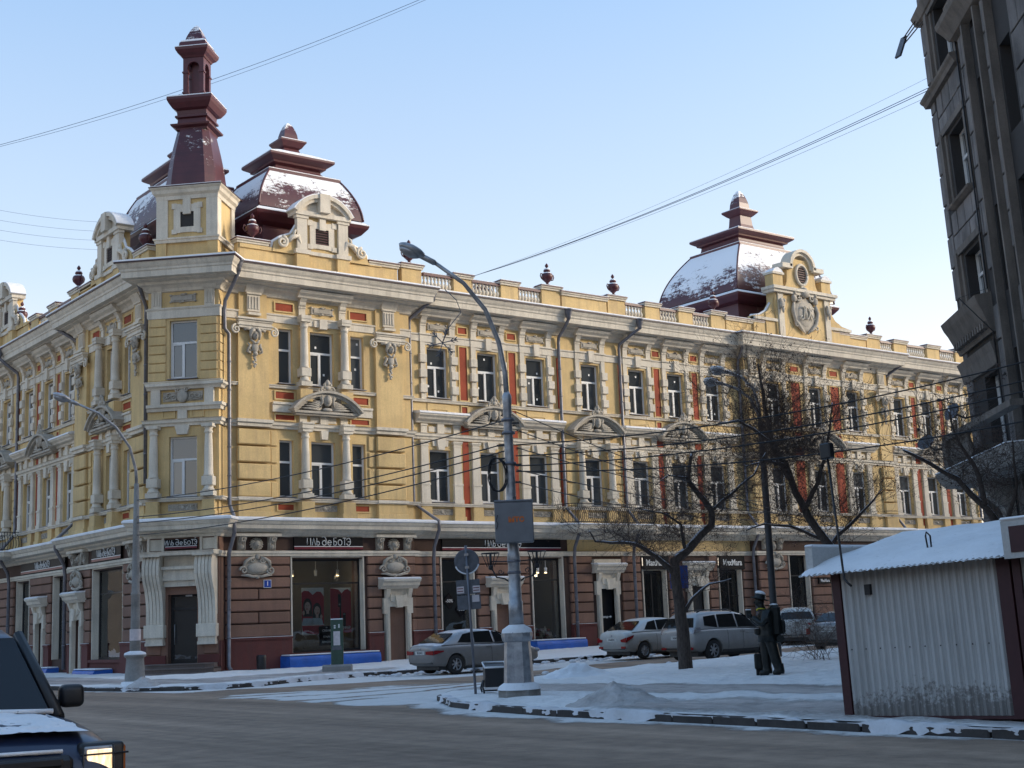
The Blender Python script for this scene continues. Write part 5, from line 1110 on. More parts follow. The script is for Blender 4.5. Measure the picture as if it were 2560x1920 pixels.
def mk_ground(name, lowc, highc, grit, rough, thr, sharp=7.0):
    """two ground states blended by a mesh mask broken up with noise"""
    m, n, b, o = nt(name); p = wpos(n)
    at = nd(n, 'ShaderNodeAttribute', attribute_name='mask')
    n1 = noisen(n, p, 0.9, 7, 0.68); n2 = noisen(n, p, 9.0, 5, 0.7); n3 = noisen(n, p, 2.2, 5, 0.65); n4 = noisen(n, stretch(n, p, (1, .045, 1)), .75, 6, 0.66); n5 = noisen(n, p, 60, 2, 0.5)
    f = mathn(n, 'ADD', mathn(n, 'ADD', at.outputs['Fac'], mathn(n, 'MULTIPLY', mathn(n, 'SUBTRACT', n1.outputs[0], .5), .75)), mathn(n, 'MULTIPLY', mathn(n, 'SUBTRACT', n2.outputs[0], .5), .45))
    f = mathn(n, 'MULTIPLY', mathn(n, 'SUBTRACT', f, thr), sharp, True)
    lo = ramp(n, n3.outputs[0], [(.25, tuple(c*.72 for c in lowc)), (.75, tuple(c*1.25 for c in lowc))]).outputs[0]
    lo = mixc(n, .75, lo, ramp(n, n4.outputs[0], [(.32, (.50,)*3), (.5, (.92,)*3), (.68, (1.42,)*3)]).outputs[0], 'MULTIPLY')
    lo = mixc(n, .8, lo, ramp(n, n5.outputs[0], [(.30, (.55,)*3), (.45, (1.0,)*3)]).outputs[0], 'MULTIPLY')
    hi = ramp(n, n3.outputs[0], [(.25, tuple(c*.84 for c in highc)), (.7, highc)]).outputs[0]
    hi = mixc(n, grit, hi, ramp(n, n2.outputs[0], [(.26, (.42,)*3), (.42, (1.0,)*3)]).outputs[0], 'MULTIPLY')
    n.links.new(mixc(n, f, lo, hi), b.inputs['Base Color']); b.inputs['Roughness'].default_value = rough; b.inputs['Specular IOR Level'].default_value = .3
    vo = nd(n, 'ShaderNodeTexVoronoi', feature='SMOOTH_F1'); vo.inputs['Scale'].default_value = 2.6; n.links.new(p, vo.inputs['Vector'])
    h = mathn(n, 'ADD', mathn(n, 'MULTIPLY', n2.outputs[0], .6), mathn(n, 'ADD', mathn(n, 'MULTIPLY', n3.outputs[0], .9), mathn(n, 'MULTIPLY', vo.outputs['Distance'], 1.1)))
    bump(n, b, mathn(n, 'MULTIPLY', h, mathn(n, 'ADD', mathn(n, 'MULTIPLY', f, .85), .15)), .8, .13)
mk_ground('road_ground', (.300, .212, .152), (.78, .755, .725), .35, .85, .55, 5.0)
mk_ground('walk_ground', (.42, .37, .34), (.87, .845, .82), .4, .9, .42, 3.0)

WALK = [(-8.9, 44), (-8.9, -7.5), (-8.35, -10.9), (-7.5, -12.6), (-6.3, -13.15), (-5.1, -12.85), (-3.4, -11.7), (-2, -11.1), (0, -10.6), (10, -10.6), (60, -10.6), (60, .3), (1, .3), (-1, .6), (-1.8, 2.5), (-1.8, 44)]
PLAZA = [(-7.7, -26.5), (-9.0, -28.9), (-9.55, -31.0), (-9.85, -33.3), (-9.85, -35.3), (-9.9, -38), (-10.0, -40), (-10.1, -62), (60, -62), (60, -19.7), (12, -19.7), (6, -19.8), (1.5, -20.4), (-.5, -21.2), (-4, -23.3), (-6.2, -25.0)]
TRACK = [(-40, -14), (-13, -15.0), (-8, -15.6), (-4, -16.8), (-.5, -18.0), (3.5, -17.0), (9, -15.9), (20, -15.6), (60, -15.4)]
RUTS = [[(-9.4, -19.5), (-7.0, -20.6), (-3.5, -20.4), (.5, -18.9), (6, -17.6), (40, -17.3)], [(-9.8, -22.0), (-8.3, -22.6), (-5.6, -22.4), (-2.5, -21.0), (2, -19.2), (10, -18.2), (40, -18.0)], [(-9.9, -25), (-9.2, -24.0), (-7.6, -23.7)], [(-9.6, -18.2), (-5, -18.9), (-1.5, -19.6)]]
def road_mask(x, y):
    n_ = vnoise(x, y, .35, 3.1); n2_ = vnoise(x, y, 1.1, 6.4)
    m_ = np.clip((x+10.3+.8*n_+.3*n2_)/1.5, 0, 1)*np.clip((-10.6-y)/.6, 0, 1)          # snow lies on the side street and the wedge before the plaza
    d = seg_dist(x, y, TRACK)+.5*n_+.25*n2_; m_ = np.where(x > -14, np.minimum(m_, np.clip((d-.95)/1.3, 0, 1)), m_)
    m_ = np.where(x < -8.6, m_*np.clip((-17.2-y+.6*n_)/1.3, 0, 1), m_)
    for q in RUTS: m_ = m_*(1-.55*np.clip(1-(seg_dist(x, y, q)+.12*n2_)/.42, 0, 1))
    kd = seg_dist(x, y, PLAZA[0:8]); m_ = np.maximum(m_, np.clip((1.15-kd+.5*n_+.3*n2_)/.9, 0, 1)*.85)
    kd = seg_dist(x, y, WALK[1:10]); return np.maximum(m_, np.clip((.85-kd+.4*n2_)/.6, 0, 1)*.9)*.95+.03
road = link('road', grid_mesh('road', -42, 62, -70, 46, .33, lambda x, y: rz(x), road_mask, 'road_ground'), None, None, kind='structure')
link('outer_ground', MB().add([(-1500, -1500, -.05), (1500, -1500, -.05), (1500, 1500, -.05), (-1500, 1500, -.05)], [(0, 1, 2, 3)]).mesh('outer', 'snow_trodden'), None, None, kind='structure')
def slab(name, poly, zt):
    m = MB(); xs = sorted({p[0] for p in poly}); m.prismz(poly, -.3, zt); return m
def walk_z(x, y):
    e = closest(x, y, WALK)[0]; n_ = vnoise(x, y, .55, 1.7)
    return rz(x)+.135+np.clip(e-.12, 0, .6)*.05+(.045*n_+.02*vnoise(x, y, 1.7, 4.8))*np.clip(e, 0, 1)
def walk_mask(x, y):
    d = seg_dist(x, y, [(-7.2, 30), (-7.0, -6), (-6.0, -10.2), (-2.5, -8.7), (1, -8.6)]); n_ = vnoise(x, y, .5, 9.1)
    return np.clip((d-.7)/1.1, .12, 1)*.8+.1+.12*n_
link('sidewalk', grid_mesh('walk', -9.2, 60, -13.4, 44, .3, walk_z, walk_mask, 'walk_ground', WALK), None, None, kind='structure')
def plaza_z(x, y):
    e = closest(x, y, PLAZA)[0]; n_ = vnoise(x, y, .6, 5.3)
    return rz(x)+.135+np.clip(e-.12, 0, .8)*.05+(.06*n_+.03*vnoise(x, y, 1.7, 8.8))*np.clip(e, 0, 1)
PATH = [(-5.4, -26.0), (-4.9, -30), (-4.4, -34), (-4.4, -60)]
def plaza_mask(x, y):
    d = seg_dist(x, y, PATH); n_ = vnoise(x, y, .5, 2.2); m_ = np.clip((d-.95)/.45, .0, 1)*.8+.12
    d2 = seg_dist(x, y, [(-8.4, -35), (-8.2, -44)]); return np.minimum(m_, np.clip((d2-.1)/1.8, .35, 1))+.10*n_
link('plaza', grid_mesh('plaza', -10.4, 34, -46, -19.4, .25, plaza_z, plaza_mask, 'walk_ground', PLAZA), None, None, kind='structure')
# kerbs: every stone its own piece
def kerb_run(name, pts, stone=1.0, h=.125, label=None):
    k = link(name, None, None, None, kind='structure'); P = [Vector((a, b, 0)) for a, b in pts]; r_ = random.Random(len(pts)); acc = []
    for a, b in zip(P, P[1:]):
        L = (b-a).length; n_ = max(1, int(round(L/stone)))
        for i in range(n_): acc.append((a.lerp(b, i/n_), a.lerp(b, (i+1)/n_)))
    for a, b in acc:
        d = b-a; L = d.length; c_ = (a+b)/2; me = cached('kerb%.1f' % L, lambda: MB().box(-L/2+.012, L/2-.012, -.08, .08, -.12, h, bev=.018), 'kerb_stone')
        link('kerb_stone', me, k, T(c_.x, c_.y, road_z(c_.x)+r_.uniform(-.012, .012)) @ RZ(math.atan2(d.y, d.x)+r_.uniform(-.01, .01)))
    return k
kerb_run('sidewalk_kerb', WALK[0:10]+[(4, -10.6)], 1.0)
kerb_run('plaza_kerb', [(-6.2, -25.0)]+PLAZA[0:8], 1.0); kerb_run('plaza_back_kerb', [(-.8, -21.1), (.3, -20.9)], 1.0)
def kerb_drift(pts, seed, side):
    """ragged crust of snow lying on top of the kerb and slumping down its face here and there"""
    m = MB(); P = [Vector((a, b, 0)) for a, b in pts]; rows = []; u = 0.0
    for a, b in zip(P, P[1:]):
        d = b-a; L = d.length; t_ = d/L; n_ = Vector((t_.y, -t_.x, 0))*side; k = max(2, int(L/.07))
        for i in range(k):
            p = a+d*(i/k); uu = u+L*i/k; h = noise.fractal(Vector((uu*.9, seed, .3)), .7, 2.2, 5); h2 = noise.fractal(Vector((uu*3.1, seed, 5.3)), .7, 2.2, 3)
            c_ = .022+.055*h+.02*h2; q = max(0, h+.15+.5*h2); zt = road_z(p.x)+.125
            rows.append([p-n_*.22+Vector((0, 0, zt-.02)), p-n_*.10+Vector((0, 0, zt+c_*.9)), p+n_*.02+Vector((0, 0, zt+c_)), p+n_*(.075+.02*h2)+Vector((0, 0, zt+c_*.5)), p+n_*(.07+.06*q)+Vector((0, 0, zt-.03-.09*q)), p+n_*(.06+.14*q)+Vector((0, 0, zt-.05-.14*q))])
        u += L
    m.add([v for r in rows for v in r], [(6*i+j, 6*i+6+j, 6*i+7+j, 6*i+j+1) for i in range(len(rows)-1) for j in range(5)], 0, True); return m
link('kerb_snow', kerb_drift(PLAZA[0:8], 4.4, 1).merge(kerb_drift(WALK[1:9], 6.1, 1)).mesh('kerb_snow', 'snow_trodden'), None, None, kind='stuff')
# shovelled heaps
def heap(name, x, y, rx, ry, h, mat, label, seed, z=.14, rot=0):
    m = MB(); n_ = 56; k = 26; r_ = random.Random(seed); v = []
    for i in range(k+1):
        t = i/k
        for j in range(n_):
            a = 2*math.pi*j/n_; q = 1+.22*noise.noise(Vector((math.cos(a)*1.5+seed, math.sin(a)*1.5, seed)))
            rr = t*q; hh = h*(max(0, 1-t)**1.25*(1-.10*math.exp(-(t*9)**2)))*(1+.25*noise.noise(Vector((math.cos(a)*t*3+seed, math.sin(a)*t*3, seed+3.0))))-.03*(t > .95)
            hh += .12*h*min(1, 3*(1-t))*noise.fractal(Vector((math.cos(a)*t*5, math.sin(a)*t*5, seed+7.0)), .7, 2.2, 4)
            v.append((rx*rr*math.cos(a), ry*rr*math.sin(a), hh))
    m.add(v, [(i*n_+j, i*n_+(j+1) % n_, (i+1)*n_+(j+1) % n_, (i+1)*n_+j) for i in range(k) for j in range(n_)], 0, True)
    o = link(name, m.mesh(name, mat), None, T(x, y, road_z(x)+z) @ RZ(rot)); o['label'] = label; o['category'] = 'snow heap'; return o
heap('snow_heap', -8.75, -33.6, 1.05, .95, .42, 'snow_dirty', 'grey conical heap of dirty snow beside the plaza kerb', 2)
heap('snow_heap', -.97, -23.3, 1.8, .75, .42, 'snow', 'long white snow heap behind the big lamp post base', 5, rot=.3)
heap('snow_heap', -8.0, -10.6, .55, .7, .34, 'snow_dirty', 'small dirty snow heap left of the slim lamp post', 8)
heap('snow_heap', .2, -8.2, .7, .45, .32, 'snow_dirty', 'small grey snow heap left of the green information stele', 11)
# low ridge of ploughed lumps under the parked cars
def ridge():
    m = MB(); r_ = random.Random(9)
    for k in range(520):
        x = r_.uniform(-.2, 26); y = r_.gauss(-11.3, .55) if r_.random() < .6 else r_.gauss(-19.3, .35); s_ = r_.uniform(.03, .11)
        m.ball((x, y, road_z(x)+(.10 if y > -10.7 or y < -19.7 else .0)+s_*.2), (s_*r_.uniform(1, 2), s_*r_.uniform(.8, 1.5), s_*.7), 6, 4)
    return m
link('ploughed_snow_lumps', ridge().mesh('lumps', 'snow_trodden'), None, None, kind='stuff')

# ================================================================ dark stone building on the right
A0 = (10.265, -29.04); FS = T(A0[0], A0[1], 0) @ RZ(R(227.8)) @ Matrix.Rotation(.03, 4, 'X')
SB = thing('stone_building', 'tall soot-blackened stone building with balcony, cut off by the right edge', 'building')
wv = [(1.55, 3.3, 17.2, 19.4), (1.55, 3.3, 13.3, 15.4), (1.55, 3.3, 9.95, 11.7), (1.9, 3.4, 5.6, 8.0), (1.0, 2.2, .3, 3.6)]
tall = [(5.0, 5.95, z, z+2.35) for z in (5.9, 9.8, 13.4, 17.2)]+[(7.2, 8.1, z, z+2.35) for z in (5.9, 9.8, 13.4, 17.2)]
m = wall_mb(0, 34, -.3, 27, wv+tall, 0, .45)
m.box(0, 34, .5, 16, -.3, 26.9)
part('facade_wall', m, 'soot_joint', SB, FS)
part('shade_wing', MB().box(12, 120, -50, -30.5, -.3, 25.5), 'backdrop_wall', SB)  # unseen wing, added as an occluder to shade the street and lower front
part('corner_wall', MB().add([(0, 0, -.3), (0, 6, -.3), (0, 6, 26.9), (0, 0, 26.9)], [(0, 1, 2, 3)]), 'soot_stone', SB, FS)
rs = random.Random(21)
def slab_piece(s0, s1, z0, z1, o=.05):
    w, h = s1-s0, z1-z0
    put('stone_slab', 'slab%.1f%.1f%.1f' % (w, h, o), lambda: bb(-w/2+.025, w/2-.025, -.05, o, -h/2+.025, h/2-.025, bev=.015), 'soot_stone', FS, (s0+s1)/2, rs.uniform(-.008, .008), (z0+z1)/2, SB)
zr = [3.8+k*.98 for k in range(20)]
for i, (a, b) in enumerate(zip(zr, zr[1:])):
    if 9.0 < a < 10.2: continue
    slab_piece(.0, .52, a, b) if i % 2 else slab_piece(.0, .70, a, b)
    off = .42 if i % 2 else .0
    slab_piece(3.75, 3.95+off, a, b); slab_piece(3.95+off, 4.78, a, b)
    slab_piece(8.35, 9.0+off, a, b); slab_piece(9.0+off, 10.4, a, b); slab_piece(6.2, 6.95, a, b, .12)
for z0, z1 in ((15.5, 16.2), (16.2, 16.85), (11.8, 12.5), (12.5, 13.15)):
    off = .3 if z0 in (15.5, 11.8) else .0
    for a, b in ((.75, 1.45+off), (1.45+off, 2.3+off), (2.3+off, 3.1+off*.5), (3.1+off*.5, 3.6)): slab_piece(a, b, z0, z1)
for z0, z1 in ((13.3, 15.5), (9.95, 11.8), (17.2, 19.4)):
    put('window_surround', 'rbs%.2f' % (z1-z0), lambda: bb(.80, 1.10, 0, .14, 0, z1-z0+.1).o(1.10, 1.32, 0, .05, 0, z1-z0).o(1.32, 1.52, -.2, -.05, 0, z1-z0).o(3.34, 3.55, 0, .06, 0, z1-z0).o(.8, 3.55, 0, .10, z1-z0+.02, z1-z0+.22), 'soot_trim', FS, 0, 0, z0, SB)
def sash(s, z, w, h, dep=-.36, mat='glass'):
    f_ = put('window', 'rsash%.2f%.2f' % (w, h), lambda: frame_mb(w, h, 'N'), 'white_frame', FS, s, dep, z, SB); link('pane', cached('rpane%.2f%.2f' % (w, h), lambda: bb(-w/2+.05, w/2-.05, -.01, .015, .05, h-.05), mat), f_, T())
for a, b, c_, d in wv[:4]: sash((a+b)/2, c_, b-a, d-c_)
for a, b, c_, d in tall: sash((a+b)/2, c_, b-a, d-c_, -.40)
def tier(name, prof, s0, s1, mat='soot_trim'): return part(name, MB().sweep(prof, [(s0, 1.5), (s0, 0), (s1, 0)]), mat, SB, FS)
tier('main_cornice', [(0, 9.0), (.10, 9.0), (.14, 9.14), (.20, 9.30), (.24, 9.42), (.32, 9.66), (.40, 9.84), (.44, 9.98), (.46, 10.06), (0, 10.12)], 0, 3.62)
for k in range(13): put('dentil', 'dent', lambda: bb(-.07, .07, .10, .30, 9.14, 9.32), 'soot_trim', FS, .2+.27*k, 0, 0, SB)
tier('sill_course', [(0, 16.85), (.16, 16.88), (.20, 17.0), (.26, 17.08), (.28, 17.16), (0, 17.2)], 0, 3.62); tier('sill_course', [(0, 13.1), (.12, 13.14), (.22, 13.22), (.24, 13.28), (0, 13.3)], 1.5, 3.55)
tier('lower_ledge', [(0, 5.74), (.25, 5.78), (.42, 5.92), (.46, 6.02), (0, 6.06)], 0, 2.6); tier('band_course', [(0, 8.1), (.08, 8.12), (.14, 8.5), (.20, 8.74), (0, 8.8)], 0, 3.6)
tier('upper_cornice', [(0, 17.4), (.2, 17.5), (.3, 17.7), (.45, 17.95), (.48, 18.1), (0, 18.2)], 3.7, 9.5); tier('pier_cornice', [(0, 19.5), (.15, 19.6), (.25, 19.9), (0, 20.1)], 0, 9.5)
for s in (4.84, 6.05, 6.98): put('pilaster', 'rpil', lambda: bb(-.06, .06, 0, .22, 3.8, 17.4), 'soot_trim', FS, s, 0, 0, SB)
# balcony with bottle balusters over a scrolled bracket
bl = part('balcony', MB().sweep([(0, 4.98), (.2, 5.0), (.32, 5.14), (.40, 5.32), (.44, 5.44), (0, 5.46)], [(.9, 0), (.9, -.95), (8, -.95)]).box(.9, 8, -.95, 0, 4.96, 5.45), 'concrete', SB, FS)
link('balcony_snow', MB().sweep([(-.9, 5.50), (.42, 5.50), (.45, 5.46)], [(.9, 0), (.9, -.95), (8, -.95)]).mesh('bsn', 'snow'), bl, T(), kind='stuff')
for k in range(6): link('baluster', cached('rbalu', lambda: MB().lathe([(.10, 0), (.10, .08), (.06, .14), (.15, .38), (.14, .5), (.06, .72), (.09, .80), (.09, .86)], 9), 'soot_trim'), bl, T(1.55+.32*k, -1.0, 5.48))
link('balcony_rail', MB().box(.85, 8, -1.16, -.84, 6.34, 6.50).box(.85, 1.3, -1.18, -.82, 5.47, 6.34).mesh('brl', 'soot_trim'), bl, T())
part('bracket', MB().prismx([(0, 3.4), (-.12, 3.4), (-.2, 3.8), (-.32, 4.2), (-.62, 4.5), (-.86, 4.8), (-.86, 4.97), (0, 4.97)], -.22, .22), 'concrete', SB, FS @ T(3.1, 0, 0))
part('side_canopy', MB().box(-1.0, .0, .1, 1.3, 5.0, 5.14).box(-1.05, 0, .05, 1.35, 5.14, 5.24), 'soot_trim', SB, FS); part('canopy_snow', MB().box(-1.03, 0, .07, 1.33, 5.242, 5.29), 'snow', SB, FS, kind='stuff')
part('cable', MB().tube([(3.66, -.08, 3.9), (3.64, -.09, 9.0), (3.66, -.9, 10.0), (3.66, -.1, 10.2), (3.68, -.08, 20)], .022, 5), 'wire_black', SB, FS)
part('doorway', bb(1.0, 2.2, -.4, -.3, .0, 3.6), 'dark_room', SB, FS)
part('base_blocks', bb(.0, 1.0, 0, .10, 0, 3.75).o(2.2, 9, 0, .10, 0, 3.75), 'soot_joint', SB, FS)
def dish(label, s, o, z, r=.42, az=0.0, el=.5):
    t = thing('satellite_dish', label, 'dish', FS @ T(s, -o, z), 'satellite dishes on the stone building')
    Q = RZ(az) @ Matrix.Rotation(math.pi/2-el, 4, 'X')
    link('reflector', MB().lathe([(.02, -.09), (r*.5, -.065), (r*.85, -.02), (r, .02), (r*.97, .03), (r*.5, -.05), (.02, -.075)], 18).mesh('dish', 'sign_back'), t, Q)
    link('mount_arm', MB().tube([(0, 0, -.09), (.1, .0, -.4), (.9, .15, -.55)], .03, 6).tube([(0, r*.95, 0), (0, r*.4, .5)], .014, 5).ball((0, r*.35, .52), .05, 7, 5).mesh('arm', 'black_metal'), t, Q); return t
dish('grey satellite dish tilted up beside the balcony window', 3.0, 1.3, 6.95, .27, .5, .5); dish('grey satellite dish poking left past the building edge above the canopy', .35, 1.5, 6.45, .26, .9, .6)
t = thing('flood_lamp', 'flat grey flood lamp on thin rods at the top corner of the stone building', 'lamp', FS @ T(-.75, -.5, 19.25))
link('lamp_panel', MB().prismx([(-.22, -.34), (-.16, -.37), (.18, .32), (.13, .37)], -.13, .13).mesh('pnl', 'sign_back'), t, RZ(.5))
for k in range(3): link('support_rod', MB().tube([(0, .1, .3-.1*k), (1.2, .4, .55-.16*k), (3.4, .9, .9-.2*k)], .022, 5).mesh('rod', 'black_metal'), t, T())

# unseen buildings added out of frame to block sky light over the road
OB = thing('sky_blocker', 'long unseen building across the left street, added to block sky light', 'building'); part('wall', MB().box(-80, -52, -110, 240, -.3, 12), 'backdrop_wall', OB)
for k in range(40): part('window', cached('obw', lambda: MB().box(-.05, .05, -.7, .7, -1.1, 1.1), 'glass'), 'glass', OB, T(-51.98, -100+4.2*(k % 20)*2, 4.5+4.5*(k//20)))
OB = thing('sky_blocker', 'unseen building behind the photographer, added to block sky light', 'building'); part('wall', MB().box(-36, 0, -110, -80, -.3, 10), 'backdrop_wall', OB)

# ================================================================ kiosks
KX, KY = -9.40, -39.25  # kiosks, lamps, signs and trees are scaled about the camera, baked per base
FK = T(KX, KY, .10) @ Matrix.Scale(.918, 4) @ RZ(-math.pi/2+.035) @ Matrix.Rotation(-.028, 4, 'Y')     # x runs along the street towards the camera side, -y faces the road
K = thing('kiosk', 'closed grey corrugated kiosk with thick snow on its sloping roof', 'kiosk', FK)
KL = 3.05; KD = 2.3
part('kiosk_shell', MB().box(.03, KL-.03, .06, KD, 0, 2.26), 'kiosk_grey', K)
nP = 22
for i in range(nP):
    w = (KL-.30)/nP
    part('siding_panel', cached('sidp', lambda: MB().prismz([(0, .055), (0, .02), (w*.18, -.012), (w*.55, -.012), (w*.73, .02), (w*.97, .02), (w*.97, .055)], .04, 2.26), 'kiosk_wall'), 'kiosk_wall', K, T(.12+i*w, 0, 0))
for x0, x1 in ((-.03, .12), (KL-.18, KL+.03)): part('corner_post', MB().box(x0, x1, -.03, .14, 0, 2.27), 'maroon_steel', K)
for k in range(11): part('screw', cached('screw', lambda: MB().ball((0, 0, 0), .012, 6, 4), 'black_metal'), 'black_metal', K, T(.22+.265*k, -.014, 1.06))
part('base_rail', MB().box(0, KL, -.025, .06, 0, .05), 'maroon_steel', K)
def roofk():
    m = MB(); n_ = 40; x0, x1 = -.42, KL+.42
    xs = [lerp(x0, x1, i/(n_*4)) for i in range(n_*4+1)]; v = []
    for x in xs:
        wv_ = .012*math.sin(2*math.pi*(x-x0)/((x1-x0)/n_)); v += [(x, -.35, 2.25+wv_), (x, KD+.2, 2.80+wv_), (x, KD+.2, 2.785+wv_), (x, -.35, 2.235+wv_)]
    m.add(v, [(4*i, 4*i+4, 4*i+5, 4*i+1) for i in range(n_*4)]+[(4*i+3, 4*i+2, 4*i+6, 4*i+7) for i in range(n_*4)]+[(4*i, 4*i+3, 4*i+7, 4*i+4) for i in range(n_*4)]); return m
part('corrugated_roof', roofk(), 'kiosk_grey', K)
def roofsnow():
    m = MB(); nx, ny = 70, 16; x0, x1 = -.41, KL+.41; v = []
    for j in range(ny+1):
        for i in range(nx+1):
            x = lerp(x0, x1, i/nx); y = lerp(-.36, KD+.15, j/ny); e = min(1, j/3.0)*min(1, (nx-i)/2+.3, i/2+.3)
            z = 2.27+(y+.35)*.2157+.02+.085*math.sqrt(max(0, min(1, j/4)))*e+.02*noise.noise(Vector((x*2, y*2, 1)))*e
            if j == 0: z = 2.238+.012*math.sin(2*math.pi*(x-x0)/((x1-x0)/40))+.012*noise.noise(Vector((x*6, 0, 0)))
            v.append((x, y-(.02*noise.noise(Vector((x*5, 3, 0))) if j == 0 else 0), z))
    m.add(v, [(j*(nx+1)+i, j*(nx+1)+i+1, (j+1)*(nx+1)+i+1, (j+1)*(nx+1)+i) for j in range(ny) for i in range(nx)], 0, True); return m
part('roof_snow', roofsnow(), 'snow', K, kind='stuff')
bx_ = part('roof_sign_box', MB().box(-.44, -.30, -.10, KD, 2.28, 2.70), 'white_shutter', K); link('box_snow', MB().box(-.45, .3, KD-.2, KD+.02, 2.702, 2.76, bev=.03).box(-.45, -.28, -.11, KD-.2, 2.702, 2.75, bev=.02).mesh('bxs', 'snow'), bx_, T(), kind='stuff')
part('roof_parapet', MB().box(-.30, .30, KD-.02, KD+.06, 2.42, 2.70), 'white_shutter', K)
part('lifting_eye', MB().tube([(1.55, .35, 2.42), (1.54, .33, 2.70), (1.58, .30, 2.76), (1.62, .33, 2.70), (1.60, .36, 2.42)], .014, 5), 'black_metal', K)
part('mast', MB().tube([(.62, -.40, 2.02), (.55, -.40, 2.08), (.50, -.40, 2.14), (.49, -.40, 2.4), (.42, -.40, 4.05)], .018, 6), 'black_metal', K)
part('mast_lamp', MB().box(-.10, .10, -.07, .07, -.13, .12, bev=.02), 'black_metal', K, T(.42, -.40, 4.15)); part('wall_socket', MB().box(.60, .70, -.06, -.0, 1.88, 2.04), 'black_metal', K)
K2 = thing('kiosk', 'second kiosk at right with white roller shutters and red sign box, partly out of frame', 'kiosk', FK @ T(KL+.16, 0, 0))
part('kiosk_shell', MB().box(0, 3.2, .03, KD, 0, 2.30), 'white_shutter', K2); part('corner_post', MB().box(-.10, .02, -.02, .12, 0, 2.3), 'maroon_steel', K2)
for i in range(24): part('shutter_slat', cached('shut', lambda: MB().prismx([(.03, 0), (.0, .008), (-.012, .03), (0, .056), (.03, .062)], .22, 3.0), 'white_shutter'), 'white_shutter', K2, T(0, 0, .70+.064*i))
part('shutter_frame', MB().box(.10, .20, -.03, .03, .1, 2.28).box(.2, 3.1, -.035, .03, 2.24, 2.30).box(.2, 3.1, -.09, .03, .60, .66).box(.2, 3.1, -.02, .03, .1, .58, bev=.01), 'white_shutter', K2)
sgb = part('sign_box', MB().box(.06, 3.2, -.45, -.30, 2.20, 2.72), 'white_shutter', K2); link('sign_face', MB().box(.18, 3.1, -.462, -.449, 2.28, 2.64).mesh('sf', 'maroon_steel'), sgb, T()); link('box_snow', MB().box(.05, 3.2, -.47, -.28, 2.722, 2.77, bev=.02).mesh('sbs', 'snow'), sgb, T(), kind='stuff')

# ================================================================ signs on the fronts
def sign_board(label, F, s, o, z, w, h, txt, size, strip=True, txtmat='sign_white', name='shop_sign', cat='sign', group=None, bold=.004, sx=1.0, space=1.0, tx=0.0):
    t = thing(name, label, cat, F @ T(s, -o, z), group)
    link('board', bb(-w/2, w/2, 0, .10, -h/2, h/2, bev=.008).mesh('board', 'black_sign'), t, T())
    if strip:
        link('white_line', bb(-w/2, w/2, .10, .106, -h*.24, -h*.20).mesh('wl', 'sign_white'), t, T()); link('red_strip', bb(-w/2, w/2, .10, .105, -h*.42, -h*.24).mesh('rs', 'sign_red'), t, T())
    link('lettering', text_mesh(txt, size, txtmat, .006, bold, sx=sx, space=space), t, T(tx, -.108, (h*.12 if strip else 0)))
    return t
# lettering drawn by hand: tall thin capitals with a round-bellied lower-case pair between them
def ildebote(size):
    m = MB(); th = size*.095; x = [0.0]
    def st(*pts): m.tube([(x[0]+a*size, -.112, b*size) for a, b in pts], th/2, 4, smooth=False)
    def arc(cx, cz, rx, rz_, a0, a1, n=12): st(*[(cx+rx*math.cos(R(a0+(a1-a0)*i/n)), cz+rz_*math.sin(R(a0+(a1-a0)*i/n))) for i in range(n+1)])
    H = .78
    st((0, H), (0, 0), (.40, H), (.40, 0)); x[0] += .58*size                                   # И
    st((0, 0), (.20, H*.98), (.42, 0)); x[0] += .58*size                                        # Л
    st((0, H), (0, 0), (.14, 0)); arc(.14, .20, .17, .20, -90, 90); st((.14, .40), (0, .40)); x[0] += .66*size   # Ь
    arc(.24, .24, .24, .25, 0, 360, 18); arc(.14, .52, .34, .40, -40, 120, 10); x[0] += .68*size                # д
    st((0, .26), (.44, .26)); arc(.22, .25, .23, .25, 0, 320, 16); x[0] += .74*size             # е
    st((.34, H), (0, H), (0, 0), (.16, 0)); arc(.16, .21, .18, .21, -90, 90); st((.16, .42), (0, .42)); x[0] += .52*size   # Б
    arc(.26, .30, .25, .30, 0, 360, 18); x[0] += .62*size                                       # О
    st((0, H), (.44, H)); st((.22, H), (.22, 0)); x[0] += .54*size                              # Т
    arc(.16, .38, .26, .39, -150, 150, 16); st((.08, .38), (.42, .38)); st((.02, .98), (.26, 1.06)); x[0] += .44*size   # Э
    m.v = [(a-x[0]/2, b, c_-size*.36) for a, b, c_ in m.v]; return m
def ilde(label, F, s, o, z, w, h, size, group='black perfume shop fascia signs'):
    t = thing('shop_sign', label, 'sign', F @ T(s, -o, z), group)
    link('board', bb(-w/2, w/2, 0, .10, -h/2, h/2, bev=.008).mesh('board', 'black_sign'), t, T())
    link('white_line', bb(-w/2, w/2, .10, .106, -h*.25, -h*.20).mesh('wl', 'sign_white'), t, T()); link('red_strip', bb(-w/2, w/2, .10, .105, -h*.44, -h*.25).mesh('rs', 'sign_red'), t, T())
    link('lettering', ildebote(size).mesh('ltr', 'sign_white'), t, T(0, 0, h*.13)); return t
ilde('black shop sign over the poster window on the right front', FR, 4.55, GO+.04, 5.32, 3.4, .56, .40)
ilde('longest black shop sign, partly behind the round sign and grey cabinet', FR, 14.3, .06, 5.31, 7.1, .55, .40)
ilde('small black shop sign above the corner door', FB, c, .10, 5.33, 1.36, .42, .255)
ilde('black shop sign over the near left front window', FL, -4.53, GO+.04, 5.32, 3.4, .56, .40)
ilde('long black shop sign at the far left end of the left front', FL, -13.9, .06, 5.31, 6.4, .55, .40)
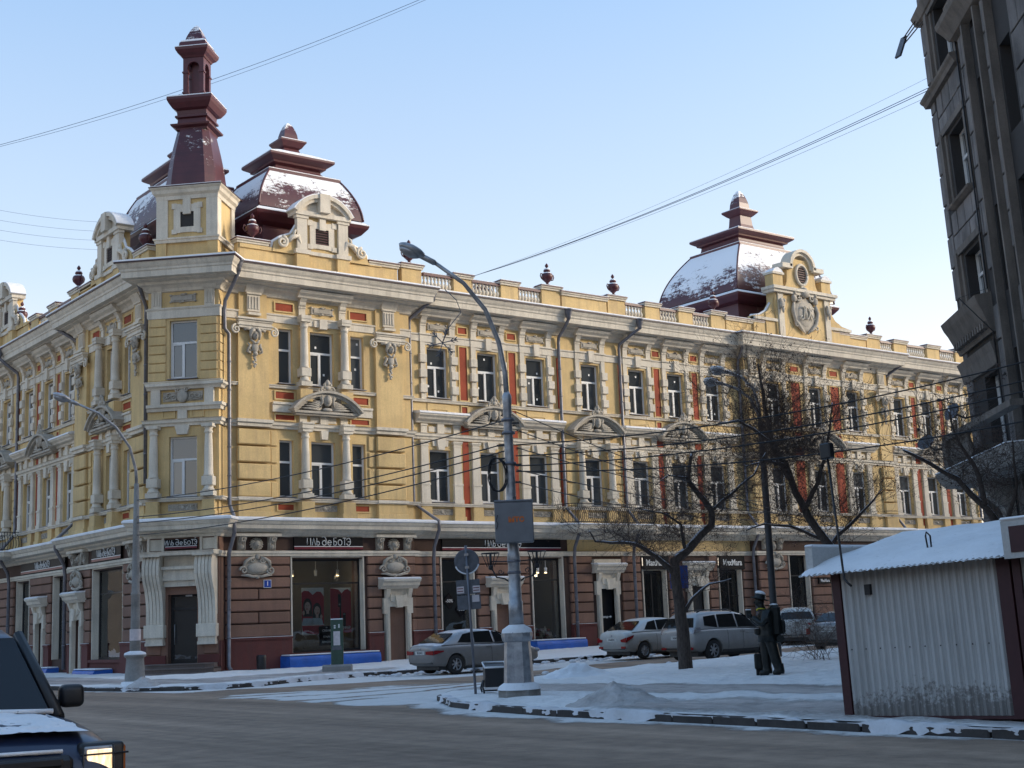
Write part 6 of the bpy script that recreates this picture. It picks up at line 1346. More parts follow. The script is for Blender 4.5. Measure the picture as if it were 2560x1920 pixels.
sign_board('black boutique sign half hidden by the bent tree', FR, 24.25, .08, 4.42, 1.75, .70, 'MaxMara', .46, False, bold=.010, sx=.86, name='boutique_sign', group='boutique signs')
sign_board('black boutique sign over the door right of the bent tree', FR, 29.95, .08, 4.40, 1.95, .72, 'MaxMara', .46, False, bold=.010, sx=.86, name='boutique_sign', group='boutique signs')
sign_board('smallest black boutique sign, low on the pier left of the kiosk', FR, 37.0, .55, 3.32, 1.05, .34, 'MaxMara', .24, False, bold=.005, sx=.86, name='boutique_sign', group='boutique signs')
t = thing('house_number_plate', 'blue house number plate with white figure one', 'plate', FR @ T(1.58, -(GO+.12), 3.64))
link('plate', bb(-.18, .18, 0, .02, -.17, .17, bev=.012).mesh('pl', 'sign_white'), t, T()); link('blue_field', bb(-.155, .155, .02, .026, -.145, .145).mesh('bf', 'blue_plate'), t, T()); link('figure', text_mesh('1', .24, 'sign_white', .004, .006), t, T(0, -.03, 0))
t = thing('door_notice', 'white entry notice with arrow on the black door', 'notice', FR @ T(20.85, .06, 1.75)); link('lettering', text_mesh('вход', .16, 'sign_white', .003, .004), t, T(-.12, 0, 0)); link('arrow', MB().prism([(.10, -.02), (.22, -.02), (.22, -.07), (.33, 0), (.22, .07), (.22, .02), (.10, .02)], -.006, 0).mesh('arw', 'sign_white'), t, T())

# window posters, stickers, lamps
def ellipse(m, cx, cz, rx, rz_, y, mi=0, n=20): m.prism([(cx+rx*math.cos(2*math.pi*i/n), cz+rz_*math.sin(2*math.pi*i/n)) for i in range(n)], y, y+.002, mi)
def heart(m, cx, cz, s, y, mi=0, low=1.0):
    pts = []
    for i in range(28):
        a = 2*math.pi*i/28; pts.append((cx+s*16*math.sin(a)**3/17, cz+s*low*(13*math.cos(a)-5*math.cos(2*a)-2*math.cos(3*a)-math.cos(4*a))/17))
    m.prism(pts[::-1], y, y+.002, mi)
def poster1():
    m = MB(); m.o(-.54, .54, -.012, 0, -1.0, 1.0, 0)                       # paper, then flat printed shapes a hair apart
    m.prism([(-.54, -.56), (.54, -.56), (.54, .62), (.40, .82), (.20, .84), (.0, .70), (-.2, .86), (-.42, .88), (-.54, .80)], -.004, -.002, 1)
    m.prism([(-.54, -.60), (.54, -.60), (.46, -.88), (.2, -1.0), (-.3, -.92), (-.50, -.84)], -.005, -.003, 1)
    for cx, cz, s_, dr in ((-.26, .20, 1.0, -1), (.20, .02, .95, 1)):
        ellipse(m, cx-dr*.0, cz+.06, .21*s_, .29*s_, -.007, 3); m.prism([(cx-.20, cz+.1), (cx+.20, cz+.1), (cx+.24, cz-.42), (cx-.22, cz-.42)], -.008, -.006, 3)
        ellipse(m, cx, cz, .145*s_, .205*s_, -.010, 2); m.prism([(cx-.07, cz-.30), (cx+.07, cz-.30), (cx+.06, cz-.10), (cx-.06, cz-.10)], -.0095, -.0085, 2)
        ellipse(m, cx+.03*dr, cz-.10, .045, .022, -.013, 1); ellipse(m, cx-.055, cz+.045, .024, .010, -.013, 3); ellipse(m, cx+.055, cz+.045, .024, .010, -.013, 3)
        m.prism([(cx-.30, -.56), (cx+.30, -.56), (cx+.22, -.30), (cx-.22, -.28)], -.011, -.0105, 4); ellipse(m, cx+.20*dr, cz-.26, .055, .10, -.014, 2)
    return m
PS = thing('window_poster', 'poster of two women under red lips in the large shop window', 'poster', FR @ T(4.0, -.02, 2.46))
link('sheet', poster1().mesh('poster', ['sign_white', 'red_poster', 'skin', 'hair', 'cloth_pale']), PS, T())
PS = thing('window_poster', 'dark red poster with price in the large shop window', 'poster', FR @ T(5.38, -.02, 2.46))
link('sheet', MB().o(-.52, .52, -.012, 0, -.96, .98, 0).prism([(-.52, -.96), (.52, -.96), (.52, .80), (.36, .92), (.2, .88), (.05, .74), (-.1, .90), (-.3, .94), (-.52, .96)], -.004, -.002, 1).o(-.06, .02, .004, .006, -.6, .6, 2).o(.1, .24, .004, .006, -.75, -.1, 2).o(-.13, .0, .006, .008, .15, .7, 2).mesh('p2', ['sign_white', 'red_poster', 'black_sign']), PS, T())
link('lettering', text_mesh('595₽', .19, 'sign_white', .001, .004), PS, T(.27, -.010, -.76)); link('lettering', text_mesh('EE1', .07, 'sign_white', .001), PS, T(-.05, -.012, .26)); link('lettering', text_mesh('EE1', .07, 'sign_white', .001), PS, T(.17, -.012, -.16))
PS = thing('window_poster', 'black price card with white lettering at the foot of the posters', 'poster', FR @ T(4.62, -.07, 1.42))
link('sheet', bb(-.36, .36, 0, .012, -.42, .40).mesh('p3', 'black_sign'), PS, T())
for txt, z, s_ in (('CREAM', .20, .13), ('LIP', .33, .07), ('STAIN', -.06, .12), ('SEPHORA', -.28, .11)): link('lettering', text_mesh(txt, s_, 'sign_white', .001, .002), PS, T(0, -.018, z))
for s, yy in ((3.3, .9), (4.45, .9), (5.55, .9), (16.7, .7), (17.2, .7)):
    t = thing('spot_lamp', {3.3: 'left lit ceiling spot in the large shop window', 4.45: 'middle ceiling spot in the large shop window', 5.55: 'right lit ceiling spot in the large shop window', 16.7: 'left lit ceiling spot in the shop window beside the second blue tarp', 17.2: 'right lit ceiling spot in the shop window beside the second blue tarp'}[s], 'lamp', FR @ T(s, yy-.4, 4.0), 'shop window ceiling spots')
    link('housing', MB().lathe([(.05, .0), (.075, .22), (.05, .26)], 10).tube([(0, 0, .26), (0, 0, .95)], .015, 5).mesh('hs', 'sign_white'), t, T()); link('bulb', MB().lathe([(.06, -.015), (.06, .0)], 10).mesh('bl', 'warm_bulb' if s != 4.45 else 'sign_white'), t, T())
    if s in (3.3, 5.55, 16.7):
        L_ = bpy.data.lights.new('spot', 'POINT'); L_.energy = 4; L_.color = (1, .78, .52); L_.shadow_soft_size = .08; lo_ = bpy.data.objects.new('spot_light', L_); COL.objects.link(lo_); lo_.parent = t; lo_.location = (0, .1, -.12)
for s, z, lb in ((12.0, 2.35, 'black diamond discount sticker at the right of the narrow shop window'), (11.35, 2.75, 'larger black diamond sticker, upper left in the narrow shop window')):
    t = thing('window_sticker', lb, 'sticker', FR @ T(s, .28, z)); link('diamond', MB().prism([(-.34, 0), (0, -.36), (.34, 0), (0, .36)], -.012, 0).mesh('dm', 'black_sign'), t, T()); link('lettering', text_mesh('-50%', .20, 'sign_white', .001, .002), t, T(0, -.016, 0))
t = thing('display_boxes', 'rows of pale gift boxes and bottles low in a shop window', 'display', FR @ T(17.1, .75, .78)); rq = random.Random(6)
for k in range(26): link('gift_box', cached('gbox%d' % (k % 3), lambda: [MB().box(-.09, .09, -.06, .06, 0, .17, bev=.01), MB().lathe([(.07, 0), (.07, .16), (.03, .20), (.03, .26)], 10), MB().box(-.06, .06, -.06, .06, 0, .12)][k % 3], ['pale_paper', 'sign_white', 'cloth_red'][k % 3]), t, T(-.75+.2*(k % 8)+rq.uniform(-.02, .02), .12*(k//8), .19*(k//8)))
# mannequins in the boutique
for s, z0, lb, mt in ((30.2, .5, 'red dressed mannequin behind the boutique glass', 'cloth_red'), (24.0, .45, 'dark dressed mannequin behind the left boutique glass', 'cloth_dark')):
    t = thing('mannequin', lb, 'mannequin', FR @ T(s, 1.0, z0)); link('figure', MB().lathe([(.10, 0), (.16, .5), (.20, .95), (.15, 1.2), (.21, 1.42), (.18, 1.52), (.06, 1.58)], 12, sy=.7).ball((0, 0, 1.72), (.09, .11, .13), 10, 8).mesh('mq', mt), t, T())

# ================================================================ small things along the front
def tarp_box(label, s0, s1, zb, F=FR, o0=.62, o1=1.45, h=.50, off=GO):
    t = thing('blue_tarp_box', label, 'tarp', F @ T((s0+s1)/2, -(o0+o1)/2, zb), 'blue tarpaulin covers at the basement wells')
    w = (s1-s0)/2; d = (o1-o0)/2; m = MB(); nx = 24; v = []
    for j, (yy, z) in enumerate(((-d, 0), (-d-.01, h*.5), (-d+.02, h-.05), (-d+.06, h), (d, h+.02), (d, 0))):
        for i in range(nx+1):
            x = lerp(-w, w, i/nx); q = noise.noise(Vector((x*2.5+s0, yy*2, z*3)))*.025; v.append((x, yy+q, z+q*(.6 if j > 1 else 0)))
    m.add(v, [(j*(nx+1)+i, j*(nx+1)+i+1, (j+1)*(nx+1)+i+1, (j+1)*(nx+1)+i) for j in range(5) for i in range(nx)], 0, True)
    for e in (0, nx): m.add([v[j*(nx+1)+e] for j in range(6)], [tuple(range(6))])
    link('tarpaulin', m.mesh('tarp', 'blue_tarp'), t, T()); link('tarp_snow', MB().box(-w+.02, w-.02, -d+.05, d, h+.02, h+.07, bev=.03).mesh('tsn', 'snow'), t, T(), kind='stuff')
tarp_box('long blue tarp cover with snow below the poster window', 2.1, 6.5, .13); tarp_box('short blue tarp cover below the shop window left of the black door', 15.1, 18.2, .32, h=.42)
tarp_box('small blue tarp cover below the left front window', -6.0, -3.4, .10, FL, h=.22); tarp_box('blue tarp scrap at the far left basement well', -12.4, -10.9, .10, FL, .3, .9, .26)
t = thing('litter_bin', 'small dark litter bin standing against the red plinth', 'bin', T(.85, -1.35, .13)); link('drum', MB().lathe([(.17, .06), (.19, .1), (.20, .55), (.18, .62)], 12).mesh('drm', 'black_metal'), t, T()); link('foot', MB().box(-.3, .3, -.2, .2, 0, .06, bev=.02).mesh('ft', 'concrete'), t, T())
t = thing('door_steps', 'dark metal steps up to the black door', 'steps', FR @ T(21.0, -.2, .22))
for k in range(3): link('step', cached('dstep', lambda: MB().box(-.9, .9, -.16, .16, 0, .05), 'black_metal'), t, T(0, -.85+.3*k, .10+.10*k))
t = thing('information_stele', 'tall green information stele on a concrete block', 'stele', T(.15, -8.6, .14) @ RZ(R(-38)))
link('body', MB().box(-.22, .22, -.07, .07, .2, 1.86, bev=.02).mesh('bd', 'green_stele'), t, T()); link('snow_cap', MB().box(-.22, .22, -.07, .07, 1.862, 1.90, bev=.015).mesh('sc', 'snow'), t, T(), kind='stuff'); link('block', MB().prismx([(-.22, 0), (.22, 0), (.22, .2), (.10, .27), (-.10, .27), (-.22, .2)], -.52, .52).mesh('bk', 'concrete'), t, T())
link('notice_sheet', bb(-.12, .12, .072, .078, .95, 1.45).mesh('ns', 'pale_paper'), t, T()); link('engraving', MB().o(-.17, .17, .072, .076, .78, .92).mesh('eg', 'sign_back'), t, T())
for z in (1.55, 1.62): link('marks', bb(-.10, -.04, .072, .077, z, z+.05).o(.06, .11, .072, .077, z+.02, z+.08).mesh('mk', 'sign_white'), t, T())

# ================================================================ lamp posts
def slim_lamp():
    t = thing('lamp_post', 'slim white painted lamp post with curved arm at the left corner', 'lamp post', T(-7.72, -9.23, .13) @ Matrix.Scale(.918, 4))
    link('base', MB().lathe([(.46, 0), (.44, .10), (.36, .14), (.30, .9), (.31, .95), (.38, 1.0), (.38, 1.06), (.27, 1.12)], 16).mesh('bs', 'concrete'), t, T())
    link('base_snow', MB().lathe([(.385, 1.062), (.36, 1.13), (.16, 1.20)], 16, caps=False).lathe([(.50, 0), (.46, .13), (.37, .15)], 16, caps=False).mesh('bsn', 'snow'), t, T(), kind='stuff')
    link('shaft', MB().lathe([(.19, 1.1), (.185, 1.8), (.165, 1.85), (.15, 3.1), (.17, 3.14), (.17, 3.2), (.14, 3.25), (.115, 5.2), (.085, 7.1)], 14).mesh('sh', 'concrete'), t, T())
    link('curved_arm', MB().tube([(0, 0, 7.0), (-.03, 0, 7.6), (-.25, 0, 8.4), (-.75, 0, 9.1), (-1.4, 0, 9.6), (-2.1, 0, 9.88)], [.06, .055, .05, .05, .045, .04], 8).mesh('ar', 'lamp_silver'), t, RZ(-.1))
    link('lamp_head', lamp_head().mesh('lh', 'lamp_silver'), t, RZ(-.1) @ T(-2.1, 0, 9.88) @ Matrix.Rotation(.35, 4, 'Y'))
    link('sticker', MB().lathe([(.192, 1.55), (.192, 1.95)], 14, caps=False).mesh('st', 'pale_paper'), t, T()); return t
def lamp_head():
    m = MB(); m.lathe([(.05, .0), (.07, .05), (.07, .4)], 8); h = MB(); h.merge(m, Matrix.Rotation(-math.pi/2, 4, 'Y'))
    h.ball((-.62, 0, .02), (.34, .17, .12), 14, 8); h.ball((-.66, 0, -.05), (.26, .14, .11), 12, 8); return h
slim_lamp()
def big_lamp():
    t = thing('lamp_post', 'tall grey lamp post with grey cabinet on the plaza corner', 'lamp post', T(-8.05, -29.85, .14) @ Matrix.Scale(.918, 4) @ Matrix.Rotation(-.010, 4, 'Y') @ Matrix.Rotation(.006, 4, 'X'))
    link('block', MB().lathe([(.47, 0), (.47, .20), (.38, .27)], 6, rot=.3, smooth=False).mesh('blk', 'concrete'), t, T())
    link('base', MB().lathe([(.34, .22), (.31, .9), (.29, 1.22), (.33, 1.25), (.35, 1.34), (.35, 1.42), (.30, 1.5), (.17, 1.56)], 10, smooth=False).mesh('bs', 'lamp_silver'), t, T())
    link('base_snow', MB().lathe([(.352, 1.42), (.33, 1.50), (.17, 1.60)], 14, caps=False).lathe([(.49, .19), (.45, .27), (.34, .34)], 12, caps=False).mesh('bsn', 'snow'), t, T(), kind='stuff')
    link('shaft', MB().lathe([(.165, 1.5), (.165, 2.1), (.145, 2.12), (.14, 3.0), (.15, 3.05), (.15, 3.15), (.13, 3.2), (.115, 4.8), (.10, 6.55), (.11, 6.6), (.11, 6.75), (.06, 6.85)], 14).mesh('sh', 'lamp_silver'), t, T())
    for z in (2.75, 3.0, 5.2, 5.9, 6.2): link('clamp_band', cached('cband_', lambda: MB().lathe([(.152, -.03), (.158, 0), (.152, .03)], 14), 'pipe_grey'), t, T(0, 0, z))
    link('curved_arm', MB().tube([(0, 0, 6.7), (-.02, 0, 7.3), (-.14, 0, 8.0), (-.44, 0, 8.75), (-.95, 0, 9.35), (-1.62, 0, 9.78)], [.062, .06, .056, .052, .048, .045], 9).mesh('ar', 'lamp_silver'), t, RZ(-.25))
    link('lamp_head', lamp_head().mesh('lh', 'lamp_silver'), t, RZ(-.25) @ T(-1.62, 0, 9.78) @ Matrix.Rotation(.42, 4, 'Y'))
    link('cable_coil', MB().tube([(.20*math.cos(a*.42)+.03*math.sin(a), .03*math.cos(a*1.7), .38*math.sin(a*.42)) for a in range(0, 64)], .013, 5).tube([(.21*math.cos(a*.42+.2), .02*math.cos(a*1.3)-.05, .39*math.sin(a*.42)) for a in range(0, 46)], .013, 5).mesh('cc', 'wire_black'), t, RZ(R(-38)) @ T(-.28, -.1, 4.95))
    for x0, x1, z in ((.1, .34, 5.15), (.1, .3, 4.75), (-.34, -.1, 5.6), (.1, .32, 6.1), (-.3, -.1, 5.3)): link('insulator', MB().box(x0*.8, x1*.8, -.03, .03, z, z+.04).mesh('ins', 'black_metal'), t, RZ(R(-38)))
    # wrought-iron lantern brackets
    for sx in (-1, 1):
        m = MB(); m.tube([(sx*.12, 0, 2.55), (sx*.22, 0, 2.62), (sx*.40, 0, 2.66), (sx*.50, 0, 2.85)], .02, 6); m.tube([(sx*.12, 0, 3.0), (sx*.55, 0, 3.02)], .015, 5)
        for k in range(6):
            a = 2*math.pi*k/6; m.tube([(sx*.52+.08*math.cos(a), .08*math.sin(a), 2.9), (sx*.52+.2*math.cos(a), .2*math.sin(a), 3.2)], .009, 4)
        m.tube([(sx*.52+.2*math.cos(2*math.pi*k/12), .2*math.sin(2*math.pi*k/12), 3.2) for k in range(13)], .012, 4); m.tube([(sx*.52, 0, 2.85), (sx*.52, 0, 3.2)], .03, 6); m.ball((sx*.52, 0, 2.88), .06, 8, 5)
        spiral(m, (sx*.30, 2.78), .07, 1.3, .014, sx, 0, 0, 16, 4); link('lantern_bracket', m.mesh('lb', 'black_metal'), t, RZ(R(-38)))
    m = MB()                                                # winter decoration: wire snowflake on the arm
    for k in range(6):
        a = math.pi*k/3+.2; e = (.34*math.cos(a), 0, .34*math.sin(a)); m.tube([(0, 0, 0), e], .012, 4)
        for q in (.55, .8):
            for s_ in (-.6, .6): m.tube([(e[0]*q, 0, e[2]*q), (e[0]*q+.10*math.cos(a+s_), 0, e[2]*q+.10*math.sin(a+s_))], .010, 4)
    m.tube([(0, 0, 0), (.15, 0, .35), (.45, 0, .7), (.35, 0, 1.0), (.1, 0, 1.25)], .010, 4)
    link('snowflake_decoration', m.mesh('sf', 'pipe_grey'), t, RZ(R(-38)) @ T(-1.42, -.05, 8.05)); return t
big_lamp()
CB = thing('utility_cabinet', 'grey metal cabinet with orange letters strapped to the lamp post', 'cabinet', T(-8.05, -29.85, .135) @ Matrix.Scale(.918, 4) @ RZ(R(-38)) @ T(.03, -.28, 3.40))
link('box', MB().box(-.43, .43, -.17, .17, 0, .90, bev=.02).mesh('bx', 'cabinet_grey'), CB, T()); link('lid', MB().box(-.44, .44, -.18, .18, .90, .95, bev=.02).mesh('ld', 'cabinet_grey'), CB, T())
link('lettering', text_mesh('МТС', .15, 'orange_print', .003, .008, sx=1.05), CB, T(.05, -.176, .50)); link('lifting_loop', MB().tube([(.02, 0, .95), (.0, 0, 1.02), (.06, 0, 1.03), (.05, 0, .95)], .01, 4).tube([(-.40, -.175, .3), (-.36, -.19, .42), (-.40, -.18, .5), (-.36, -.19, .62)], .008, 4).mesh('lp', 'wire_black'), CB, T())
def twin_lamp():
    t = thing('lamp_post', 'dark tall lamp post with two lamp heads among the trees', 'lamp post', T(7.93, -22.55, .2) @ Matrix.Scale(.918, 4))
    link('shaft', MB().lathe([(.17, 0), (.16, 1.2), (.13, 1.3), (.12, 6), (.09, 8.2)], 10).mesh('sh', 'dark_pole'), t, T())
    for dy, dz in ((0, 0), (.35, -.35)):
        link('curved_arm', MB().tube([(0, 0, 8.0), (-.02, dy*.1, 8.8+dz), (-.25, dy*.4, 9.4+dz), (-.75, dy*.8, 9.75+dz), (-1.4, dy, 9.9+dz)], .05, 7).mesh('ar', 'lamp_silver'), t, T()); link('lamp_head', lamp_head().mesh('lh', 'lamp_silver'), t, T(-1.4, dy, 9.9+dz)); link('head_snow', MB().ball((-.62, 0, .09), (.33, .16, .09), 12, 6).mesh('hs', 'snow'), t, T(-1.4, dy, 9.9+dz), kind='stuff')
    return t
twin_lamp()

# ================================================================ sign post, waste bin, blue sign
t = thing('road_sign', 'round road sign seen from behind on a leaning pole with two plates', 'road sign', T(-7.77, -27.95, .14) @ Matrix.Scale(.918, 4) @ RZ(R(-38)) @ Matrix.Rotation(-.035, 4, 'Y'))
link('pole', MB().tube([(0, 0, 0), (0, 0, 3.5)], .032, 8).mesh('pl', 'pipe_grey'), t, T()); link('disc', MB().lathe([(.30, -.012), (.30, .0), (.285, .012)], 28).mesh('dsc', 'sign_back'), t, T(0, .05, 3.12) @ Matrix.Rotation(math.pi/2, 4, 'X')); link('disc_snow', MB().tube([(.29*math.cos(R(a)), .03, 3.12+.29*math.sin(R(a))) for a in range(200, 345, 12)], .018, 5).mesh('dsn', 'snow'), t, T(), kind='stuff')
for z in (2.52, 2.16): link('plate', MB().box(-.29, .27, .035, .05, z-.17, z+.17, bev=.004).mesh('pt', 'sign_back'), t, T())
for x0, z in ((-.29, 2.38), (.09, 2.38), (.06, 2.16)): link('notice_sticker', MB().box(x0+.01, x0+.18, .02, .034, z, z+.16).mesh('nst', 'pale_paper'), t, T())
link('print_line', MB().o(-.27, -.13, -.0195, -.016, 2.42, 2.44).o(-.27, -.13, -.0195, -.016, 2.48, 2.50).o(.11, .25, -.0195, -.016, 2.42, 2.44).o(.11, .25, -.0195, -.016, 2.48, 2.50).mesh('pln', 'sign_red'), t, T()); link('clip', MB().box(-.05, .05, -.03, .03, 3.25, 3.31).box(-.05, .05, -.03, .03, 2.95, 3.01).mesh('clp', 'alloy'), t, T())
t = thing('waste_bin', 'black iron tipping waste bin on curled legs beside the lamp post', 'bin', T(-7.36, -28.1, .15) @ RZ(R(-30)) @ Matrix.Scale(.95, 4))
link('bucket', MB().prismx([(-.20, .14), (.16, .14), (.24, .52), (.22, .66), (-.24, .56)], -.24, .24).mesh('bk', 'black_metal'), t, T(0, 0, .02)); link('rim_snow', MB().tube([(-.25, -.25, .60), (.25, -.25, .60), (.25, .23, .70), (-.25, .23, .70), (-.25, -.25, .60)], .022, 5).mesh('rsn', 'snow'), t, T(), kind='stuff')
for sx in (-1, 1): link('curled_leg', MB().tube([(sx*.27, -.22, .03), (sx*.30, -.2, .16), (sx*.27, -.05, .30), (sx*.26, .1, .30), (sx*.30, .22, .14), (sx*.27, .26, .03)], .022, 6).mesh('lg', 'black_metal'), t, T())
link('cross_bar', MB().tube([(-.27, 0, .08), (.27, 0, .08)], .018, 5).mesh('cb', 'black_metal'), t, T())
t = thing('parking_sign', 'dark blue sign board on a thin post behind the bent tree', 'road sign', T(2.25, -24.15, .14) @ RZ(R(-40)) @ Matrix.Scale(.918, 4)); link('post', MB().tube([(0, 0, 0), (0, 0, 3.2)], .03, 7).mesh('ps', 'pipe_grey'), t, T()); link('board', MB().box(-.28, .28, -.05, -.03, 2.48, 3.18, bev=.008).mesh('bo', 'blue_plate'), t, T())

# ================================================================ vehicles
def apply_mods(ob):
    bpy.context.view_layer.update(); me = bpy.data.meshes.new_from_object(ob.evaluated_get(bpy.context.evaluated_depsgraph_get())); bpy.data.objects.remove(ob); return me
def car_body(st, wheels, wr, hw, mat, crown=.05):
    """lofted lower body: st = (x, z underside, z shoulder, z deck, half width, deck half width); wheel arches are cut out"""
    m = MB(); v = []; K = 13
    for x, zu, zs, zd, w, wd in st:
        zm = lerp(zu, zs, .42)
        half = [(0, zu), (w*.80, zu), (w*.955, zu+.06), (w*.99, lerp(zu, zm, .6)), (w, zm), (w*.985, lerp(zm, zs, .75)), (w*.965, zs), (lerp(w*.965, wd, .55), lerp(zs, zd, .75)), (wd, zd), (wd*.55, zd+crown*.7), (0, zd+crown)]
        ring = [(y, z) for y, z in half]+[(-y, z) for y, z in half[-2:0:-1]]; v += [(x, y, z) for y, z in ring]
    n = len(v)//len(st); f = [(i*n+k, (i+1)*n+k, (i+1)*n+(k+1) % n, i*n+(k+1) % n) for i in range(len(st)-1) for k in range(n)]
    f += [tuple(range(n)), tuple((len(st)-1)*n+k for k in range(n-1, -1, -1))]; m.add(v, f, 0, True)
    ob = bpy.data.objects.new('tmp', m.mesh('body', mat)); COL.objects.link(ob)
    ss = ob.modifiers.new('s', 'SUBSURF'); ss.levels = 2; ss.render_levels = 2
    cm = MB()
    for wx in wheels:
        q = MB().lathe([(wr*1.17, -1.3), (wr*1.17, 1.3)], 28, smooth=False); cm.merge(q, T(wx, 0, wr*.98) @ Matrix.Rotation(math.pi/2, 4, 'X'))
    co = bpy.data.objects.new('cut', cm.mesh('cut', 'dirty_plastic')); COL.objects.link(co)
    b = ob.modifiers.new('b', 'BOOLEAN'); b.object = co; b.operation = 'DIFFERENCE'; b.solver = 'EXACT'
    me = apply_mods(ob); bpy.data.objects.remove(co); return me
def wheel_parts(parent, x, y, r, w=.21, spokes=5, side=1):
    key = 'tyre%.2f' % r; sgn_ = 1 if y > 0 else -1
    wh = link('wheel', cached(key, lambda: MB().merge(MB().lathe([(r*.62, -w/2), (r*.9, -w/2), (r, -w/2+.04), (r, w/2-.04), (r*.9, w/2), (r*.62, w/2)], 28, caps=False), Matrix.Rotation(-math.pi/2, 4, 'X')), 'rubber'), parent, T(x, y, r) @ (I4 if sgn_ > 0 else RZ(math.pi)))
    def rim():
        m = MB(); m.lathe([(r*.66, -w*.3), (r*.66, w*.44), (r*.61, w*.46), (r*.58, w*.36), (r*.58, 0)], 26, caps=False)
        m.lathe([(.055, w*.30), (.05, w*.38), (.0, w*.385)], 12, caps=False)
        for k in range(spokes*2 if spokes == 5 else spokes):
            a = 2*math.pi*k/(spokes*2 if spokes == 5 else spokes); q = MB().box(.03, r*.60, -.028, .028, w*.20, w*.36, bev=.008); m.merge(q, RZ(a))
        return MB().merge(m, Matrix.Rotation(-math.pi/2, 4, 'X'))
    link('rim', cached('rim%.2f%d' % (r, spokes), rim, 'alloy'), wh, T()); link('brake_disc', cached('disc%.2f' % r, lambda: MB().merge(MB().lathe([(r*.57, 0), (r*.57, .02), (0.01, .02)], 20, caps=False), Matrix.Rotation(-math.pi/2, 4, 'X')), 'dirty_plastic'), wh, T())
def panel_face(pts, th=.012):
    """thin curved-free panel from a 3-D quad or polygon, pushed out along its normal"""
    P = [Vector(p) for p in pts]; n = Vector((0, 0, 0))
    for i in range(len(P)): n += (P[i]).cross(P[(i+1) % len(P)])
    n.normalize(); k = len(P); return MB().add([p+n*th for p in P]+[p-n*.01 for p in P], [tuple(range(k)), tuple(range(2*k-1, k-1, -1))]+[(i, k+i, k+(i+1) % k, (i+1) % k) for i in range(k)])
def car(label, M, paint, st, roof, hb, hr_, wheels, wr, glass_side, tail, L, spokes=5, group='cars parked along the right front', plate='', rails=False, name='parked_car', dark_low=False, cat='car', rearwin=None, mirror=None, snow=True, fog=False):
    """roof: (x, z) side profile of the greenhouse from rear base to windscreen base; hb, hr_: half widths at belt and roof"""
    c_ = thing(name, label, cat, M, group)
    hw = max(s[4] for s in st)
    link('body', car_body(st, wheels, wr, hw, paint), c_, T())
    def sect(x):                                            # body side profile at a station, for the door shut lines
        for a_, b_ in zip(st, st[1:]):
            if a_[0] <= x <= b_[0]: t_ = (x-a_[0])/(b_[0]-a_[0]); return [lerp(a_[q], b_[q], t_) for q in range(6)]
    for x_ in (wheels[0]+wr*1.35+.22, (wheels[0]+wheels[1])/2+.12, wheels[1]-wr*1.25):
        _, zu, zs, zd, w, wd = sect(x_); zm = lerp(zu, zs, .42)
        for s_ in (-1, 1): link('door_gap', MB().tube([(x_-.04, s_*w*.945, zu+.08), (x_, s_*(w*.985), lerp(zu, zm, .6)), (x_, s_*(w*.995), zm), (x_, s_*(w*.982), lerp(zm, zs, .75)), (x_-.02, s_*w*.955, zs)], .008, 4).mesh('gap', 'black_metal'), c_, T())
    zb = roof[0][1]; zt = max(p[1] for p in roof); v = []; nn = len(roof)
    def wy(z): return lerp(hb, hr_, max(0, min(1, (z-zb)/(zt-zb))))
    for x, z in roof:
        y = wy(z); e = min(.10, max(0, (z-zb)*.5)); v += [(x, y, min(z, zb) if z <= zb+.02 else zb-.0), (x, wy(z-e), z-e), (x, y-.10, z-.012), (x, y*.5, z+.012*(z > zb+.1)), (x, 0, z+.02*(z > zb+.1)), (x, -y*.5, z+.012*(z > zb+.1)), (x, -y+.10, z-.012), (x, -wy(z-e), z-e), (x, -y, zb)]
    for i, (x, z) in enumerate(roof):                       # belt points follow the belt width
        v[9*i] = (x, hb, zb); v[9*i+8] = (x, -hb, zb)
    m = MB(); m.add(v, [(9*i+k, 9*i+k+1, 9*(i+1)+k+1, 9*(i+1)+k) for i in range(nn-1) for k in range(8)], 0, True)
    link('roof', m.mesh('roof', paint), c_, T())
    for s_ in (-1, 1):
        for poly in glass_side:
            pts = [(x, s_*(wy(z)+.004), z) for x, z in poly]; pts = pts if s_ > 0 else pts[::-1]
            g_ = panel_face(pts[::-1] if False else pts, .010); link('side_window', g_.mesh('sw', 'car_glass'), c_, T())
        if mirror: link('mirror', MB().box(-.08, .10, -.10, .10, -.07, .09, bev=.035).mesh('mir', paint), c_, T(mirror[0], s_*(hb+.13), mirror[1]))
        for hx, hz in ((st[len(st)//2][0]-.55, zb-.12), (st[len(st)//2][0]+.45, zb-.13)): link('door_handle', cached('dhan'+paint, lambda: MB().box(-.10, .10, -.02, .02, -.018, .018, bev=.008), paint), c_, T(hx, s_*(hw*.985), hz))
        if rails: link('roof_rail', MB().tube([(roof[2][0]-.05, s_*(hr_-.04), zt-.02), (roof[2][0]+.15, s_*(hr_-.04), zt+.05), (roof[-3][0]-.3, s_*(hr_-.04), zt+.05), (roof[-3][0]-.05, s_*(hr_-.04), zt-.03)], .022, 6).mesh('rail', 'black_metal'), c_, T())
        for poly, mt in tail:
            pts = [(x, s_*y, z) for x, y, z in poly]; link('tail_light', panel_face(pts if s_ < 0 else pts[::-1], .014).mesh('tl', mt), c_, T())
    (x0, z0), (x1, z1) = rearwin or (roof[0], roof[1]); k0, k1 = .12, .90
    q0 = (lerp(x0, x1, k0), lerp(z0, z1, k0)); q1 = (lerp(x0, x1, k1), lerp(z0, z1, k1)); y0 = wy(q0[1])-.09; y1 = wy(q1[1])-.10
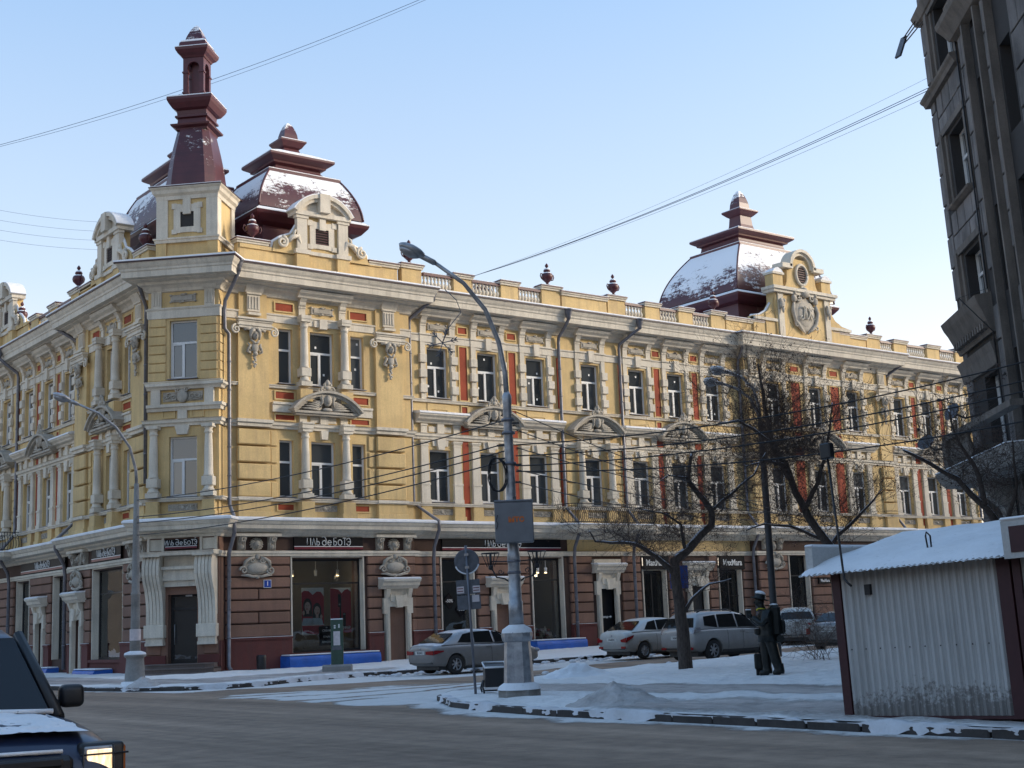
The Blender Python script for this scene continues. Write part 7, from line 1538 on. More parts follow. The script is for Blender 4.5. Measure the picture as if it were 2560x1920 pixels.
    link('rear_window', panel_face([(q0[0], y0, q0[1]+.02), (q1[0], y1, q1[1]+.02), (q1[0], -y1, q1[1]+.02), (q0[0], -y0, q0[1]+.02)][::-1], .02).mesh('rw', 'car_glass'), c_, T())
    (x0, z0), (x1, z1) = roof[-1], roof[-2]; q0 = (lerp(x0, x1, .08), lerp(z0, z1, .08)); q1 = (lerp(x0, x1, .92), lerp(z0, z1, .92)); y0 = wy(q0[1])-.08; y1 = wy(q1[1])-.09
    link('windscreen', panel_face([(q0[0], y0, q0[1]+.02), (q1[0], y1, q1[1]+.02), (q1[0], -y1, q1[1]+.02), (q0[0], -y0, q0[1]+.02)], .02).mesh('wsn', 'car_glass'), c_, T())
    for wx in wheels:
        for s_ in (-1, 1): wheel_parts(c_, wx, s_*(hw-.13), wr, .21, spokes)
    xr = min(s[0] for s in st); pz = [s for s in st][1][2]-.02
    if plate: 
        p_ = link('number_plate', MB().box(-.012, .012, -.27, .27, -.06, .06, bev=.004).mesh('npl', 'plate_white'), c_, T(xr+.005, 0, plate[1])); link('characters', text_mesh(plate[0], .095, 'black_metal', .002), p_, T(-.016, 0, 0) @ RZ(-math.pi/2))
    link('bumper_trim', MB().box(xr+.02, xr+.10, -hw*.78, hw*.78, st[1][1]+.02, st[1][1]+(.26 if dark_low else .10), bev=.02).mesh('btr', 'dirty_plastic'), c_, T())
    for s_ in (-1, 1): link('sill_trim', MB().box(wheels[0]+wr*1.2, wheels[1]-wr*1.2, s_*(hw-.06)-.025, s_*(hw-.06)+.025, st[3][1]+.01, st[3][1]+(.20 if dark_low else .07), bev=.015).mesh('sll', 'dirty_plastic'), c_, T())
    link('underside', MB().box(xr+.3, -xr-.3, -hw*.75, hw*.75, .16, .34).mesh('und', 'dirty_plastic'), c_, T())
    for s_ in (-1, 1): link('head_lamp', MB().ball((max(s[0] for s in st)-.16, s_*(hw*.72), lerp(st[-2][1], st[-2][3], .78)), (.14, .18, .08), 10, 6).mesh('hl', 'tail_clear'), c_, T())
    if fog: 
        for s_ in (-1, 1): link('reflector', MB().box(xr-.006, xr+.03, s_*(hw*.72)-.12, s_*(hw*.72)+.12, .40, .48, bev=.01).mesh('rfl', 'tail_red'), c_, T())
    link('emblem', MB().ball((xr+.0, 0, lerp(plate[1], zb, .55) if plate else .9), (.015, .05, .04), 8, 5).mesh('emb', 'alloy'), c_, T())
    return c_
# --- silver sedan
SED = [(-2.33, .42, .78, .84, .66, .50), (-2.30, .34, .84, .96, .80, .62), (-2.05, .26, .88, 1.01, .86, .70), (-1.35, .20, .90, 1.0, .88, .74), (-.5, .18, .91, .98, .885, .74), (.5, .18, .90, .97, .885, .74), (1.1, .20, .86, .95, .88, .72), (1.75, .24, .80, .86, .86, .68), (2.15, .30, .70, .76, .78, .58), (2.32, .38, .58, .62, .62, .45)]
ROOF1 = [(-1.95, .98), (-1.28, 1.36), (-.95, 1.43), (-.35, 1.46), (.15, 1.44), (.42, 1.38), (1.28, .95)]
GS1 = [[(-.72, 1.02), (-1.02, 1.06), (-1.22, 1.12), (-.98, 1.33), (-.68, 1.36)], [(.20, 1.00), (-.64, 1.02), (-.60, 1.37), (-.22, 1.40), (.16, 1.39)], [(1.02, 1.00), (.28, 1.00), (.24, 1.38), (.42, 1.33)]]
GS1 = [[(-.66, 1.02), (-1.30, 1.05), (-1.02, 1.31), (-.62, 1.37)], [(.18, 1.00), (-.60, 1.02), (-.56, 1.375), (.14, 1.395)], [(.98, 1.00), (.26, 1.00), (.22, 1.385), (.44, 1.32)]]
TL1 = [([(-2.325, .80, .66), (-2.325, .80, .80), (-2.345, .38, .78), (-2.345, .38, .68)], 'tail_red'), ([(-2.30, .81, .67), (-1.95, .875, .76), (-1.95, .875, .80), (-2.30, .81, .81)], 'tail_red')]
car('silver sedan with snow dusted boot parked behind the round sign', T(3.05, -13.1, .02), 'paint_silver', SED, ROOF1, .80, .60, (-1.42, 1.30), .325, GS1, TL1, 4.66, 7, plate=('В123АО', .73), mirror=(.75, 1.02))
TL2 = [([(-2.31, .82, .62), (-2.31, .82, .80), (-2.33, .52, .72), (-2.33, .56, .64)], 'tail_red'), ([(-2.30, .82, .63), (-1.98, .872, .80), (-1.95, .874, .88), (-2.28, .83, .80)], 'tail_red')]
car('white sedan parked left of the big pearl SUV', T(11.25, -13.5, road_z(12)+.02), 'paint_white', [(a*.95, b, cc*1.02, d*1.03, e*.97, f*.97) for a, b, cc, d, e, f in SED], [(x*.95, z*1.02) for x, z in ROOF1], .79, .59, (-1.32, 1.25), .31, [[(x*.95, z*1.02) for x, z in g] for g in GS1], [([(x*.95-.01, y*.97, z) for x, y, z in q], mt) for q, mt in TL2], 4.4, 5, plate=('С444ОУ', .72), mirror=(.7, 1.04), fog=True)
SUV = [(-2.30, .50, .92, 1.0, .70, .55), (-2.27, .40, .98, 1.10, .84, .66), (-2.0, .30, 1.02, 1.12, .89, .72), (-1.3, .26, 1.04, 1.10, .90, .76), (-.4, .25, 1.04, 1.08, .905, .77), (.6, .25, 1.03, 1.07, .905, .76), (1.15, .27, 1.00, 1.05, .90, .74), (1.75, .30, .94, .99, .88, .70), (2.15, .36, .82, .88, .80, .60), (2.32, .44, .68, .72, .64, .46)]
ROOF2 = [(-2.22, 1.08), (-2.02, 1.48), (-1.80, 1.62), (-1.0, 1.67), (-.1, 1.66), (.30, 1.58), (1.22, 1.04)]
GS2 = [[(-1.12, 1.12), (-1.72, 1.20), (-1.66, 1.50), (-1.08, 1.55)], [(-.16, 1.11), (-1.04, 1.12), (-1.0, 1.56), (-.18, 1.57)], [(.90, 1.10), (-.08, 1.11), (-.10, 1.57), (.34, 1.50)]]
TL3 = [([(-2.26, .80, .93), (-2.18, .79, 1.14), (-2.20, .48, 1.14), (-2.29, .48, .95)], 'tail_clear'), ([(-2.27, .81, .95), (-1.98, .87, 1.02), (-1.95, .83, 1.14), (-2.18, .80, 1.14)], 'tail_clear')]
car('big pearl white SUV with roof rails beside the bronze statue', T(10.4, -17.9, road_z(10)), 'paint_pearl', SUV, ROOF2, .83, .64, (-1.38, 1.30), .36, GS2, TL3, 4.64, 7, plate=('Р040ХК', .80), rails=True, dark_low=True, mirror=(.85, 1.16), fog=True)
X1_ = [(a*.96, b*.95, cc*.95, d*.95, e*.99, f) for a, b, cc, d, e, f in SUV]
TL4 = [([(-2.19, .86, .80), (-2.10, .86, 1.02), (-2.19, .46, .92), (-2.21, .50, .82)], 'tail_red'), ([(-2.19, .86, .82), (-1.9, .885, .90), (-1.9, .88, 1.0), (-2.12, .86, 1.0)], 'tail_red')]
car('white crossover seen from behind, right of the bronze statue', T(21.9, -11.4, road_z(22)) @ RZ(R(40)), 'paint_white', X1_, [(x*.96, z*.94) for x, z in ROOF2], .82, .62, (-1.32, 1.25), .34, [[(x*.96, z*.94) for x, z in g] for g in GS2], TL4, 4.45, 5, plate=('Х777КМ', .88), dark_low=True, mirror=(.8, 1.1))
car('dirty grey sedan half hidden by the kiosk', T(17.2, -18.3, road_z(17)) @ RZ(R(12)), 'paint_grey', SED, ROOF1, .80, .60, (-1.42, 1.30), .32, GS1, [([(-2.32, .82, .60), (-2.31, .82, .82), (-2.33, .66, .82), (-2.34, .66, .62)], 'tail_red')], 4.6, 5, plate=('М512ТН', .74), mirror=(.75, 1.02))
car('dark car with snowy roof beyond the crossover', T(25.4, -13.2, road_z(25)) @ RZ(R(40)), 'paint_black', SED, ROOF1, .80, .60, (-1.42, 1.30), .32, GS1, TL1, 4.6, 5, plate=('К208ВВ', .74), mirror=(.75, 1.02))

# --- dark blue off-roader coming towards the camera (local x = forward)
OR_ = thing('off_road_car', 'dark blue off-road car with lit headlight at the lower left edge', 'car', T(-22.53, -40.98, .0) @ RZ(-math.pi/2-.08))
LR = [(-2.42, .50, 1.02, 1.08, .80, .70), (-2.38, .42, 1.06, 1.12, .90, .80), (-2.0, .34, 1.08, 1.12, .945, .84), (-1.0, .32, 1.09, 1.12, .95, .84), (.2, .32, 1.09, 1.12, .95, .84), (.62, .32, 1.08, 1.11, .95, .84), (1.2, .34, 1.04, 1.11, .95, .80), (1.75, .36, .99, 1.085, .945, .76), (2.10, .38, .94, 1.05, .935, .72), (2.28, .42, .89, .995, .915, .68), (2.38, .48, .82, .91, .88, .64), (2.42, .54, .74, .80, .82, .60)]
link('body', car_body(LR, (-1.42, 1.46), .38, .95, 'paint_navy', .03), OR_, T())
RF = [(-2.40, 1.10), (-2.30, 1.66), (-2.10, 1.74), (-1.0, 1.765), (.1, 1.75), (.34, 1.68), (.93, 1.10)]
def lrroof():
    m = MB(); v = []
    for x, z in RF:
        t_ = (z-1.10)/.64; y = lerp(.87, .70, t_); v += [(x, .87, 1.10), (x, y+.01, max(1.10, z-.06)), (x, y-.08, z), (x, 0, z+.025*(t_ > .2)), (x, -y+.08, z), (x, -y-.01, max(1.10, z-.06)), (x, -.87, 1.10)]
    return m.add(v, [(7*i+k, 7*i+k+1, 7*i+8+k, 7*i+7+k) for i in range(len(RF)-1) for k in range(6)], 0, True)
link('roof', lrroof().mesh('lrr', 'paint_navy'), OR_, T())
def wpt(x, z, y): return (x, y, z)
link('windscreen', panel_face([(.91, .78, 1.14), (.91, -.78, 1.14), (.385, -.64, 1.67), (.385, .64, 1.67)][::-1], .022).mesh('lrw', 'car_glass'), OR_, T())
for s_ in (-1, 1):
    link('screen_pillar', MB().tube([(.96, s_*.845, 1.09), (.63, s_*.765, 1.42), (.35, s_*.685, 1.71)], [.05, .042, .04], 7).mesh('pil', 'black_metal'), OR_, T())
    link('side_window', panel_face([(.68, s_*.865, 1.14), (-.6, s_*.865, 1.14), (-.6, s_*.74, 1.64), (.23, s_*.74, 1.64)][::(1 if s_ < 0 else -1)], .012).mesh('lsw', 'car_glass'), OR_, T())
    mi = link('mirror', MB().rbox(-.07, .07, -.09, .09, -.085, .085, .045, 4).mesh('mr', 'black_metal'), OR_, T(.72, s_*1.00, 1.235)); link('mirror_stalk', MB().tube([(0, -s_*.22, -.06), (0, -s_*.05, -.04)], .03, 6).mesh('ms', 'black_metal'), mi, T())
    hl = link('head_lamp', MB().rbox(-.16, .035, -.15, .15, -.15, .17, .03).mesh('hlb', 'black_metal'), OR_, T(2.33, s_*.755, .82))
    link('reflector', MB().rbox(.02, .042, -.10, .10, -.08, .15, .02).mesh('rfl', 'alloy'), hl, T(0, -s_*.02, 0)); link('bulb', MB().rbox(.03, .05, -.082, .082, -.065, .13, .03, 4).mesh('hb', 'head_glow'), hl, T(0, -s_*.02, 0))
    link('second_lamp', MB().merge(MB().lathe([(.07, .02), (.05, .05), (.0, .06)], 16, caps=False), Matrix.Rotation(math.pi/2, 4, 'Y')).mesh('slp', 'tail_clear'), hl, T(.02, -s_*.09, -.11))
    link('indicator', MB().rbox(-.20, .045, -.045, .045, -.13, .15, .02).mesh('ind', 'amber_lens'), hl, T(-.02, s_*.115, 0))
    link('lamp_guard', MB().tube([(.06, -s_*.15, .10), (.065, s_*.16, .10)], .006, 4).tube([(.06, -s_*.15, -.04), (.065, s_*.16, -.04)], .006, 4).tube([(.06, -s_*.13, .16), (.07, -s_*.13, -.14)], .006, 4).tube([(.06, s_*.06, .16), (.07, s_*.06, -.14)], .006, 4).mesh('lg', 'black_metal'), hl, T())
for wx in (-1.42, 1.46):
    for s_ in (-1, 1): wheel_parts(OR_, wx, s_*.81, .38, .25, 5)
for k in range(4): link('grille_bar', cached('gbar', lambda: MB().box(-.03, .03, -.48, .48, -.03, .03, bev=.012), 'black_metal'), OR_, T(2.44, 0, .67+.075*k))
link('bumper', MB().box(2.30, 2.52, -.90, .90, .40, .66, bev=.06).mesh('bmp', 'dirty_plastic'), OR_, T()); link('grille_panel', MB().box(2.34, 2.43, -.56, .56, .62, .93, bev=.03).mesh('gpn', 'black_metal'), OR_, T())
def hoodsnow():
    m = MB(); nx, ny = 70, 70; v = []
    for i in range(nx+1):
        for j in range(ny+1):
            x = lerp(1.0, 2.25, i/nx); y = lerp(-.70, .70, j/ny); base = lerp(1.150, 1.085, (x-.62)/1.6)+.02*(1-(y/.75)**2)
            t_ = .022*(.34-(x-1.0)*.80+1.7*noise.fractal(Vector((x*3.4, y*2.6, 4.2)), .75, 2.1, 5)-.9*max(0, y-.12)); v.append((x, y, base-.004+max(-.02, min(.012, t_))))
    return m.add(v, [(i*(ny+1)+j, (i+1)*(ny+1)+j, (i+1)*(ny+1)+j+1, i*(ny+1)+j+1) for i in range(nx) for j in range(ny)], 0, True)
link('bonnet_snow', hoodsnow().mesh('hsn', 'snow'), OR_, T(), kind='stuff'); link('seam_snow', MB().tube([(1.02, .74, 1.118), (1.5, .72, 1.100), (1.95, .68, 1.068)], .007, 5).tube([(2.37, -.1, .965), (2.365, .5, .955)], .014, 5).tube([(.99, .35, 1.16), (.97, .8, 1.14)], .02, 5).mesh('ssn', 'snow'), OR_, T(), kind='stuff')
link('wiper', MB().tube([(.99, .55, 1.15), (.89, .1, 1.20), (.88, -.4, 1.21)], .012, 5).mesh('wpr', 'black_metal'), OR_, T())
for s_ in (-1, 1): link('seat', MB().box(-.62, -.42, -.22, .22, .9, 1.40, bev=.06).box(-.60, -.46, -.13, .13, 1.42, 1.60, bev=.05).mesh('st', 'cloth_dark'), OR_, T(0, s_*.40, 0))

# ================================================================ bronze statue
def skin_mesh(verts, edges, radii, mat, sub=2, root=0):
    me = bpy.data.meshes.new('sk'); me.from_pydata(verts, edges, []); ob = bpy.data.objects.new('sk', me); COL.objects.link(ob)
    md = ob.modifiers.new('sk', 'SKIN'); md.use_smooth_shade = True; sv = me.skin_vertices[0].data
    for i, r_ in enumerate(radii): sv[i].radius = (r_, r_) if not isinstance(r_, tuple) else r_
    sv[root].use_root = True
    s_ = ob.modifiers.new('ss', 'SUBSURF'); s_.levels = sub; s_.render_levels = sub
    m2 = apply_mods(ob); m2.materials.clear(); m2.materials.append(MAT[mat])
    for p in m2.polygons: p.use_smooth = True; p.material_index = 0
    return m2
# local: faces -x; stands ~2.05 m with the hat
STT = thing('statue', 'dark bronze statue of a tourist with backpack raising a camera', 'statue', T(-.19, -29.48, .14) @ RZ(R(-38)))
V = [(0, 0, 1.02), (.02, 0, 1.22), (.03, 0, 1.42), (-.03, 0, 1.56), (-.07, 0, 1.64), (-.10, 0, 1.77),           # pelvis, chest, neck, head
     (.0, .11, .96), (-.01, .13, .52), (.0, .14, .10), (-.20, .15, .05),                                           # left leg
     (.06, -.11, .96), (.14, -.15, .52), (.24, -.17, .10), (.06, -.18, .05),                                       # right leg
     (.0, .21, 1.48), (-.13, .30, 1.22), (-.32, .16, 1.42),                                                         # left arm
     (.0, -.21, 1.48), (-.13, -.30, 1.22), (-.32, -.12, 1.42)]
E_ = [(0, 1), (1, 2), (2, 3), (3, 4), (4, 5), (0, 6), (6, 7), (7, 8), (8, 9), (0, 10), (10, 11), (11, 12), (12, 13), (2, 14), (14, 15), (15, 16), (2, 17), (17, 18), (18, 19)]
RAD = [(.21, .17), (.22, .17), (.24, .18), .11, .09, .115, .15, .135, .125, .07, .15, .135, .125, .07, .12, .09, .07, .12, .09, .07]
link('figure', skin_mesh(V, E_, RAD, 'bronze'), STT, T())
def hand(side):
    m = MB(); m.ball((0, 0, 0), (.05, .032, .055), 8, 6)
    for k in range(4): m.tube([(-.02, side*.008, .035-.024*k), (-.075, -side*.01, .04-.024*k), (-.085, -side*.055, .036-.024*k)], [.013, .012, .009], 5)
    m.tube([(.0, -side*.02, .05), (-.03, -side*.05, .065), (-.05, -side*.06, .05)], [.014, .012, .009], 5); return m
for s_, y in ((1, .13), (-1, -.10)): link('hand', hand(s_).mesh('hd', 'bronze'), STT, T(-.36, y, 1.46))
link('face', MB().ball((-.10, 0, 1.77), (.115, .09, .135), 12, 10).ball((-.215, 0, 1.76), (.028, .02, .032), 7, 5).ball((-.20, .035, 1.80), (.02, .02, .012), 6, 4).ball((-.20, -.035, 1.80), (.02, .02, .012), 6, 4).ball((-.20, 0, 1.705), (.018, .035, .012), 6, 4).ball((-.09, .095, 1.77), (.025, .015, .04), 6, 4).ball((-.09, -.095, 1.77), (.025, .015, .04), 6, 4).mesh('fc', 'bronze'), STT, T())
link('hat', MB().lathe([(.20, 0), (.205, .015), (.125, .03), (.115, .10), (.07, .14), (.0, .145)], 16, caps=False).mesh('ht', 'bronze'), STT, T(-.09, 0, 1.83) @ Matrix.Rotation(.25, 4, 'Y') @ Matrix.Scale(1.15, 4)); link('hat_snow', MB().ball((0, 0, .10), (.13, .13, .06), 12, 6).mesh('hsn2', 'snow'), STT, T(-.09, 0, 1.88) @ Matrix.Rotation(.25, 4, 'Y'), kind='stuff')
link('camera', MB().box(-.07, .05, -.10, .10, -.06, .06, bev=.015).lathe([(.045, 0), (.045, .10)], 12).mesh('cm', 'bronze'), STT, T(-.38, 0, 1.52)); link('camera_snow', MB().box(-.07, .05, -.10, .10, .061, .085, bev=.01).mesh('cms', 'snow'), STT, T(-.38, 0, 1.52), kind='stuff')
link('jacket', MB().lathe([(.27, .82), (.245, 1.0), (.22, 1.15), (.235, 1.35), (.225, 1.48), (.12, 1.57)], 18, sx=.82, sy=1.05).mesh('jk', 'bronze'), STT, T(.02, 0, 0))
link('backpack', MB().box(.10, .36, -.22, .22, .92, 1.70, bev=.08).box(.34, .46, -.17, .17, .98, 1.34, bev=.05).mesh('bp', 'bronze'), STT, T()); link('bedroll', MB().merge(MB().lathe([(.09, -.27), (.10, 0), (.09, .27)], 12), T(.30, 0, .88) @ Matrix.Rotation(math.pi/2, 4, 'X')).mesh('br', 'bronze'), STT, T())
link('pack_snow', MB().ball((.23, 0, 1.69), (.11, .19, .03), 10, 5).mesh('pks', 'snow'), STT, T(), kind='stuff'); link('waist_bag', MB().box(-.26, -.14, -.10, .12, .98, 1.14, bev=.03).mesh('wb', 'bronze'), STT, T())
for hx, hy in ((.0, .14), (.235, -.17)): link('trouser_hem', MB().lathe([(.115, .06), (.125, .12), (.105, .3)], 12, (hx, hy, 0)).mesh('th', 'bronze'), STT, T())
SC = thing('suitcase', 'bronze suitcase standing at the left foot of the tourist statue', 'suitcase', T(-.19, -29.48, .14) @ RZ(R(-38)) @ T(-.16, .30, .0)); link('case', MB().box(-.11, .11, -.07, .07, .16, .54, bev=.03).mesh('cs', 'bronze'), SC, T()); link('handle', MB().tube([(-.06, 0, .54), (-.05, 0, .60), (.05, 0, .60), (.06, 0, .54)], .012, 5).mesh('hn', 'bronze'), SC, T()); link('case_foot', MB().box(-.08, .08, -.05, .05, 0, .16).mesh('cf2', 'bronze'), SC, T())
SF = thing('scarf', 'small yellow scarf tied round the statue neck', 'scarf', T(-.19, -29.48, .14) @ RZ(R(-38)) @ T(-.06, 0, 1.60)); link('loop', MB().tube([(.10*math.cos(2*math.pi*k/12), .09*math.sin(2*math.pi*k/12), .01*math.sin(k)) for k in range(13)], .018, 6).mesh('lp2', 'yellow_scarf'), SF, T()); link('knot', MB().ball((-.11, .03, -.02), (.02, .025, .03), 7, 5).mesh('kn', 'yellow_scarf'), SF, T())

# ================================================================ bare trees
class Tree:
    def __init__(s, seed): s.r = random.Random(seed); s.tr = MB(); s.tw = MB(); s.be = MB()
    def limb(s, pts, r0, r1, seg=7, twigs=1.0, droop=.0, wood=None):
        P = [Vector(p) for p in pts]; Q = [P[0]]
        for a, b in zip(P, P[1:]):
            n_ = max(2, int((b-a).length/.22))
            for i in range(1, n_+1):
                q = a.lerp(b, i/n_); Q.append(q+Vector((noise.noise(q*2.1), noise.noise(q*2.1+Vector((7, 0, 0))), noise.noise(q*2.1+Vector((0, 9, 0)))))*.05)
        n_ = len(Q); (wood or s.tr).tube(Q, [lerp(r0, r1, i/(n_-1)) for i in range(n_)], seg); return Q
    def spray(s, p, d, L, r, depth, up=.25, berry=.35):
        """recursive fine branching"""
        n_ = max(3, int(L/.16)); Q = [Vector(p)]; d = Vector(d).normalized(); rr = s.r
        for i in range(n_):
            d = (d+Vector((rr.gauss(0, .20), rr.gauss(0, .20), rr.gauss(0, .16)+up*.16))).normalized(); Q.append(Q[-1]+d*L/n_)
        mb = s.tr if r > .02 else s.tw
        mb.tube(Q, [max(.0030, lerp(r, r*.35, i/n_)) for i in range(n_+1)], 5 if r > .012 else 3, smooth=r > .012, cap=False)
        if depth > 0:
            k = int(L/.19)+2
            for j in range(k):
                i = rr.randint(1, n_); a = Vector((rr.gauss(0, 1), rr.gauss(0, 1), rr.gauss(0, .8))).normalized()
                s.spray(Q[i], (d*.75+a*.85), L*rr.uniform(.42, .72), r*.55, depth-1, up, berry)
        else:
            if rr.random() < berry:
                for j in range(rr.randint(2, 5)):
                    c_ = Q[-1]+Vector((rr.gauss(0, .045), rr.gauss(0, .045), rr.gauss(-.03, .04))); s_ = rr.uniform(.010, .024)
                    s.be.add([c_+Vector((s_, 0, 0)), c_+Vector((-s_*.6, s_*.8, 0)), c_+Vector((-s_*.5, -s_*.8, s_*.3)), c_+Vector((0, 0, s_*1.3)), c_+Vector((0, 0, -s_*1.2))], [(0, 1, 3), (1, 2, 3), (2, 0, 3), (1, 0, 4), (2, 1, 4), (0, 2, 4)])
    def crown(s, Q, start, n_, L, r, depth=2, up=.25, berry=.35, spread=1.0):
        for k in range(n_):
            t = start+(1-start)*s.r.random(); i = min(len(Q)-1, int(t*(len(Q)-1))); a = s.r.uniform(0, 2*math.pi)
            d = Vector((math.cos(a)*spread, math.sin(a)*spread, s.r.uniform(-.1, .9))); s.spray(Q[i], d, L*s.r.uniform(.6, 1.2), r, depth, up, berry)
    def build(s, label, old, new):
        t = thing('bare_tree', label, 'tree', T(new[0], new[1], .12) @ Matrix.Scale(.918, 4) @ T(-old[0], -old[1], 0), 'bare street trees'); link('trunk', s.tr.mesh('trunk', 'bark'), t, T())  # tree scaled about the camera, split into moved base and local scale
        link('crown', s.tw.mesh('twigs', 'twig'), t, T())
        if s.be.v: link('berries', s.be.mesh('berries', 'dry_berry'), t, T(), kind='stuff')
        return t
A = Tree(11); z0 = .18
tr = A.limb([(4.62, -21.82, z0-.2), (4.60, -21.83, .3), (4.40, -21.95, 1.41), (4.18, -22.09, 2.73), (4.08, -22.15, 3.30), (4.45, -22.57, 3.80), (4.88, -23.03, 4.37), (4.86, -23.08, 4.80), (4.64, -23.0, 5.1), (4.30, -22.85, 5.55), (4.18, -22.80, 5.72), (4.22, -22.87, 6.05), (4.24, -23.0, 6.5)], .23, .045, 10)
l1 = A.limb([(4.36, -22.0, 1.65), (4.62, -22.3, 2.2), (4.95, -22.67, 2.57), (5.5, -23.1, 2.72)], .07, .02); l2 = A.limb([(4.12, -22.1, 2.9), (3.6, -21.84, 3.47), (3.1, -21.53, 3.86), (2.7, -21.24, 3.94), (2.13, -20.8, 3.98), (1.8, -20.9, 4.3)], .10, .02)
l3 = A.limb([(4.83, -23.06, 4.75), (5.47, -23.75, 5.53), (5.80, -24.01, 5.82), (6.2, -24.2, 6.5)], .06, .015); l4 = A.limb([(4.30, -22.4, 3.65), (3.7, -22.9, 4.35), (3.1, -22.7, 4.75), (2.7, -22.3, 4.85)], .06, .015); l5 = A.limb([(4.2, -22.86, 5.78), (3.6, -22.6, 5.9), (3.2, -22.4, 5.6)], .04, .012)
for Q, n_, L, st_ in ((tr, 34, 1.5, .45), (l1, 9, 1.1, .3), (l2, 32, 1.3, .15), (l3, 20, 1.4, .2), (l4, 20, 1.3, .2), (l5, 10, 1.1, .3)): A.crown(Q, st_, n_, L, .010, 2, .3, .08)
A.build('bent bare tree with snow on its limbs in front of the parked cars', (4.6, -21.8), (2.15, -24.29))
B = Tree(23); tr = B.limb([(11.9, -24.3, .1), (11.2, -24.0, 1.2), (9.75, -23.45, 3.7), (9.14, -23.2, 4.66), (8.78, -23.09, 5.44), (8.53, -23.04, 6.09), (8.04, -22.89, 7.12), (7.9, -22.9, 7.76), (7.65, -22.94, 8.9), (7.6, -22.9, 9.6)], .24, .03, 9)
b1 = B.limb([(8.6, -23.05, 5.9), (8.0, -23.3, 6.3), (7.2, -23.2, 6.4), (6.6, -23.0, 6.2)], .09, .02); b2 = B.limb([(8.1, -22.9, 7.0), (7.5, -22.6, 7.5), (7.0, -22.4, 7.8), (6.5, -22.0, 7.7)], .08, .02); b3 = B.limb([(9.0, -23.2, 4.9), (9.0, -23.9, 5.8), (9.1, -24.3, 7.0), (9.2, -24.5, 8.2)], .09, .02); b4 = B.limb([(8.7, -23.1, 5.6), (8.9, -22.3, 6.6), (8.8, -21.9, 7.9)], .08, .02); b5 = B.limb([(9.8, -23.4, 3.7), (10.3, -24.3, 4.6), (10.7, -25.0, 5.4)], .08, .02); b6 = B.limb([(9.6, -23.4, 3.9), (9.0, -22.6, 4.4), (8.2, -22.2, 4.5), (7.6, -21.9, 4.3)], .07, .02)
for Q, n_, L, st_ in ((tr, 34, 1.9, .35), (b1, 16, 1.7, .2), (b2, 16, 1.7, .2), (b3, 17, 1.8, .2), (b4, 16, 1.7, .2), (b5, 13, 1.7, .2), (b6, 16, 1.7, .2)): B.crown(Q, st_, n_, L, .010, 2, .35, .22)
B.build('largest bare tree with dried berries behind the kiosk', (11.9, -24.3), (8.85, -26.59))
C = Tree(37)
tr = C.limb([(3.4, -35.2, .1), (2.9, -34.9, 1.8), (2.25, -34.55, 3.35), (1.95, -34.4, 3.8), (1.40, -34.1, 4.45), (.7, -33.7, 4.95), (.35, -33.5, 5.15)], .17, .03, 8); c1 = C.limb([(1.9, -34.4, 3.85), (1.95, -34.3, 4.6), (1.7, -34.0, 5.4), (1.6, -33.9, 6.2)], .07, .015); c2 = C.limb([(2.3, -34.6, 3.3), (2.5, -34.9, 4.3), (2.3, -35.0, 5.3)], .06, .015)
for Q, n_, L, st_ in ((tr, 20, 1.3, .4), (c1, 15, 1.3, .2), (c2, 11, 1.2, .2)): C.crown(Q, st_, n_, L, .009, 2, .3, .08)
C.build('slender bare tree leaning left in front of the stone building', (3.4, -35.2), (1.05, -36.59))
S_ = Tree(51)
for k in range(9): S_.spray((6.9+S_.r.uniform(-.3, .3), -25.2+S_.r.uniform(-.3, .3), .16), (S_.r.uniform(-.7, .3), S_.r.uniform(-.3, .6), 1), 1.6, .012, 2, .1, .05)
t = thing('bare_shrub', 'leafless twiggy shrub at the left kiosk corner', 'shrub'); link('stems', S_.tw.mesh('stems', 'twig'), t, T())

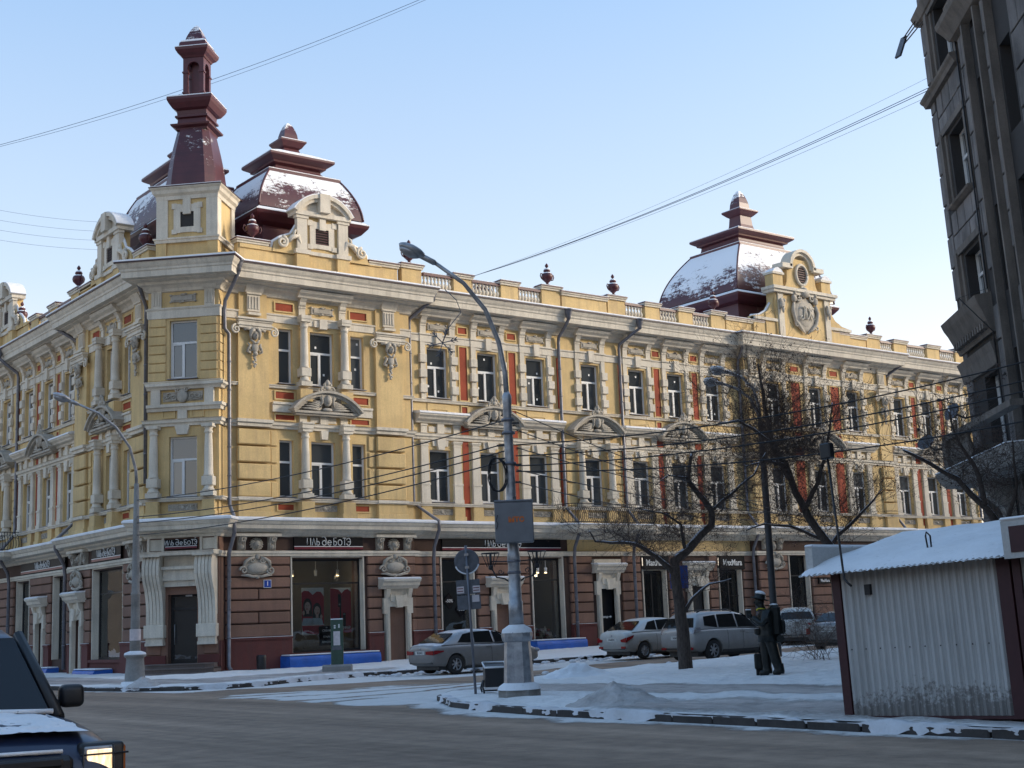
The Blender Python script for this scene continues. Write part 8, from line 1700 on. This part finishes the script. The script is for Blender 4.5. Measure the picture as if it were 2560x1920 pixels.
# ================================================================ overhead wires
def wire(label, a, b, sag, r=.014, mat='wire_black', n=22, group='overhead street wires'):
    a, b = Vector(a), Vector(b); o = link('overhead_wire', MB().tube([a.lerp(b, i/n)-Vector((0, 0, 4*sag*(i/n)*(1-i/n))) for i in range(n+1)], r, 4, cap=False).mesh('wire', mat), None, None, label=label, category='wire', group=group); return o
LW = 'black wires between the slim left lamp post and the tall one'
O4 = ('topmost of four ', 'second of four ', 'third of four ', 'lowest of four ')
for k_, (zl, zb) in enumerate(((6.1, 5.85), (5.55, 5.35), (5.35, 5.2), (4.95, 5.0))): wire(O4[k_]+LW, (-7.72, -9.23, zl), (-8.1, -29.85, zb), .24, .014, group='wires from lamp post to lamp post')
RW = 'black wires from the tall lamp post to the right edge'  # wire end points below: image pixels unprojected at assumed depths, then baked
for k_, (a, b) in enumerate([((-8.52, -30.66, 5.19), (-3.25, -39.57, 5.96)), ((-8.5, -30.62, 4.97), (-3.23, -39.51, 5.62)), ((-8.49, -30.59, 4.77), (-3.21, -39.49, 5.44)), ((-8.48, -30.58, 4.66), (-3.17, -39.4, 4.89))]): wire(O4[k_]+RW, a, b, .28, .013, group='wires from the tall lamp post to the right')
DW = 'black wires dropping from the tall lamp post towards the trees'
for k_, (a, b) in enumerate([((-8.56, -30.78, 5.84), (12.52, -20.71, 4.79)), ((-8.53, -30.72, 5.48), (15.05, -20.06, 4.56)), ((-8.5, -30.66, 5.13), (13.47, -19.04, 5.5)), ((-8.47, -30.59, 4.69), (11.35, -22.37, 4.77)), ((-8.45, -30.55, 4.45), (10.2, -20.19, 4.8))]): wire(('topmost of five ', 'second of five ', 'middle of five ', 'fourth of five ', 'lowest of five ')[k_]+DW, a, b, .22, .011, group='wires dropping from the tall lamp post')
SP = ((-5.38, 16.71, 26.65), (10.25, -1.77, 31.81), (-5.38, 16.72, 26.57), (10.26, -1.75, 31.69))
wire('upper thin wire crossing the sky behind the corner spire', SP[0], SP[1], .5, .013, 'wire_blue', group='sky wires'); wire('lower thin wire crossing the sky behind the corner spire', SP[2], SP[3], .6, .010, 'wire_blue', group='sky wires')
for k, (a, b) in enumerate([((10.32, -3.73, 17.2), (10.08, -28.73, 17.63)), ((10.32, -3.73, 17.2), (10.08, -28.72, 17.55)), ((10.32, -3.73, 17.2), (10.05, -28.79, 17.95)), ((10.32, -3.73, 17.2), (10.1, -28.69, 17.36))]): wire(('upper thick', 'lower thick', 'topmost faint', 'lowest faint')[k]+' wire from the parapet up to the stone building', a, b, .35, (.012, .012, .005, .006)[k], 'wire_blue', group='wires to the stone building')
for k, (a, b) in enumerate([((-3.54, 22.02, 25.23), (5.98, 20.96, 25.57)), ((-3.5, 22.11, 24.68), (6.02, 21.05, 25.06)), ((-3.46, 22.2, 24.14), (6.06, 21.13, 24.56)), ((-3.42, 22.29, 23.6), (6.09, 21.21, 24.05))]): wire(O4[k]+'faint wires in the sky left of the corner dome', a, b, .3, .008, 'wire_blue', group='faint wires at left')
